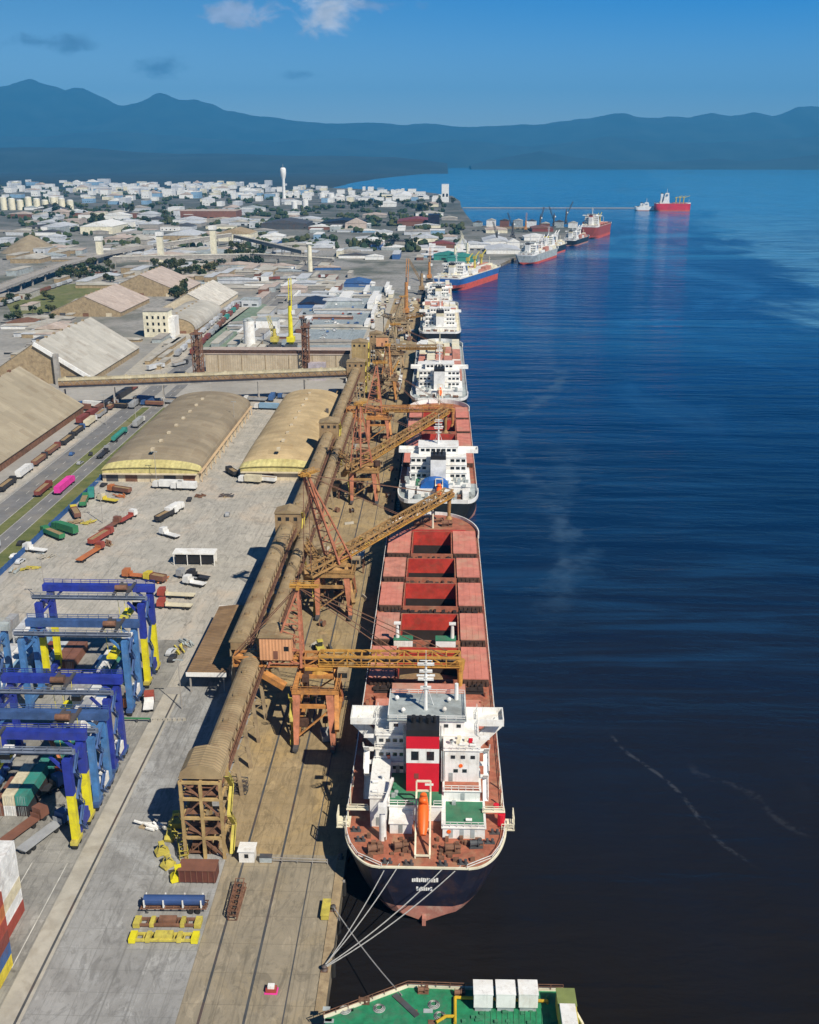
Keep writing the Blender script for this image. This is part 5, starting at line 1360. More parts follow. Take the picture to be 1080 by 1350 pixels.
lattice_stack('dark steel lattice pieces lying right of the trailers beside the rail', 312, 1192, 2, 9, -.1, M['ruststeel'])
lattice_stack('grey lattice frame standing on the quay right of the frame tower', 312, 1044, 3, 5, 1.4, M['dkgrey'])
lattice_stack('yellow lattice pieces leaning left of the frame tower foot', 243, 1122, 2, 6, .3, M['oldyellow'])
x_, y_ = P(358, 1307); r = thing('fire_box', 'small red and white hydrant box on the quay near the bottom edge', 'hydrant box', (x_, y_, 4.05)); B1('box_body', pc('red'), r, -.9, .9, -.55, .55, .1, .8); B1('lid', M['white'], r, -.55, .55, -.4, .4, .8, 1.35); B1('base_plate', pc('pink'), r, -1.1, 1.1, -.8, .8, 0, .1)
x_, y_ = P(430, 1203); r = thing('yellow_locker', 'yellow steel locker at the quay edge by the mooring lines', 'locker', (x_, y_, 4.05)); B1('locker_body', M['oldyellow'], r, -.7, .7, -2.2, 2.2, .12, 1.1); B1('lid', M['oldyellow'], r, -.78, .78, -2.3, 2.3, 1.1, 1.22); B1('skid', M['dkgrey'], r, -.6, .6, -2, 2, 0, .12)
# bollards and fenders
def bollard_proto():
    r = thing('bollard', 'dark iron mooring bollard on the quay coping', 'bollard', (-19, 140, 4.22), 0, 'bollards along the quay edge')
    MB().lathe([(.55, 0), (.55, .12), (.3, .2), (.28, .55), (.5, .75), (.5, .9), (0, .98)], (0, 0, 0), 12).build('bollard_head', M['dkgrey'], r, smooth=True); B1('bolt_plate', M['ruststeel'], r, -.6, .6, -.6, .6, 0, .06); return r


pb = bollard_proto(); ysb = [126 + 15 * k for k in range(30)]
for k, yb_ in enumerate(ysb):
    o = pb if k == 0 else copy_tree(pb); o.location = (-18.95, yb_, 4.22)
f0 = thing('fender', 'worn tyre fender hanging on the quay face', 'fender', (-17.7, 122, 2.6), 0, 'fenders along the quay face')
MB().tube((0, 0, -1.6), (0, 0, 1.4), .45, n=10).build('rubber_cylinder', M['tyre'], f0); MB().box(-.2, .25, -.06, .06, 1.4, 1.95).build('hanger', M['concgrey'], f0)
for k in range(1, 22):
    o = copy_tree(f0); o.location = (-17.7, 122 + 10.5 * k, 2.6)


def rope(name, a, b, sag, label):
    a, b = Vector(a), Vector(b); c = MB(); pts = []
    for i in range(13): f = i / 12; p = a.lerp(b, f); p.z -= sag * 4 * f * (1 - f); pts.append(p)
    c.path(pts, .10, 5); tag(c.build(name, M['rope']), label, 'mooring line', 'mooring lines')


bb1 = Vector((-18.95, 141, 5)); bb2 = Vector((-18.95, 156, 5))
rope('mooring_rope', (-8.6, 160.0, 12.4), bb1, 1.0, 'leftmost mooring line from the blue stern to the near bollard')
rope('mooring_rope', (-6.6, 159.2, 12.4), bb1 + Vector((0, .3, 0)), 1.1, 'mooring line second from the left at the blue stern')
rope('mooring_rope', (1.8, 158.8, 12.2), bb1 + Vector((0, -.2, .05)), 1.2, 'upper mooring line crossing the white stern lettering')
rope('mooring_rope', (4.8, 159.2, 12.2), bb1 + Vector((0, -.4, 0)), 1.4, 'lower mooring line crossing below the stern lettering')
rope('mooring_rope', bb2, (-5.2, 131.6, 8.3), .8, 'mooring line running from the quay down to the green vessel')

# ------------------------------------------------------------------ green decked vessel at the bottom edge
r = thing('green_vessel', 'green decked work vessel with three white boxes at the bottom edge', 'work vessel', (0, 0, 0))
zd = 8.0; ol = [P(388, 1356, zd), P(410, 1342, zd), P(538, 1301, zd), P(612, 1304, zd), P(742, 1306, zd), P(768, 1352, zd)]
ol = ol + [(24.5, 112), (22.5, 60), (-19.0 + .8, 60), (-17.3, 112)]
ol = [(max(-17.4, a), b_) for a, b_ in ol]
c = MB(); c.prism(ol, -1.5, zd - .02, 0, 0); c.build('hull', M['blackhull'], r)
dk = MB(); cxm = sum(p[0] for p in ol) / len(ol); cym = sum(p[1] for p in ol) / len(ol)
dk.face([(cxm + (a - cxm) * .985, cym + (b_ - cym) * .993, zd + .01) for a, b_ in ol]); dk.build('deck', M['bargegreen'], r)
c = MB()
for (a, b_), (e, f) in list(zip(ol, ol[1:]))[1:6]:
    c.bar((a, b_, zd + .25), (e, f, zd + .25), .35, .6)
c.build('gunwale', M['cream'], r)
c = MB()
for (a, b_), (e, f) in list(zip(ol, ol[1:]))[1:4]: c.rail([(a, b_ - .3, zd + .5), (e, f - .3, zd + .5)], 1.0, 2, .05)
c.build('guard_rail', M['ruststeel'], r)
for k in range(3):
    x_, y_ = P(637 + 29.6 * k, 1306, 11); b_ = MB(); b_.box(x_ - 1.5, x_ + 1.5, y_ - 1.5, y_ + 1.5, zd + 1.0, zd + 3.6); o = b_.build('white_box', M['white'], r)
    MB().box(x_ - 1.58, x_ + 1.58, y_ - 1.58, y_ + 1.58, zd + 3.58, zd + 3.74).build('lid', M['white'], o); MB().box(x_ - 1.3, x_ + 1.3, y_ - 1.2, y_ + 1.2, zd, zd + 1.0).build('stand', M['grey'], o)
c = MB()
pa, pb_, pc_ = P(600, 1318, zd), P(600, 1352, zd), P(722, 1323, zd)
c.path([pb_ + (zd + .5,), pa + (zd + .5,), pc_ + (zd + .5,)], .26, 8); c.path([P(588, 1343, zd) + (zd + .5,), P(575, 1351, zd) + (zd + .5,)], .26, 8); c.path([P(600, 1343, zd) + (zd + .5,), P(585, 1343, zd) + (zd + .5,)], .26, 8)
for q in (pa, pc_, P(660, 1321, zd)): c.tube(q + (zd,), q + (zd + .5,), .2)
c.build('yellow_pipe', mat('pipe_yellow', (.55, .36, .02), .5, dirt=RUST), r)
c = MB(); a = P(520, 1312, zd); e = P(550, 1340, zd); c.bar(a + (zd + .12,), e + (zd + .12,), 1.0, .25); c.build('hatch_slot', M['dkgrey'], r)
a = P(735, 1320, 12); o = MB().box(a[0] + .2, a[0] + 3.0, a[1] - 3.4, a[1] + 3.2, zd, zd + 3.2).build('end_house', M['oldyellow'], r); MB().box(a[0] + .1, a[0] + 3.1, a[1] - .2, a[1] + 3.3, zd + 3.2, zd + 3.5).build('house_roof', paint('olive', (.20, .24, .08)), o); MB().box(a[0] + .3, a[0] + 2.7, a[1] - 6.6, a[1] - .4, zd + 3.2, zd + 4.0).build('white_case', M['white'], o)
c = MB()
for k in range(16):
    q = P(random.uniform(610, 735), random.uniform(1332, 1350), zd); c.box(q[0] - .3, q[0] + .3, q[1] - .25, q[1] + .25, zd, zd + random.uniform(.15, .5))
for k in range(9):
    q = P(618 + k * 13, 1317, zd); c.tube(q + (zd,), q + (zd + .8,), .22, n=6)
for k in range(12): a, e = P(640 + k * 7.5, 1333, zd), P(640 + k * 7.5, 1352, zd); c.bar(a + (zd + .05,), e + (zd + .05,), .1, .12)
c.build('deck_fittings', M['green'], r)
for (px, py) in ((480, 1322), (558, 1308), (606, 1312)): q = P(px, py, zd); winch(r, q[0], q[1], zd, .7, M['ruststeel'])

# barrier arm and low blocks across the lane
x0, y0 = P(163, 952); x1, y1 = P(199, 951); r = thing('lane_barrier', 'dark green barrier arm closing half of the truck lane beside the gantry cranes', 'barrier', (x0, y0, 4.05)); B1('arm', pc('green'), r, 0, x1 - x0, -.15, .15, .9, 1.25)
for a in (0, (x1 - x0) / 2, x1 - x0): B1('post', M['dkgrey'], r, a - .2, a + .2, -.25, .25, 0, .9)
for k in range(7):
    x_, y_ = P(204 + 6.5 * k, 950); tag(MB().prof([(x_ - .42, 4.05), (x_ + .42, 4.05), (x_ + .3, 4.7), (x_ - .3, 4.7)], y_ - .25, y_ + .25).build('road_block', M['pave']), 'pale road block in the row crossing the truck lane', 'road block', 'pale blocks across the truck lane')
# worn deck of the green vessel: coils, plates, lashing rings
r = bpy.data.objects['green_vessel']
for (px, py) in ((455, 1332), (500, 1330), (572, 1325), (580, 1340)):
    a, b_ = P(px, py, 8); c = MB()
    for k in range(3): c.lathe([(.9 - k * .2, .02 + k * .1), (1.0 - k * .2, .1 + k * .1), (.9 - k * .2, .2 + k * .1)], (a, b_, 8.0), 14)
    c.build('rope_coil', M['rope'], r)
for k in range(10):
    a, b_ = P(random.uniform(430, 590), random.uniform(1325, 1349), 8); B1('deck_plate', random.choice((M['green'], M['ruststeel'], M['grey'])), r, a - random.uniform(.3, 1.2), a + .4, b_ - .4, b_ + .4, 8.02, 8.1)
# ------------------------------------------------------------------ warehouses
def warehouse(label, x0, x1, y0, y1, eave, apex, arch, roofm, wallm, rz=0, gable=None, doors=3, name='warehouse', group='port warehouses', cat='warehouse', over=.6, flip=False, zband=None, hip=False):
    cx, cy = (x0 + x1) / 2, (y0 + y1) / 2; w2, l2 = (x1 - x0) / 2, (y1 - y0) / 2
    r = thing(name, label, cat, (cx, cy, 4), rz, group)
    if flip: w2, l2 = l2, w2
    def outline(w_, e, a, n=16):
        if arch: return [(w_ * -cos(pi * k / n), e + (a - e) * sin(pi * k / n) ** .9) for k in range(n + 1)]
        return [(-w_, e), (0, a), (w_, e)]
    e, a = eave - 4, apex - 4
    c = MB(); zb = e - .5 if zband is None else zband; front = not hip
    for s in (-1, 1): c.box(*sorted((s * (w2 - .3), s * w2)), -l2 + .3, l2 - .3, 0, e)
    for s in (-1, 1): c.box(-w2, w2, *sorted((s * (l2 - .3), s * l2)), 0, zb)
    c.build('wall', wallm, r)
    g = MB(); ol = outline(w2 - .05, e, a - .25)
    for s in (-1, 1):
        if hip and s < 0: ol = outline(w2 - .05, e, e + (a - e) * .22 - .25)
        else: ol = outline(w2 - .05, e, a - .25)
        MB().prof([(-w2 + .02, zb + .01)] + ol + [(w2 - .02, zb + .01)], *sorted((s * (l2 - .28), s * (l2 - .04)))).build('gable', gable or wallm, r)
    if hip:   # barrel roof that slopes down to the front, its lowest strip of pale sheet
        def arcrow(y, rise, up=0): return [(-(w2 + over) * cos(pi * k / 20), y, e + rise * sin(pi * k / 20) ** .9 + up) for k in range(21)]
        h_ = a - e; sk = MB(); sk.grid([arcrow(-l2 - .5, h_ * .22), arcrow(-l2 + 4.5, h_ * .5)]); sk.grid([arcrow(-l2 - .5, h_ * .22, -.2), arcrow(-l2 + 4.5, h_ * .5, -.2)]); sk.build('front_skylight', M['yelwall'], r)
        rf = MB(); rf.grid([arcrow(-l2 + 4.5, h_ * .5), arcrow(-l2 + 9, h_ * .72), arcrow(-l2 + 16, h_ * .92), arcrow(-l2 + 26, h_), arcrow(l2 + .4, h_)])
    else:
        rf = MB(); top = outline(w2 + over, e, a); bot = [(x_, z_ - .25) for x_, z_ in top][::-1]
        rf.prof(top + bot, -l2 - over * .6, l2 + over * .6)
    o = rf.build('roof', roofm, r)
    k = 0; nv = int(l2 * 2 / 14)
    v = MB()
    for k in range(nv):
        yk = -l2 + 7 + k * 14; v.box(-.7, .7, yk - 1.1, yk + 1.1, a - .25, a + .75)
    if nv: v.build('ridge_vent', wallm, o)
    for k in range(doors):
        xk = -w2 + 2 * w2 * (k + .5) / doors; B1('door', [M['dkgrey'], M['ruststeel'], M['whwall']][k % 3], r, xk - 2.6, xk + 2.6, -l2 - .06, -l2 + .01, 0, min(zb - .3, 4.6))
    return r


r = warehouse('long arched warehouse with brown grey roof and pale yellow front gable behind the storage yard', -146, -104, 421, 546, 9, 16.6, True, M['whroof'], M['whwall'], gable=M['yelwall'], doors=5, zband=3.4, hip=True)
MB().box(-20.5, 20.5, -64.2, -62.65, 3.6, 3.95).build('front_awning', M['whwall'], r)
tr_ = MB().box(20.9, 22.6, -63, 63, 4.2, 4.5)
for k in range(14): tr_.box(22.2, 22.5, -62 + k * 9.4, -61.7 + k * 9.4, 0, 4.2)
tr_.build('side_canopy', paint('pale_orange_roof', (.62, .45, .27)), r)
r = warehouse('arched warehouse with tan dusty roof beside the quay conveyor', -86.5, -54.5, 425, 556, 9, 16, True, M['whroof3'], M['whwall'], gable=M['yelwall'], doors=4, zband=3.4, hip=True)
MB().box(-15.5, 15.5, -67.2, -65.65, 3.6, 3.95).build('front_awning', M['whwall'], r)
B1('roof_hatch', M['dkgrey'], r, 12.2, 13.6, 20, 21.6, 6, 11.6)
warehouse('huge pale peaked warehouse cut by the left picture edge', -262, -196.5, 400, 547, 8, 29.5, False, M['whroof3'] if False else mat('tan_grey_roof', (.36, .31, .22), .85, var=.12, sc=.05, dirt=(.27, .22, .15), damt=.5, dsc=.03, ribs=(1, 1.2, .3)), M['ruststeel'])
r = warehouse('large pale grey warehouse with a white gable edge above the cross conveyor', -283, -217, 622, 730, 8, 29.5, False, M['whroof2'], M['conc'])
MB().bar((0, -54.9, 25.0), (33.5, -54.9, 3.6), 1.2, 2.4).build('bargeboard', M['white'], r)
B1('side_tower', M['concgrey'], r, 12, 15, -57.2, -54.6, 0, 19)
B1('dark_lean_to', M['dkgrey'], r, 18, 32.4, -61, -54.7, 0, 5)
warehouse('pinkish grey peaked shed beside the green field', -345, -283, 905, 1000, 8, 22, False, M['pinkroof'], M['conc'])
warehouse('pinkish peaked shed farthest back, behind the green field', -345, -262, 1045, 1130, 8, 26, False, M['pinkroof'], M['conc'])
warehouse('low arched grey green shed right of the cream block tower', -234, -196, 815, 920, 7, 17, True, M['whroof2'], M['conc'], doors=2)
warehouse('bright white peaked shed beside the diagonal service road', -254, -205, 935, 1045, 8, 21, False, mat('white_roof_sheet', (.60, .57, .50), .8, dirt=(.4, .36, .3), damt=.4, ribs=(1, 1.2, .3)), M['whwall'])
# cream block tower
r = thing('silo_block', 'cream block tower with a row of openings among the pale sheds', 'silo block', (-222, 806, 4), 0)
B1('wall', M['cream'], r, -10, 9, -8, 8, 0, 20); B1('roof_slab', M['concgrey'], r, -10.5, 9.5, -8.5, 8.5, 20, 20.7); B1('side_bay', M['white'], r, 9, 14, -6, 8, 0, 15)
for i in range(3):
    for k in range(4): B1('window', M['glass'], r, -7.6 + k * 4.4, -6 + k * 4.4, -8.06, -7.98, 4 + i * 5, 6.4 + i * 5)
# long beige shed behind the cross conveyor
r = thing('storage_shed', 'long beige flat topped shed behind the cross conveyor between two lattice towers', 'storage shed', (-103, 652, 4)); bw = mat('beige_shed_wall', (.50, .42, .30), .85, var=.12, dirt=(.3, .24, .16), damt=.5, streak=.3, ribs=(0, 1.5, .2))
B1('wall', bw, r, -46, 45, -10, 14, 0, 15.4); B1('roof', M['pinkroof'], r, -46.4, 45.4, -10.4, 14.4, 15.4, 15.8); MB().box(-50, 46, -9.4, -6.6, 15.82, 17.6).build('roof_conveyor', M['dkrust'], r)
for k in range(6): B1('downpipe', M['conc'], r, -38 + k * 15, -37.6 + k * 15, -10.25, -10.0, 0, 15.3)
for k in range(5): B1('door', M['dkgrey'], r, -34 + k * 16, -30 + k * 16, -10.06, -9.98, 0, 4.2)
B1('side_annex', paint('lilac', (.42, .38, .42)), r, 20, 31, -15, -10.1, 0, 11)


def lattice_tower(label, x, y, h, w_, mt):
    r = thing('lattice_tower', label, 'tower', (x, y, 4), 0, 'lattice towers')
    c = MB(); n = int(h / w_); pts = [(-w_ / 2, -w_ / 2), (w_ / 2, -w_ / 2), (w_ / 2, w_ / 2), (-w_ / 2, w_ / 2)]
    for a, b_ in pts: c.bar((a, b_, 0), (a, b_, h), .5)
    for k in range(n):
        z0, z1 = h * k / n, h * (k + 1) / n
        for i in range(4):
            p, q = pts[i], pts[(i + 1) % 4]; c.bar(p + (z1,), q + (z1,), .35); c.bar(p + (z0,), q + (z1,), .3)
    c.build('lattice', mt, r); B1('head_platform', mt, r, -w_ / 2 - .8, w_ / 2 + .8, -w_ / 2 - .8, w_ / 2 + .8, h, h + .5); B1('elevator_shaft', M['ruststeel'], r, -w_ * .2, w_ * .2, -w_ * .2, w_ * .2, 0, h + 2.5); return r


lattice_tower('dark brown lattice elevator tower at the left end of the long beige shed', -152.5, 637, 29, 5.5, M['ruststeel'])
lattice_tower('taller brown lattice tower toward the right end of the long beige shed', -84.5, 640, 33, 4, M['ruststeel'])
lattice_tower('thin dark tower standing right of the lime yellow crane', -96, 720, 26, 3, M['dkgrey'])
r = thing('storage_silo', 'slim white silo cylinder behind the long beige shed', 'silo', (-141, 754, 4)); MB().tube((0, 0, 0), (0, 0, 20), 4.2, n=20).build('silo_shell', M['white'], r, smooth=False); MB().lathe([(4.4, 20), (3, 21.3), (.2, 22.2)], n=20).build('silo_roof', M['grey'], r); c = MB(); c.rail([(4.3, -.5, 20.2), (0, -4.4, 20.2), (-4.3, 0, 20.2)], 1.1, 2, .06); c.build('top_rail', M['grey'], r)

# cross conveyor over the roofs
ax, ay, ex, ey = -212, 556, -50, 592.5
gallery('long cross conveyor gallery bridging over the arched warehouses from the left', -3.2, 3.2, 0, math.hypot(ex - ax, ey - ay), 17.5, 3.0, 27, True, True, -math.atan2(ex - ax, ey - ay), (ax, ay, 4), mat('cream_gallery_roof', (.44, .39, .26), .8, dirt=(.27, .22, .13), damt=.6, ribs=(1, .9, .3)), 'cross_conveyor', None, 0, .9, M['concgrey'], M['galwall'])
for lb, p0, p1, z in (('pale far conveyor gallery crossing low behind the tree belt', (150, 352), (330, 348), 14), ('sloping far conveyor gallery rising to the right behind the trees', (205, 338), (305, 322), 18), ('long pale far conveyor gallery crossing the middle yards', (330, 345), (440, 352), 12), ('brown far conveyor gallery near the far cranes', (310, 322), (400, 345), 16)):
    a, b_ = P(*p0), P(*p1)
    gallery(lb, -2.5, 2.5, 0, math.hypot(b_[0] - a[0], b_[1] - a[1]), z, 3, 40, True, True, -math.atan2(b_[0] - a[0], b_[1] - a[1]), a + (4,), M['whroof2'], 'far_conveyor', 'conveyor galleries far inland', legm=M['concgrey'], wallm=M['concgrey'], walk=False)

# elevated road
r = thing('viaduct', 'grey elevated road on paired concrete piers at the left edge behind the green field', 'viaduct', (0, 0, 0))
pth = [(-432, 905), (-440, 1000), (-452, 1130), (-462, 1270), (-455, 1420), (-430, 1560)]
dk = MB(); bm_ = MB()
for (a, b_), (e, f) in zip(pth, pth[1:]): dk.bar((a, b_, 13.2), (e, f, 13.2), 15, 1.5); bm_.bar((a - 7.4, b_, 14.4), (e - 7.4, f, 14.4), .4, 1.1); bm_.bar((a + 7.4, b_, 14.4), (e + 7.4, f, 14.4), .4, 1.1)
dk.build('road_deck', M['concgrey'], r); bm_.build('parapet', M['concgrey'], r)
for k in range(16):
    f = k / 15 * (len(pth) - 1); i = min(int(f), len(pth) - 2); f -= i; a = pth[i][0] + (pth[i + 1][0] - pth[i][0]) * f; b_ = pth[i][1] + (pth[i + 1][1] - pth[i][1]) * f
    MB().box(a - 5.5, a - 3.9, b_ - .9, b_ + .9, 4, 12.4).box(a + 3.9, a + 5.5, b_ - .9, b_ + .9, 4, 12.4).box(a - 6.8, a + 6.8, b_ - 1.1, b_ + 1.1, 11.2, 12.44).build('pier', M['concgrey'], r)

# blue boundary fence along the highway
r = thing('boundary_fence', 'blue boundary fence between the grass verge and the storage yard', 'fence', (-147.2, 205, 4))
MB().box(-.06, .06, 0, 232, .12, 2.3).build('fence_panel', M['fenceblue'], r); c = MB()
for k in range(78): c.box(-.12, .12, k * 3. - .1, k * 3. + .1, 0, 2.5)
c.build('fence_post', M['fenceblue'], r); MB().box(-.5, .5, 0, 232, 0, .11).build('plinth', M['concgrey'], r)


# ------------------------------------------------------------------ vehicles
def truck(label, x, y, rz, cab, body, kind='box', L=14., group='trucks and trailers', s=1., name=None):
    r = thing(name or 'truck', label, 'truck', (x, y, 4.07), rz, group)
    cm, bm = pc(cab), pc(body); h = L / 2
    if kind != 'trailer':
        c = MB(); c.prof([(h - 2.3, .9), (h, .9), (h, 2.0), (h - .25, 3.1), (h - 2.3, 3.3)], -1.2, 1.2)
        c.v = [(b, a, z) for a, b, z in c.v]; cb = c.build('cab', cm, r)
        MB().hexa([(-1.05, h + .02, 2.05), (1.05, h + .02, 2.05), (1.05, h + .04, 2.05), (-1.05, h + .04, 2.05), (-1.05, h - .22, 2.95), (1.05, h - .22, 2.95), (1.05, h - .2, 2.95), (-1.05, h - .2, 2.95)]).build('windscreen', M['glass'], cb)
    fr = h if kind != 'trailer' else h + 2.6
    MB().box(-.45, .45, -h, fr - 2.4, .75, 1.05).build('chassis', M['dkgrey'], r)
    y1 = fr - 2.8
    if kind in ('box', 'trailer'):
        B1('cargo_body', bm, r, -1.25, 1.25, -h, y1, 1.1, 3.7)
    elif kind == 'tipper':
        c = MB(); c.box(-1.25, 1.25, -h, y1, 1.1, 1.3).box(-1.25, -1.15, -h, y1, 1.3, 2.8).box(1.15, 1.25, -h, y1, 1.3, 2.8).box(-1.15, 1.15, -h, -h + .1, 1.3, 2.7).box(-1.15, 1.15, y1 - .1, y1, 1.3, 3.0); c.build('tipper_body', bm, r); B1('grain_load', M['grain'], r, -1.13, 1.13, -h + .12, y1 - .12, 1.31, 2.5)
    elif kind == 'flat':
        B1('flat_bed', bm, r, -1.25, 1.25, -h, y1, 1.1, 1.35); B1('headboard', bm, r, -1.2, 1.2, y1 - .1, y1, 1.36, 2.4)
    elif kind == 'tank':
        MB().tube((0, -h, 2.3), (0, y1, 2.3), 1.2, n=14).build('tank', bm, r)
    c = None
    for yk in ([h - 1.3] if kind != 'trailer' else []) + [h - 4.3, -h + 1.1, -h + 2.4]:
        for sx_ in (-1, 1): MB().tube((sx_ * .85, yk, .5), (sx_ * 1.22, yk, .5), .5, n=10).build('wheel', M['tyre'], r)
    return r


def car(label, x, y, rz, col, group='cars in the port'):
    r = thing('parked_car', label, 'car', (x, y, 4.07), rz, group)
    c = MB(); c.prof([(-2.1, .35), (2.1, .35), (2.15, .8), (1.1, .95), (-1.9, 1.0), (-2.1, .9)], -.85, .85); c.prof([(1.1, .94), (.4, 1.45), (-1.2, 1.5), (-1.9, .98)], -.74, .74); c.v = [(b, a, z) for a, b, z in c.v]; b_ = c.build('body', pc(col), r)
    g = MB(); g.prof([(1.0, 1.0), (.42, 1.40), (-1.15, 1.44), (-1.75, 1.02)], -.76, .76); g.v = [(b, a, z) for a, b, z in g.v]; g.build('windows', M['glass'], b_)
    for yk in (-1.3, 1.3):
        for sx_ in (-1, 1): MB().tube((sx_ * .6, yk, .32), (sx_ * .87, yk, .32), .32, n=10).build('wheel', M['tyre'], r)
    return r


hx = lambda px, py: P(px, py)
# queue of trucks on the far lane beside the big left warehouse
for i, (y, col, bd, kd) in enumerate(((392, 'white', 'grey', 'tipper'), (411, 'black', 'black', 'tipper'), (430, 'silver', 'white', 'box'), (449, 'black', 'brown', 'tipper'), (467, 'maroon', 'brown', 'tipper'), (485, 'black', 'black', 'tipper'), (503, 'blue', 'black', 'tipper'), (521, 'white', 'cream', 'box'), (540, 'black', 'grey', 'tipper'), (559, 'grey', 'brown', 'tipper'))):
    truck('%s truck with %s %s, %s in the queue beside the left warehouse' % (col, bd, 'box body' if kd == 'box' else 'open tipper', ('nearest', 'second', 'third', 'fourth', 'fifth', 'sixth', 'seventh', 'eighth', 'ninth', 'farthest')[i]), -184 + random.uniform(-.5, .5), y, 0, col, bd, kd, 15, 'trucks queuing beside the left warehouse')
truck('bright pink box truck on the carriageway beside the grass verge', -158.7, 410, 0, 'pink', 'pink', 'box', 19)
truck('bright pink trailer close behind the pink truck on the carriageway', -158.8, 391, 0, 'pink', 'pink', 'trailer', 13) if False else None
truck('dark red truck crossing the grass median next to the pink truck', -166, 405, 0, 'maroon', 'maroon', 'tipper', 15)
truck('teal green tank truck at the corner of the arched warehouse', -160.5, 494, 0, 'teal', 'teal', 'tank', 20)
truck('white cab truck ahead of the teal green tank truck', -158, 520, 0, 'white', 'grey', 'box', 15)
truck('grey car transporter trailer behind the teal tank truck', -158.6, 462, 0, 'grey', 'black', 'flat', 14)
truck('pale van on the carriageway at the left picture edge', -159, 337, 0, 'silver', 'white', 'box', 8)
# green and red machinery in the yard beside the fence
for lb, px, py, rz, cb, bd, kd, L in (('dark green truck with open body nearest the blue fence', 70, 708, .9, 'green', 'green', 'tipper', 13), ('bright green truck right of the dark green one', 86, 702, 1.0, 'green', 'green', 'box', 13), ('lime green trailer under the blue fence toward the warehouse', 112, 664, .2, 'green', 'green', 'tipper', 12), ('green box trailer at the fence corner by the warehouse', 121, 655, .3, 'green', 'teal', 'box', 9),
                                      ('brown and yellow loader truck between the green machines', 100, 680, .5, 'yellow', 'brown', 'tipper', 11), ('small white truck left of the green machines', 47, 728, 1.3, 'white', 'white', 'flat', 9),
                                      ('orange red trailer at the near end of the red row', 120, 733, -.25, 'red', 'orange', 'flat', 15), ('rusty red trailer second in the red row', 134, 712, -.25, 'red', 'red', 'tipper', 14), ('brown trailer third in the red row', 146, 697, -.25, 'brown', 'brown', 'flat', 13), ('red trailer with white cab at the far end of the red row', 168, 686, -.3, 'white', 'red', 'flat', 11),
                                      ('white tipper truck alone in the middle of the storage yard', 220, 683, -.35, 'white', 'black', 'tipper', 13), ('white truck cab beside the white tipper in the yard', 231, 676, -.3, 'white', 'white', 'box', 11), ('low white trailer lying in the storage yard', 224, 708, 1.0, 'white', 'white', 'flat', 9),
                                      ('orange and brown excavator truck under the arched warehouse front', 158, 650, 1.2, 'orange', 'brown', 'tipper', 11), ('pale yellow truck left of the storage yard entrance', 143, 662, 1.2, 'cream', 'yellow', 'flat', 9), ('white box truck parked along the warehouse front wall', 222, 644, 1.5, 'white', 'white', 'box', 13), ('second white box truck right along the warehouse front wall', 243, 646, 1.5, 'white', 'white', 'box', 11),
                                      ('small dark truck at the corner of the tan arched warehouse', 306, 626, .6, 'black', 'black', 'tipper', 9), ('white truck at the front of the tan arched warehouse', 330, 637, 1.4, 'white', 'cream', 'box', 10), ('dark truck at the front right of the tan arched warehouse', 350, 636, 1.3, 'black', 'white', 'tipper', 10),
                                      ('orange machine truck in front of the rear gantry crane', 185, 763, 1.4, 'orange', 'orange', 'flat', 12), ('yellow machine truck right of the orange one by the rear gantry', 205, 767, 1.2, 'yellow', 'brown', 'tipper', 8), ('red flat trailer lying right of the rear gantry crane legs', 233, 788, 1.5, 'red', 'cream', 'flat', 12), ('second red flat trailer nearer the rear gantry crane legs', 231, 802, 1.5, 'red', 'cream', 'flat', 11),
                                      ('white box truck parked under the cross conveyor between the arched warehouses', 352, 540, 1.45, 'white', 'pale_blue', 'box', 14), ('dark trucks parked left under the cross conveyor', 120, 537, 1.35, 'blue', 'white', 'box', 14), ('maroon truck under the cross conveyor left of the arched roof', 190, 530, 1.3, 'maroon', 'blue', 'box', 13), ('silver truck on the service road below the cream block tower', 206, 487, -.5, 'silver', 'silver', 'box', 15), ('grey truck on the service road left of the lattice tower', 238, 482, -.5, 'black', 'grey', 'tipper', 14), ('white truck at the junction under the cream block tower', 228, 450, .4, 'white', 'white', 'box', 13),
                                      ('blue tractor unit waiting under the nearest gantry cranes', 52, 1052, -.6, 'blue', 'black', 'flat', 13), ('yard truck with dark trailer beside the corner stack', 60, 1104, -.42, 'blue', 'grey', 'flat', 13), ('red brown terminal trailer left of the yard truck', 30, 1098, -.42, 'brown', 'brown', 'flat', 13),
                                      ('small white car like van in the truck lane beside the rear gantry', 197, 932, .2, 'red', 'white', 'flat', 7), ('orange yard machine behind the light blue gantry legs', 172, 930, .2, 'orange', 'orange', 'box', 6)):
    x_, y_ = P(px, py); truck(lb, x_, y_, rz, cb, bd, kd, L)
# reach stacker like red machine under the front cranes
r = thing('reach_stacker', 'red reach stacker working in the shadow under the nearest gantry cranes', 'reach stacker', P(78, 1018) + (4.05,), .7)
c = MB(); c.box(-1.7, 1.7, -3.6, 3.4, .9, 2.1).box(-1.5, 1.5, -3.6, -2, 2.1, 3); c.build('body', pc('red'), r); B1('cab', M['glass'], r, -.8, .8, -.9, .8, 2.1, 3.8); c = MB(); c.bar((0, -2.8, 3.4), (0, 5.5, 8.2), .8, .9); c.build('boom', pc('orange'), r)
c = MB(); c.box(-3, 3, 5.2, 6.4, 7.0, 7.6); c.build('spreader', M['yellow'], r)
for yk in (-2.4, 2.2):
    for s in (-1, 1): MB().tube((s * 1.2, yk, .85), (s * 1.95, yk, .85), .85, n=12).build('wheel', M['tyre'], r)
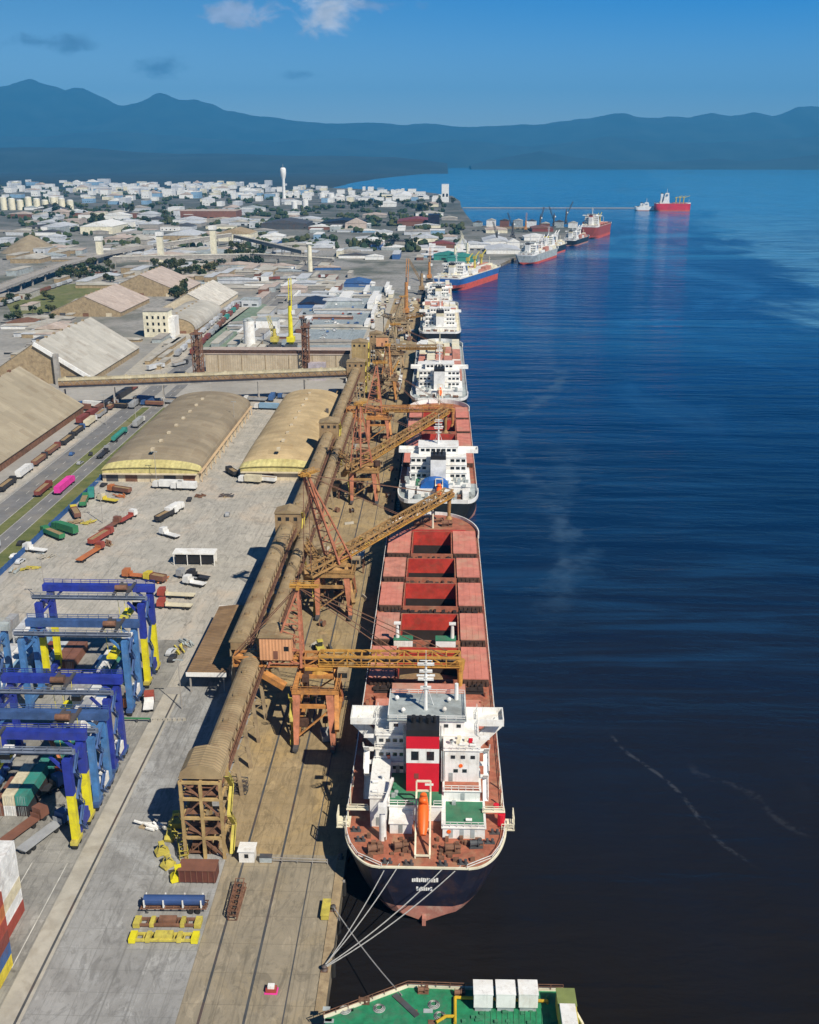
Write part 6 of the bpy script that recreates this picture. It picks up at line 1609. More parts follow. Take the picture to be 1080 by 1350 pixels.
# white roofed portable shed with open dark side
x_, y_ = P(255, 748); r = thing('portable_shed', 'white roofed open sided shed with a dark front in the storage yard', 'shed', (x_, y_ + 3, 4.05))
B1('roof', M['white'], r, -7.3, 7.3, -1.6, 3.2, 4.1, 4.6); B1('back_wall', M['white'], r, -7, 7, 2.8, 3, 0, 4.1); B1('dark_screen', M['black'], r, -6.6, 6.8, -.9, -.8, .6, 3.9)
for k in range(4): MB().box(-7 + k * 4.66 - .12, -7 + k * 4.66 + .12, -1.4, -1.16, 0, 4.1).build('post', M['white'], r)
for i, (px, py, cl_) in enumerate(((248, 763, 'grey'), (262, 764, 'black'), (257, 772, 'white'))): x_, y_ = P(px, py); truck(('grey flat trailer under the front of the white roofed shed', 'black tipper at the front right of the white roofed shed', 'pale trailer frame in front of the white roofed shed')[i], x_, y_, 1.2, cl_, cl_, 'flat', 8)
for i, (px, py, cl_) in enumerate(((132, 655, 'black'), (137, 641, 'black'), (250, 660, 'black'), (300, 680, 'grey'), (228, 870, 'black'), (226, 862, 'silver'), (134, 630, 'white'), (95, 600, 'blue'), (20, 735, 'white'), (27, 742, 'silver'), (120, 600, 'black'), (106, 612, 'grey'), (28, 718, 'black'))):
    x_, y_ = P(px, py); car(('black car by the white corner pillar of the arched warehouse', 'second black car close to the arched warehouse corner', 'black car alone in front of the arched warehouse', 'grey car on the bare yard right of the white tipper', 'black car beside the long brown canopy', 'silver car behind the black one beside the long brown canopy', 'white car at the left corner of the arched warehouse', 'blue car on the carriageway behind the pink truck', 'white car on the carriageway at the left edge', 'silver car close behind the white one at the left edge', 'black car on the carriageway near the fence corner', 'grey car on the carriageway ahead of the pink truck', 'black car on the near verge beside the fence')[i], x_, y_, random.uniform(-.3, .3), cl_)
# pallets, pipes and scrap heaps on the yard so that it reads as worked ground
for i, (px, py) in enumerate(((143, 718), (98, 690), (60, 735), (40, 750), (22, 752), (300, 655), (262, 655), (118, 690), (215, 765), (236, 858), (245, 850), (196, 1090), (160, 655))):
    x_, y_ = P(px, py); r = thing('scrap_heap', ('rusty scrap beside the red trailer row', 'brown timber heap by the green machines', 'pale rubble heap by the small white truck', 'yellowish heap near the left fence', 'grey heap farthest left by the fence', 'small dark heap on the bare yard right', 'low pallets by the warehouse front', 'yellow pipes between green and red machines', 'orange scrap behind the rear gantry', 'yellow frame heap left of the brown canopy', 'grey frame heap left of the brown canopy', 'small white sacks in the truck lane by the gallery shadow', 'orange pallets at the warehouse front')[i], 'heap', (x_, y_, 4.05), random.random() * 3)
    c = MB(); mt = [M['ruststeel'], M['conc'], M['pave'], M['oldyellow'], M['grey'], M['dkgrey'], M['ruststeel'], M['oldyellow'], pc('orange'), M['oldyellow'], M['grey'], M['white'], pc('orange')][i]
    for k in range(9): a, b_ = random.uniform(-2.4, 2.4), random.uniform(-1.5, 1.5); c.bar((a - random.uniform(.5, 1.6), b_, .15 + k * .07), (a + random.uniform(.5, 1.6), b_ + random.uniform(-.8, .8), .3 + random.random() * .9), .4, .35)
    c.build('pieces', mt, r); B1('timber_base', M['conc'], r, -1.8, 1.8, -1.1, 1.1, 0, .14)
# light poles
for i, (px, py, h) in enumerate(((136, 690, 17), (207, 640, 15), (62, 800, 18), (310, 570, 16), (140, 560, 16), (240, 935, 14), (180, 560, 15))):
    x_, y_ = P(px, py); r = thing('light_pole', ('tall grey light pole beside the red trailer row', 'light pole in front of the arched warehouse', 'light pole behind the rear gantry cranes', 'light pole between the two arched warehouses', 'light pole on the grass verge corner', 'short light pole at the end of the brown canopy', 'light pole by the cross conveyor')[i], 'light pole', (x_, y_, 4), 0, 'yard light poles')
    MB().tube((0, 0, 0), (0, 0, h), .16, .1, n=8).build('pole', M['concgrey'], r); MB().box(-1.2, 1.2, -.15, .15, h, h + .12).box(-1.3, -.7, -.2, .2, h - .15, h + .02).box(.7, 1.3, -.2, .2, h - .15, h + .02).build('lamp_head', M['grey'], r)

# ------------------------------------------------------------------ trees
def tree_proto(seed, h, w_):
    rd = random.Random(seed); r = thing('broadleaf_tree', 'tree', 'tree', (0, 0, 4))
    t_ = MB(); t_.tube((0, 0, 0), (.1, .1, h * .45), .35, .22, n=7)
    for k in range(4): a = k * 1.6 + seed; t_.tube((.1, .1, h * (.3 + .04 * k)), (cos(a) * w_ * .3, sin(a) * w_ * .3, h * .65), .15, .06, n=5)
    t_.build('trunk', M['bark'], r)
    c = MB(); cl_ = [(rd.uniform(-.32, .32) * w_, rd.uniform(-.32, .32) * w_, h * rd.uniform(.45, .82), w_ * rd.uniform(.16, .28)) for k in range(9)]
    for (x, y, z, q) in cl_:
        for k in range(34):
            v = Vector((rd.gauss(0, 1), rd.gauss(0, 1), rd.gauss(0, 1))).normalized() * q * rd.uniform(.6, 1.08); n_ = Vector((rd.gauss(0, 1), rd.gauss(0, 1), rd.gauss(0, 1) + .6)).normalized(); a = n_.orthogonal().normalized() * rd.uniform(.5, .95); b_ = n_.cross(a)
            p = Vector((x, y, z)) + v; c.face([p - a - b_ * .7, p + a - b_ * .5, p + a * .6 + b_, p - a * .7 + b_ * .8])
    c.build('crown', [M['leaf'], M['leaf2'], M['leaf3']][seed % 3], r); return r


prot = [tree_proto(s, h, w_) for s, h, w_ in ((1, 11, 9), (2, 14, 11), (3, 9, 9), (4, 15, 8), (5, 8, 10))]
used = [False] * 5


def plant(px, py, label, group, s=1.0):
    if not ashore(*[v + 15 for v in P(px, py)]): return
    i = random.randrange(5); o = prot[i] if not used[i] else copy_tree(prot[i]); used[i] = True
    x_, y_ = P(px, py); o.location = (x_, y_, 4.0); o.rotation_euler = (0, 0, random.random() * 6); q = s * random.uniform(.8, 1.25); o.scale = (q, q, q); tag(o, label, 'tree', group)


for (n, x0, x1, yy0, yy1, lb, g, s) in ((26, 78, 150, 352, 372, 'dark green tree in the belt between the elevated road and the far pinkish shed', 'trees behind the green field', 1.0), (26, 198, 300, 352, 368, 'dark green tree in the belt behind the white peaked shed', 'trees behind the white peaked shed', 1.1), (22, 300, 345, 330, 350, 'dark tree in the clump left of the pale far tower', 'trees left of the far tower', 1.2), (10, 228, 246, 385, 398, 'yellow green tree between the arched grey shed and the white shed', 'trees between the grey and white sheds', .9), (14, 470, 560, 318, 330, 'tree among the far yards near the dark blue roofs', 'trees among the far yards', 1.2), (18, 0, 70, 395, 425, 'bush like tree along the foot of the elevated road', 'trees at the foot of the elevated road', .7), (34, 60, 230, 275, 300, 'tree in the dark town belt behind the cream warehouse', 'trees in the dark town belt', 1.5), (30, 430, 605, 268, 280, 'tree in the row under the long white far building', 'trees under the long white far building', 1.5)):
    for k in range(n): plant(random.uniform(x0, x1), random.uniform(yy0, yy1), lb, g, s)

# ------------------------------------------------------------------ middle distance and town
def block(label, px, py, wpx, hpx, dep, wallc, roofc, kind='flat', name=None, cat='building', group=None, simple=False, rz=0.0):
    x_, y_ = P(px, py); sc = (py - 208) / 133.; W, Hh = wpx / sc * 1.0, max(2.5, hpx / sc)
    name = name or ('town_building' if simple else 'storage_shed' if kind == 'gable' else 'flat_roof_block'); r = thing(name, label, cat, (x_, y_, 4), rz, group); w2 = W / 2
    wm = M[wallc] if wallc in M else pc(wallc); rm = M[roofc] if roofc in M else pc(roofc)
    if kind == 'flat':
        B1('wall', wm, r, -w2, w2, 0, dep, 0, Hh); B1('roof', rm, r, -w2 - .3, w2 + .3, -.3, dep + .3, Hh, Hh + .6)
    elif kind == 'gable':
        B1('wall', wm, r, -w2, w2, 0, dep, 0, Hh * .62); MB().prof([(-.6, Hh * .6), (dep / 2, Hh), (dep + .6, Hh * .6)], -w2 - .5, w2 + .5).build('roof', rm, r); o = r.children[-1]
        o.data.transform(__import__('mathutils').Matrix(((0, 1, 0, 0), (1, 0, 0, 0), (0, 0, 1, 0), (0, 0, 0, 1))))
    elif kind == 'tank':
        MB().tube((0, w2, 0), (0, w2, Hh), w2, n=18).build('tank_shell', wm, r); MB().lathe([(w2 * 1.02, Hh), (w2 * .6, Hh + w2 * .16), (.1, Hh + w2 * .22)], (0, w2, 0), 18).build('tank_roof', rm, r)
    if not simple and kind != 'tank':
        nw = max(2, min(8, int(W / 9)))
        for k in range(nw): xk = -w2 + W * (k + .5) / nw; B1('window', M['glass'], r, xk - W / nw * .28, xk + W / nw * .28, -.09, -.01, Hh * .22, Hh * .42)
    return r


B = block
B('large cream warehouse with pale yellow wall in the left middle distance', 118, 306, 74, 16, 60, 'cream', 'white', 'gable')
B('pale grey shed left of the large cream warehouse', 62, 304, 44, 11, 50, 'white', 'silver', 'gable')
B('low pinkish shed in front of the large cream warehouse', 142, 318, 44, 9, 40, 'pinkroof', 'pinkroof', 'gable')
B('grey warehouse right of the cream one', 222, 316, 62, 13, 60, 'conc', 'silver', 'gable')
B('tan roofed warehouse in the middle distance left of the water tower', 290, 316, 56, 16, 60, 'cream', 'conc', 'gable')
B('wide brown red roofed block behind the tan roofed warehouse', 275, 292, 78, 14, 70, 'brown', 'pinkroof', 'flat')
B('wide dark slate roofed warehouse right of the tan roofed one', 350, 300, 72, 12, 90, 'dkgrey', 'dkgrey', 'gable')
B('second dark slate roofed warehouse below the water tower', 425, 298, 66, 10, 90, 'dkgrey', 'black', 'gable')
B('small pink gabled hall between dark roofs', 456, 304, 16, 17, 40, 'pinkroof', 'pinkroof', 'gable')
B('purple brown wide roofed hall in the far yards', 525, 296, 62, 10, 80, 'brown', 'maroon', 'gable')
B('dark blue block at the right end of the far yards', 572, 300, 16, 17, 40, 'navy', 'navy', 'flat')
B('long white building stretching along the far waterfront', 520, 262, 116, 9, 60, 'white', 'white', 'gable')
B('white low building below the long white waterfront building', 500, 272, 32, 8, 50, 'white', 'white', 'gable')
B('pale house row right of the long white waterfront building', 560, 272, 30, 6, 40, 'cream', 'pinkroof', 'gable')
B('tall white block standing at the right end of the far town', 587, 264, 10, 21, 40, 'white', 'white')
B('white shed left of the pale far tower', 345, 316, 34, 9, 40, 'white', 'white', 'gable')
B('white shed with long roof among the middle yards', 410, 326, 46, 8, 40, 'white', 'silver', 'gable')
B('white hall among the middle yards right of the long roof', 475, 322, 40, 9, 40, 'white', 'white', 'gable')
B('pale hall nearest the quay bend in the far yards', 545, 320, 30, 12, 40, 'cream', 'silver', 'gable')
B('bright blue roofed shed left of the quay yards', 455, 376, 46, 9, 28, 'blue', 'blue', 'gable')
B('small white tent roof right of the bright blue roofed shed', 473, 376, 16, 6, 18, 'white', 'white', 'gable')
B('long dark blue shed behind the lime yellow crane', 395, 402, 66, 9, 26, 'blue', 'navy', 'gable')
B('pale pink shed left of the dark blue shed', 372, 384, 26, 9, 26, 'pinkroof', 'pinkroof', 'gable')
B('teal roofed shed beyond the blue and red ship', 590, 345, 22, 12, 40, 'teal', 'teal', 'gable')
B('pale green long shed on the far wharf behind the ships', 636, 322, 62, 11, 40, 'white', 'silver', 'gable')
B('grey office block in the yards behind the beige shed', 352, 440, 30, 18, 14, 'white', 'grey')
B('pale low office right of the grey office block', 330, 405, 24, 10, 16, 'silver', 'grey')
B('low grey shed at the left edge behind the elevated road', 22, 345, 44, 10, 40, 'conc', 'whroof2', 'gable')
B('low pale works shed at the left edge near the big warehouse', 24, 470, 50, 13, 22, 'conc', 'whroof2', 'gable')
B('pinkish works shed left of the large pale grey warehouse', 52, 440, 30, 15, 24, 'conc', 'pinkroof', 'gable')
B('small rust roofed works shed at the left edge', 14, 428, 36, 8, 22, 'conc', 'ruststeel', 'gable')
for i in range(9):
    B('cream storage tank number %s from the left in the far tank row' % ('one', 'two', 'three', 'four', 'five', 'six', 'seven', 'eight', 'nine')[i], 4 + i * 11, 277, 9, 17 - (i % 3) * 2, 0, 'cream', 'white', 'tank', 'storage_tank', 'storage tank', 'far tank row')
for i, (px, py, wp, hp) in enumerate(((436, 264, 10, 8), (450, 265, 9, 7), (424, 262, 9, 7), (402, 275, 9, 11), (388, 276, 8, 10))):
    B(('rounded white tank left of the long waterfront building', 'second white tank touching the long waterfront building', 'third white tank toward the water tower', 'white tank below the water tower', 'smallest white tank below the water tower')[i], px, py, wp, hp, 0, 'white', 'white', 'tank', 'storage_tank', 'storage tank', 'white tanks near the water tower')
r = thing('water_tower', 'tall white water tower with a flared head rising above the far town', 'water tower', (-541, 3662, 4)); MB().lathe([(7, 0), (5.5, 10), (5, 62), (9, 76), (10, 84), (10, 96), (7, 101), (.2, 102)], n=16).build('tower_shaft', M['white'], r, smooth=True); MB().tube((0, 0, 101), (0, 0, 112), .6, n=6).build('antenna', M['grey'], r)
r = thing('chimney', 'slim pale tower standing in the middle yards by the dark trees', 'tower', P(409, 358) + (4,)); MB().tube((0, 0, 0), (0, 0, 33), 3.2, 2.6, n=12).build('shaft', M['cream'], r); B1('cap', M['white'], r, -3.4, 3.4, -3.4, 3.4, 33, 35)
for i, (px, py, h) in enumerate(((283, 345, 42), (213, 345, 34), (133, 345, 28))):
    r = thing('elevator_tower', ('tallest pale elevator tower in the middle distance', 'pale elevator tower left of the tallest one', 'small grey elevator tower above the green field')[i], 'tower', P(px, py) + (4,), 0, 'far elevator towers'); B1('wall', M['cream'], r, -3.6, 3.6, -4, 4, 0, h); B1('head_house', M['white'], r, -4.6, 4.6, -5, 5, h, h + 5)
r = thing('storage_pile', 'grey green conical storage heap at the left edge in the middle distance', 'storage heap', P(42, 332) + (4,)); MB().lathe([(44, 0), (30, 9), (12, 20), (.5, 25)], n=24).build('heap', M['whroof'], r, smooth=True); MB().bar((-60, 8, 30), (2, 2, 29), 4, 3).bar((-58, 8, 0), (-58, 8, 29), 3).build('stacker_arm', M['concgrey'], r)
# far town of small pale blocks
tc = ['white'] * 5 + ['cream', 'cream', 'silver', 'pale_blue', 'white']; n_ = 0
WIN_T = win_mesh(2.6, 1.9)
TOWN = []
def town(n, x0, x1, y0, y1, wr, hr, where, cs=tc):
    for k in range(n):
        cl_ = random.choice(cs); px, py = random.uniform(x0, x1), random.uniform(y0, y1); rc = random.choice(['white', 'silver', 'pinkroof', 'white']) if py < 300 or 'quay' in where else random.choice(['silver', 'whroof2', 'pinkroof', 'whroof2', 'concgrey'])
        kd = random.choice(['flat', 'flat', 'gable']); wp, hp = random.uniform(*wr), random.uniform(*hr)
        q = P(px, py)
        if not (ashore(q[0] + 40, q[1] + 60) and ashore(q[0] - 40, q[1])): continue
        TOWN.append((wp * hp, 'tall' if hp > sum(hr) / 2 * 1.15 else 'low', cl_, kd, where, px, py, wp, hp, random.uniform(25, 60), rc, random.choice((0, 0, 0, random.uniform(-.15, .15)))))


def build_town(most=262):
    TOWN.sort(key=lambda q: -q[0])
    for (a, sz_, cl_, kd, where, px, py, wp, hp, dep, rc, rz) in TOWN[:most]:
        word = {'whroof2': 'pale grey', 'conc': 'tan grey', 'pinkroof': 'pinkish', 'concgrey': 'concrete grey'}.get(cl_, cl_.replace('_', ' '))
        b0 = block('%s %s %s building %s' % (sz_, word, 'flat' if kd == 'flat' else 'gabled', where), px, py, wp, hp, dep, cl_, rc, kd, group='buildings ' + where, simple=True, rz=rz)
        if hp / (py - 208) > .055 and wp / (py - 208) > .06:
            W, H = wp * 133. / (py - 208), hp * 133. / (py - 208); nw = min(6, max(2, int(W / 7)))
            windows(b0, win_mesh(1, 1) if False else WIN_T, [((-W / 2 + W * (k + .5) / nw, -.04, H * .34), 0) for k in range(nw)])
    c = MB(); ms = ['white', 'cream', 'silver', 'grey', 'pale_blue', 'brown', 'conc', 'concgrey', 'whroof2', 'pinkroof']
    for (a, sz_, cl_, kd, where, px, py, wp, hp, dep, rc, rz) in TOWN[most:]:
        x_, y_ = P(px, py); k_ = (py - 208) / 133.; W, H = wp / k_ / 2, 4 + max(2.5, hp / k_); mi = ms.index(cl_) if cl_ in ms else 0
        c.box(x_ - W, x_ + W, y_, y_ + dep, 4, H, mi); c.box(x_ - W - .3, x_ + W + .3, y_ - .3, y_ + dep + .3, H + .01, H + .6, 0 if mi < 3 else 8)
    tag(c.build('far_town', [M['white'], M['cream'], pc('silver'), M['grey'], pc('pale_blue'), pc('brown'), M['conc'], M['concgrey'], M['whroof2'], M['pinkroof']]), kind='stuff')


town(46, 0, 425, 243, 254, (3, 13), (3, 7), 'in the farthest white belt of the town')
town(44, 60, 420, 256, 272, (5, 16), (4, 9), 'in the white town belt behind the dark trees')
town(26, 420, 600, 256, 268, (4, 14), (3, 7), 'on the far waterfront of the town')
town(26, 0, 330, 282, 312, (8, 24), (5, 10), 'among the middle distance works', ['white', 'silver', 'grey', 'cream', 'brown', 'pinkroof'])
town(26, 320, 600, 300, 345, (6, 22), (4, 8), 'between the far yards and the quay', ['white', 'silver', 'grey', 'cream', 'pale_blue', 'brown', 'blue'])
town(14, 0, 140, 320, 345, (8, 26), (4, 8), 'around the grey green storage heap', ['grey', 'concgrey', 'silver', 'conc', 'brown'])
# town greenery nobody could count
c = MB()
for k in range(430):
    px, py = random.uniform(-20, 610), random.choice((random.uniform(240, 262), random.uniform(255, 300), random.uniform(275, 332)))
    x_, y_ = P(px, py); q = random.uniform(5, 10)
    if not ashore(x_ + 30, y_ + 30): continue
    for m_ in range(6):
        a = random.uniform(-1, 1) * q * 1.6; b_ = random.uniform(-1, 1) * q * 1.2; h = random.uniform(5, 12)
        c.lathe([(q * .2, 0), (q * .62, h * .35), (q * .5, h * .8), (.1, h)], (x_ + a, y_ + b_, 4), 6, random.randrange(3))
tag(c.build('town_greenery', [M['leaf'], M['leaf2'], M['leaf3']]), kind='stuff')
# paved vehicle yard behind the beige shed, parked vehicles on it
M['bluepave'] = slabmat('vehicle_yard_paving', (.24, .285, .31), (.33, .385, .41), (.2, .2, .2), 9, 9, (.20, .24, .27), .6, .04)
sheet('vehicle_yard', [P(365, 462), P(472, 460), P(492, 425), P(505, 378), P(440, 374), P(395, 410)], 4.06, M['bluepave'])
sheet('pale_quay_road', [(-60, 690), (-46, 690), (-46, 1036), (-60, 1036)], 4.07, M['pave'])
sheet('green_ballast_strip', [P(248, 462), P(320, 458), P(352, 402), P(338, 398)], 4.05, mat('green_ballast', (.16, .23, .17), .9, var=.3, dirt=(.25, .24, .2), damt=.6), 'structure')
sheet('service_road', [P(150, 505), P(205, 500), P(330, 402), P(318, 398), P(215, 450)], 4.045, M['pave'], 'structure')
cc2 = ['white', 'silver', 'grey', 'black', 'blue', 'red', 'white', 'silver']
for k in range(70):
    px = random.uniform(380, 480); py = random.uniform(382, 455); x_, y_ = P(px, py)
    if x_ > -62: continue
    cl_ = random.choice(cc2); car('%s car parked on the blue grey vehicle yard' % cl_, x_, y_, random.choice((0, 1.57)), cl_, 'cars parked on the blue grey yard')
for k in range(46):
    yk = random.uniform(605, 1020); x_ = random.choice((-57.5, -54.5, -52, -25.5, -27, -41)); cl_ = random.choice(['white', 'white', 'cream', 'silver', 'brown', 'orange', 'white'])
    truck('%s truck on the busy far quay apron beyond the cross conveyor' % cl_, x_ + random.uniform(-.8, .8), yk, random.choice((0, pi)) + random.uniform(-.05, .05), cl_, random.choice(['white', 'cream', 'silver', 'white']), random.choice(['box', 'tipper', 'box']), 13, 'trucks on the far quay apron')
for k in range(26):
    yk = random.uniform(720, 1020); x_ = random.uniform(-40, -22); cl_ = random.choice(['white', 'cream', 'grey', 'brown', 'silver'])
    container('%s container standing on the far quay beside the third and fourth ships' % cl_, x_, yk, 4.07, random.choice((0, 1.57)), cl_, 6, 'containers on the far quay')
# hoppers on the quay under the loaders
for i, (px, py) in enumerate(((455, 765), (470, 752), (432, 770), (478, 605), (500, 560), (520, 520), (505, 480), (440, 655), (420, 740))):
    x_, y_ = P(px, py); x_ = min(x_, -21.5); r = thing('quay_hopper', ('white topped hopper beside the second loader', 'grey hopper nearest the bow of the first ship', 'rusty hopper left of the white topped one', 'dusty hopper beside the second ship stern', 'pale hopper beside the second ship hatches', 'brown hopper by the bow of the second ship', 'pale hopper beside the third ship stern', 'tan hopper under the middle gallery', 'dusty hopper at the foot of the red lattice mast')[i], 'hopper', (x_, y_, 4.05), 0, 'hoppers on the quay')
    c = MB(); mt = [M['white'], M['grey'], M['ruststeel'], M['conc'], M['white'], M['ruststeel'], M['cream'], M['galwall'], M['conc']][i]; h = 5.5
    c.hexa([(-.8, -.8, 2.4), (.8, -.8, 2.4), (.8, .8, 2.4), (-.8, .8, 2.4), (-2.8, -2.8, h), (2.8, -2.8, h), (2.8, 2.8, h), (-2.8, 2.8, h)]); c.box(-2.8, 2.8, -2.8, 2.8, h + .01, h + .9); c.build('hopper_body', mt, r); c = MB()
    for a in (-2.5, 2.5):
        for b_ in (-2.5, 2.5): c.box(a - .2, a + .2, b_ - .2, b_ + .2, 0, h)
    c.build('support_frame', M['ruststeel'], r)
M_clean = [o for i, o in enumerate(prot) if not used[i]]
# ------------------------------------------------------------------ the crowded wharf beyond the bend
big_ship('white work ship moored second past the blue and red one', (150, 1560, 0), -radians(20), 110, 24, 11, M['blackhull'], M['bootr'], M['cream'], 2.5, M['white'], 3, True, ('white', 'yellow'), 0, False, (3,), 2, 'ships moored beyond the bend', 'cargo_ship', None, 28)
big_ship('dark barge like ship low in the water before the red hulled one', (207, 1735, 0), -radians(20), 120, 24, 9, M['blackhull'], M['boot'], M['dkgrey'], 2, M['grey'], 4, True, ('white', 'cream'), 0, False, (4,), 2, 'ships moored beyond the bend', 'cargo_ship', None, 22)
big_ship('small white ship lying left of the bright red tanker', (528, 2935, 0), -radians(95), 60, 16, 10, M['white'], M['boot'], M['grey'], 2, M['white'], 1, True, ('white', 'white'), 0, False, None, 0, 'ships moored beyond the bend', 'cargo_ship', None, 18)
for q in (('pale green wharf shed just inland of the blue and red ship', 640, 332, 66, 9, 50, 'white', 'silver'), ('white wharf shed behind the grey and white ship', 690, 316, 34, 8, 40, 'white', 'white'), ('brown wharf shed near the red hulled ship', 700, 304, 44, 7, 40, 'maroon', 'brown'), ('cream wharf shed at the root of the far jetty', 640, 306, 40, 7, 40, 'cream', 'pinkroof'), ('white wharf office between the far ships', 668, 326, 14, 12, 20, 'white', 'white'), ('teal wharf shed at the quay bend', 572, 342, 24, 11, 40, 'teal', 'teal'), ('purple grey shed inland of the quay bend', 566, 326, 24, 9, 40, 'brown', 'maroon'), ('white silo house inland of the far ships', 602, 330, 10, 16, 20, 'white', 'silver')):
    B(*q[:8], 'gable')
for i, (px, py, h, cl_) in enumerate(((655, 324, 36, 'dkgrey'), (676, 312, 40, 'dkgrey'), (693, 306, 34, 'loader'), (712, 303, 42, 'dkgrey'), (730, 300, 40, 'dkgrey'), (746, 296, 46, 'dkgrey'), (600, 345, 34, 'cream'), (616, 342, 36, 'cream'), (566, 372, 36, 'loader'), (556, 388, 34, 'galwall'))):
    x_, y_ = P(px, py); harbour_crane('%s harbour crane %s' % ({'dkgrey': 'dark', 'loader': 'orange', 'cream': 'cream', 'galwall': 'tan'}[cl_], ('left end of the dark crane row on the bend', 'second in the dark crane row on the bend', 'alone between dark ones on the bend', 'fourth in the row on the bend', 'fifth in the row on the bend', 'tallest, nearest the far jetty tip', 'at the stern of the blue and red ship', 'amidships of the blue and red ship', 'on the quay corner before the bend', 'lowest, beside the fourth ship bow')[i]), x_, y_, h, random.uniform(0, 3), 14, M[cl_])
# rail wagons standing in long rows behind the sheds, and works clutter of the middle yards
wn = 0
def wagons(px0, py0, px1, py1, n, cols, where):
    a, b_ = P(px0, py0), P(px1, py1); rz = -math.atan2(b_[0] - a[0], b_[1] - a[1])
    for k in range(n):
        f = (k + .5) / n; cl_ = random.choice(cols)
        r = thing('rail_wagon', '%s rail wagon in the row %s' % (cl_, where), 'rail wagon', (a[0] + (b_[0] - a[0]) * f, a[1] + (b_[1] - a[1]) * f, 4.1), rz, 'rail wagons ' + where)
        B1('wagon_body', pc(cl_), r, -1.5, 1.5, -6.5, 6.5, 1.2, 3.9); B1('bogies', M['dkgrey'], r, -1.1, 1.1, -5.6, 5.6, 0.1, 1.2)


wagons(252, 470, 322, 398, 14, ['brown', 'grey', 'maroon', 'teal'], 'along the green ballast strip')
wagons(232, 472, 310, 402, 14, ['silver', 'grey', 'brown'], 'along the service road')
wagons(105, 560, 180, 512, 8, ['maroon', 'brown', 'black'], 'passing under the cross conveyor')
wagons(0, 405, 95, 372, 12, ['grey', 'brown', 'silver'], 'below the elevated road')
wagons(300, 372, 440, 366, 14, ['maroon', 'grey', 'silver', 'brown'], 'crossing behind the lime yellow crane')
town(34, 330, 470, 352, 400, (5, 16), (3, 8), 'in the works yard behind the lime yellow crane', ['concgrey', 'grey', 'conc', 'brown', 'silver', 'blue', 'white'])
town(30, 0, 130, 340, 480, (8, 24), (4, 9), 'in the works yard at the left edge', ['conc', 'grey', 'whroof2', 'brown', 'conc'])
town(24, 130, 330, 318, 345, (8, 26), (4, 8), 'around the far elevator towers', ['silver', 'white', 'grey', 'pinkroof', 'brown'])
town(60, 0, 600, 240, 252, (2, 8), (2.5, 5), 'in the faintest belt along the wooded plain')
town(40, 230, 430, 246, 262, (4, 12), (4, 9), 'around the water tower')
town(26, 90, 260, 244, 262, (6, 18), (5, 9), 'in the dense white belt right of the storage tanks')
for i in range(16):  # row of mostly dark trucks added to stand in for the conveyor's shadow band
    f = (i + .5) / 16; x_ = -205 + f * 150; y_ = 553 + f * 36 + random.uniform(-3, 5); cl_ = random.choice(['blue', 'black', 'brown', 'maroon', 'grey', 'blue', 'white'])
    truck('%s trailer truck added to deepen the shade below the cross conveyor' % cl_, x_, y_, random.choice((1.35, 0, 1.4)), cl_, random.choice(['black', 'brown', 'blue', 'grey']), random.choice(['box', 'tipper']), 13, 'trucks below the cross conveyor')
big_ship('small white ship past the fourth ship, stern almost at the bend', (-2, 962, 0), 0, 140, 26, 11, M['blackhull'], M['boot'], M['cream'], 2, M['white'], 4, True, ('white', 'cream'), 0, False, (6,), 0, 'ships moored in line along the quay', 'cargo_ship', None, 22)
town(30, 478, 545, 384, 440, (3, 8), (3, 8), 'on the far quay behind the white ships', ['white', 'white', 'cream', 'silver'])
town(26, 130, 330, 345, 372, (8, 22), (4, 8), 'between the tree belt and the far conveyors', ['conc', 'grey', 'concgrey', 'whroof2'])
town(30, 300, 420, 400, 455, (6, 18), (4, 9), 'packed behind the long beige shed', ['concgrey', 'grey', 'silver', 'brown', 'whroof2', 'silver', 'white'])
town(16, 180, 340, 450, 495, (6, 14), (3, 6), 'along the service road', ['conc', 'grey', 'concgrey'])
def works(n, x0, x1, y0, y1, wr, hr, where):
    for k in range(n):
        rc = random.choice(['whroof2', 'concgrey', 'silver', 'silver', 'grey', 'pinkroof', 'dkgrey', 'whroof2', 'whroof2']); px, py = random.uniform(x0, x1), random.uniform(y0, y1)
        word = {'whroof2': 'pale grey', 'concgrey': 'grey', 'whroof': 'tan grey', 'pinkroof': 'pinkish', 'dkgrey': 'dark', 'conc': 'tan'}.get(rc, rc)
        if not ashore(P(px, py)[0] + 45, P(px, py)[1] + 30): continue
        block('%s roofed industrial shed %s' % (word, where), px, py, random.uniform(*wr), random.uniform(*hr), random.uniform(30, 70), random.choice(['concgrey', 'white', 'silver']), rc, 'gable', 'industrial_shed', 'industrial shed', 'industrial sheds ' + where, simple=True)


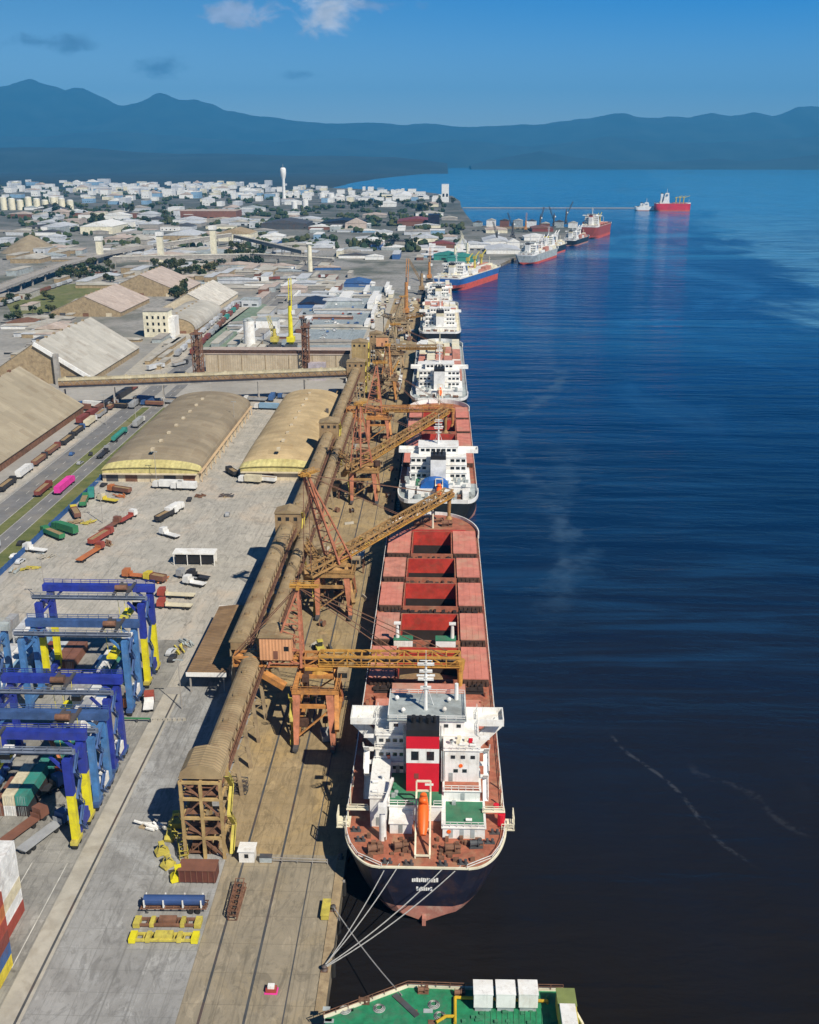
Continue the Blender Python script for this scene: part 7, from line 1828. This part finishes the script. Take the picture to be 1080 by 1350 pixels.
works(34, 0, 330, 276, 300, (14, 40), (5, 9), 'in the grey belt in front of the white town')
works(34, 0, 330, 300, 345, (14, 44), (5, 9), 'around the far elevator towers and heap')
works(30, 330, 600, 282, 340, (12, 36), (4, 8), 'in the grey belt inland of the quay bend')
works(16, 150, 440, 348, 382, (10, 28), (4, 8), 'behind the far conveyors and tree belt')
works(12, 0, 60, 415, 475, (10, 26), (5, 9), 'at the left edge behind the peaked warehouse')
for i in range(9):
    x_ = 75 + i * 27; y_ = 2188 - i * 7; r = thing('jetty_shed', '%s shed on the far jetty, %s from its landward end' % (('grey', 'white', 'brown')[i % 3], ('first', 'second', 'third', 'fourth', 'fifth', 'sixth', 'seventh', 'eighth', 'ninth')[i]), 'jetty shed', (x_, y_, 3.6), -.2, 'sheds on the far jetty'); hh = random.uniform(8, 16)
    B1('wall', [M['grey'], M['white'], pc('brown')][i % 3], r, -9, 9, -6, 6, 0, hh); MB().prof([(-9.5, hh), (0, hh + 3), (9.5, hh)], -6.5, 6.5).build('roof', M['whroof2'] if i % 2 else M['dkgrey'], r)
town(46, 420, 594, 251, 266, (3, 12), (3, 6), 'on the far waterfront of the town')
town(70, 0, 425, 245, 262, (4, 13), (3, 7), 'in the farthest white belt of the town')
build_town()
# working clutter under the loaders: spill heaps, barriers, pallets, a bulldozer or two
for k in range(34):
    x_ = random.choice((random.uniform(-42.5, -40), random.uniform(-36, -33), random.uniform(-29, -26.5), random.uniform(-23.5, -20.6))); y_ = random.uniform(185, 560); kd = k % 4
    if kd == 0:
        r = thing('spilled_grain', 'low tan heap of spilled grain on the quay under the loaders', 'heap', (x_, y_, 4.03), random.random(), 'grain heaps on the quay'); q = random.uniform(1, 2.4); MB().lathe([(q, 0), (q * .6, q * .22), (.05, q * .38)], n=12).build('heap', M['grain'], r, smooth=True)
    elif kd == 1:
        r = thing('road_barrier', 'pale concrete barrier block on the quay under the loaders', 'barrier', (x_, y_, 4.04), random.random() * 3, 'barriers on the quay'); MB().prof([(-.35, 0), (.35, 0), (.14, .9), (-.14, .9)], -1.8, 1.8).build('barrier_block', M['pave'], r)
    elif kd == 2:
        r = thing('steel_skip', 'rusty steel skip on the quay under the loaders', 'skip', (x_, y_, 4.04), random.random() * .4, 'skips on the quay'); c = MB()
        for q in ((-1.2, 1.2, -2.2, -2.1), (-1.2, 1.2, 2.1, 2.2), (-1.2, -1.1, -2.1, 2.1), (1.1, 1.2, -2.1, 2.1)): c.box(*q, .2, 1.6)
        c.box(-1.1, 1.1, -2.1, 2.1, .2, .3); c.build('skip_body', random.choice((M['ruststeel'], M['oldyellow'], pc('grey'))), r); B1('runner', M['dkgrey'], r, -.9, .9, -1.9, 1.9, 0, .19)
    else:
        r = thing('cable_reel', 'round cable reel lying on the quay under the loaders', 'cable reel', (x_, y_, 4.04), random.random() * 3, 'cable reels on the quay'); MB().tube((-.6, 0, 1), (.6, 0, 1), .5, n=12).build('drum', M['dkgrey'], r)
        for a in (-.7, .6): MB().tube((a, 0, 1), (a + .1, 0, 1), 1, n=16).build('flange', M['ruststeel'], r)
for i, (x_, y_) in enumerate(((-33.5, 262), (-27.5, 345), (-34, 452))):
    r = thing('wheel_loader', ('yellow wheel loader between the first two ship loaders', 'yellow wheel loader abreast of the first ship bow', 'yellow wheel loader beside the second ship hatches')[i], 'wheel loader', (x_, y_, 4.04), (.3, 2.2, 1.2)[i])
    c = MB(); c.box(-1.1, 1.1, -2.6, .2, .9, 2.0).box(-.9, .9, .4, 2.0, .8, 1.5); c.build('body', M['oldyellow'], r); B1('cab', M['glass'], r, -.75, .75, -.9, .5, 2.01, 3.3); B1('cab_roof', M['oldyellow'], r, -.85, .85, -1, .6, 3.3, 3.45)
    MB().prof([(2.6, .2), (3.9, .2), (3.7, .6), (2.8, 1.5)], -1.4, 1.4).build('bucket', M['dkgrey'], r); r.children[-1].rotation_euler = (0, 0, pi / 2)
    for yk in (-1.7, 1.3):
        for s_ in (-1, 1): MB().tube((s_ * .75, yk, .75), (s_ * 1.3, yk, .75), .75, n=12).build('wheel', M['tyre'], r)
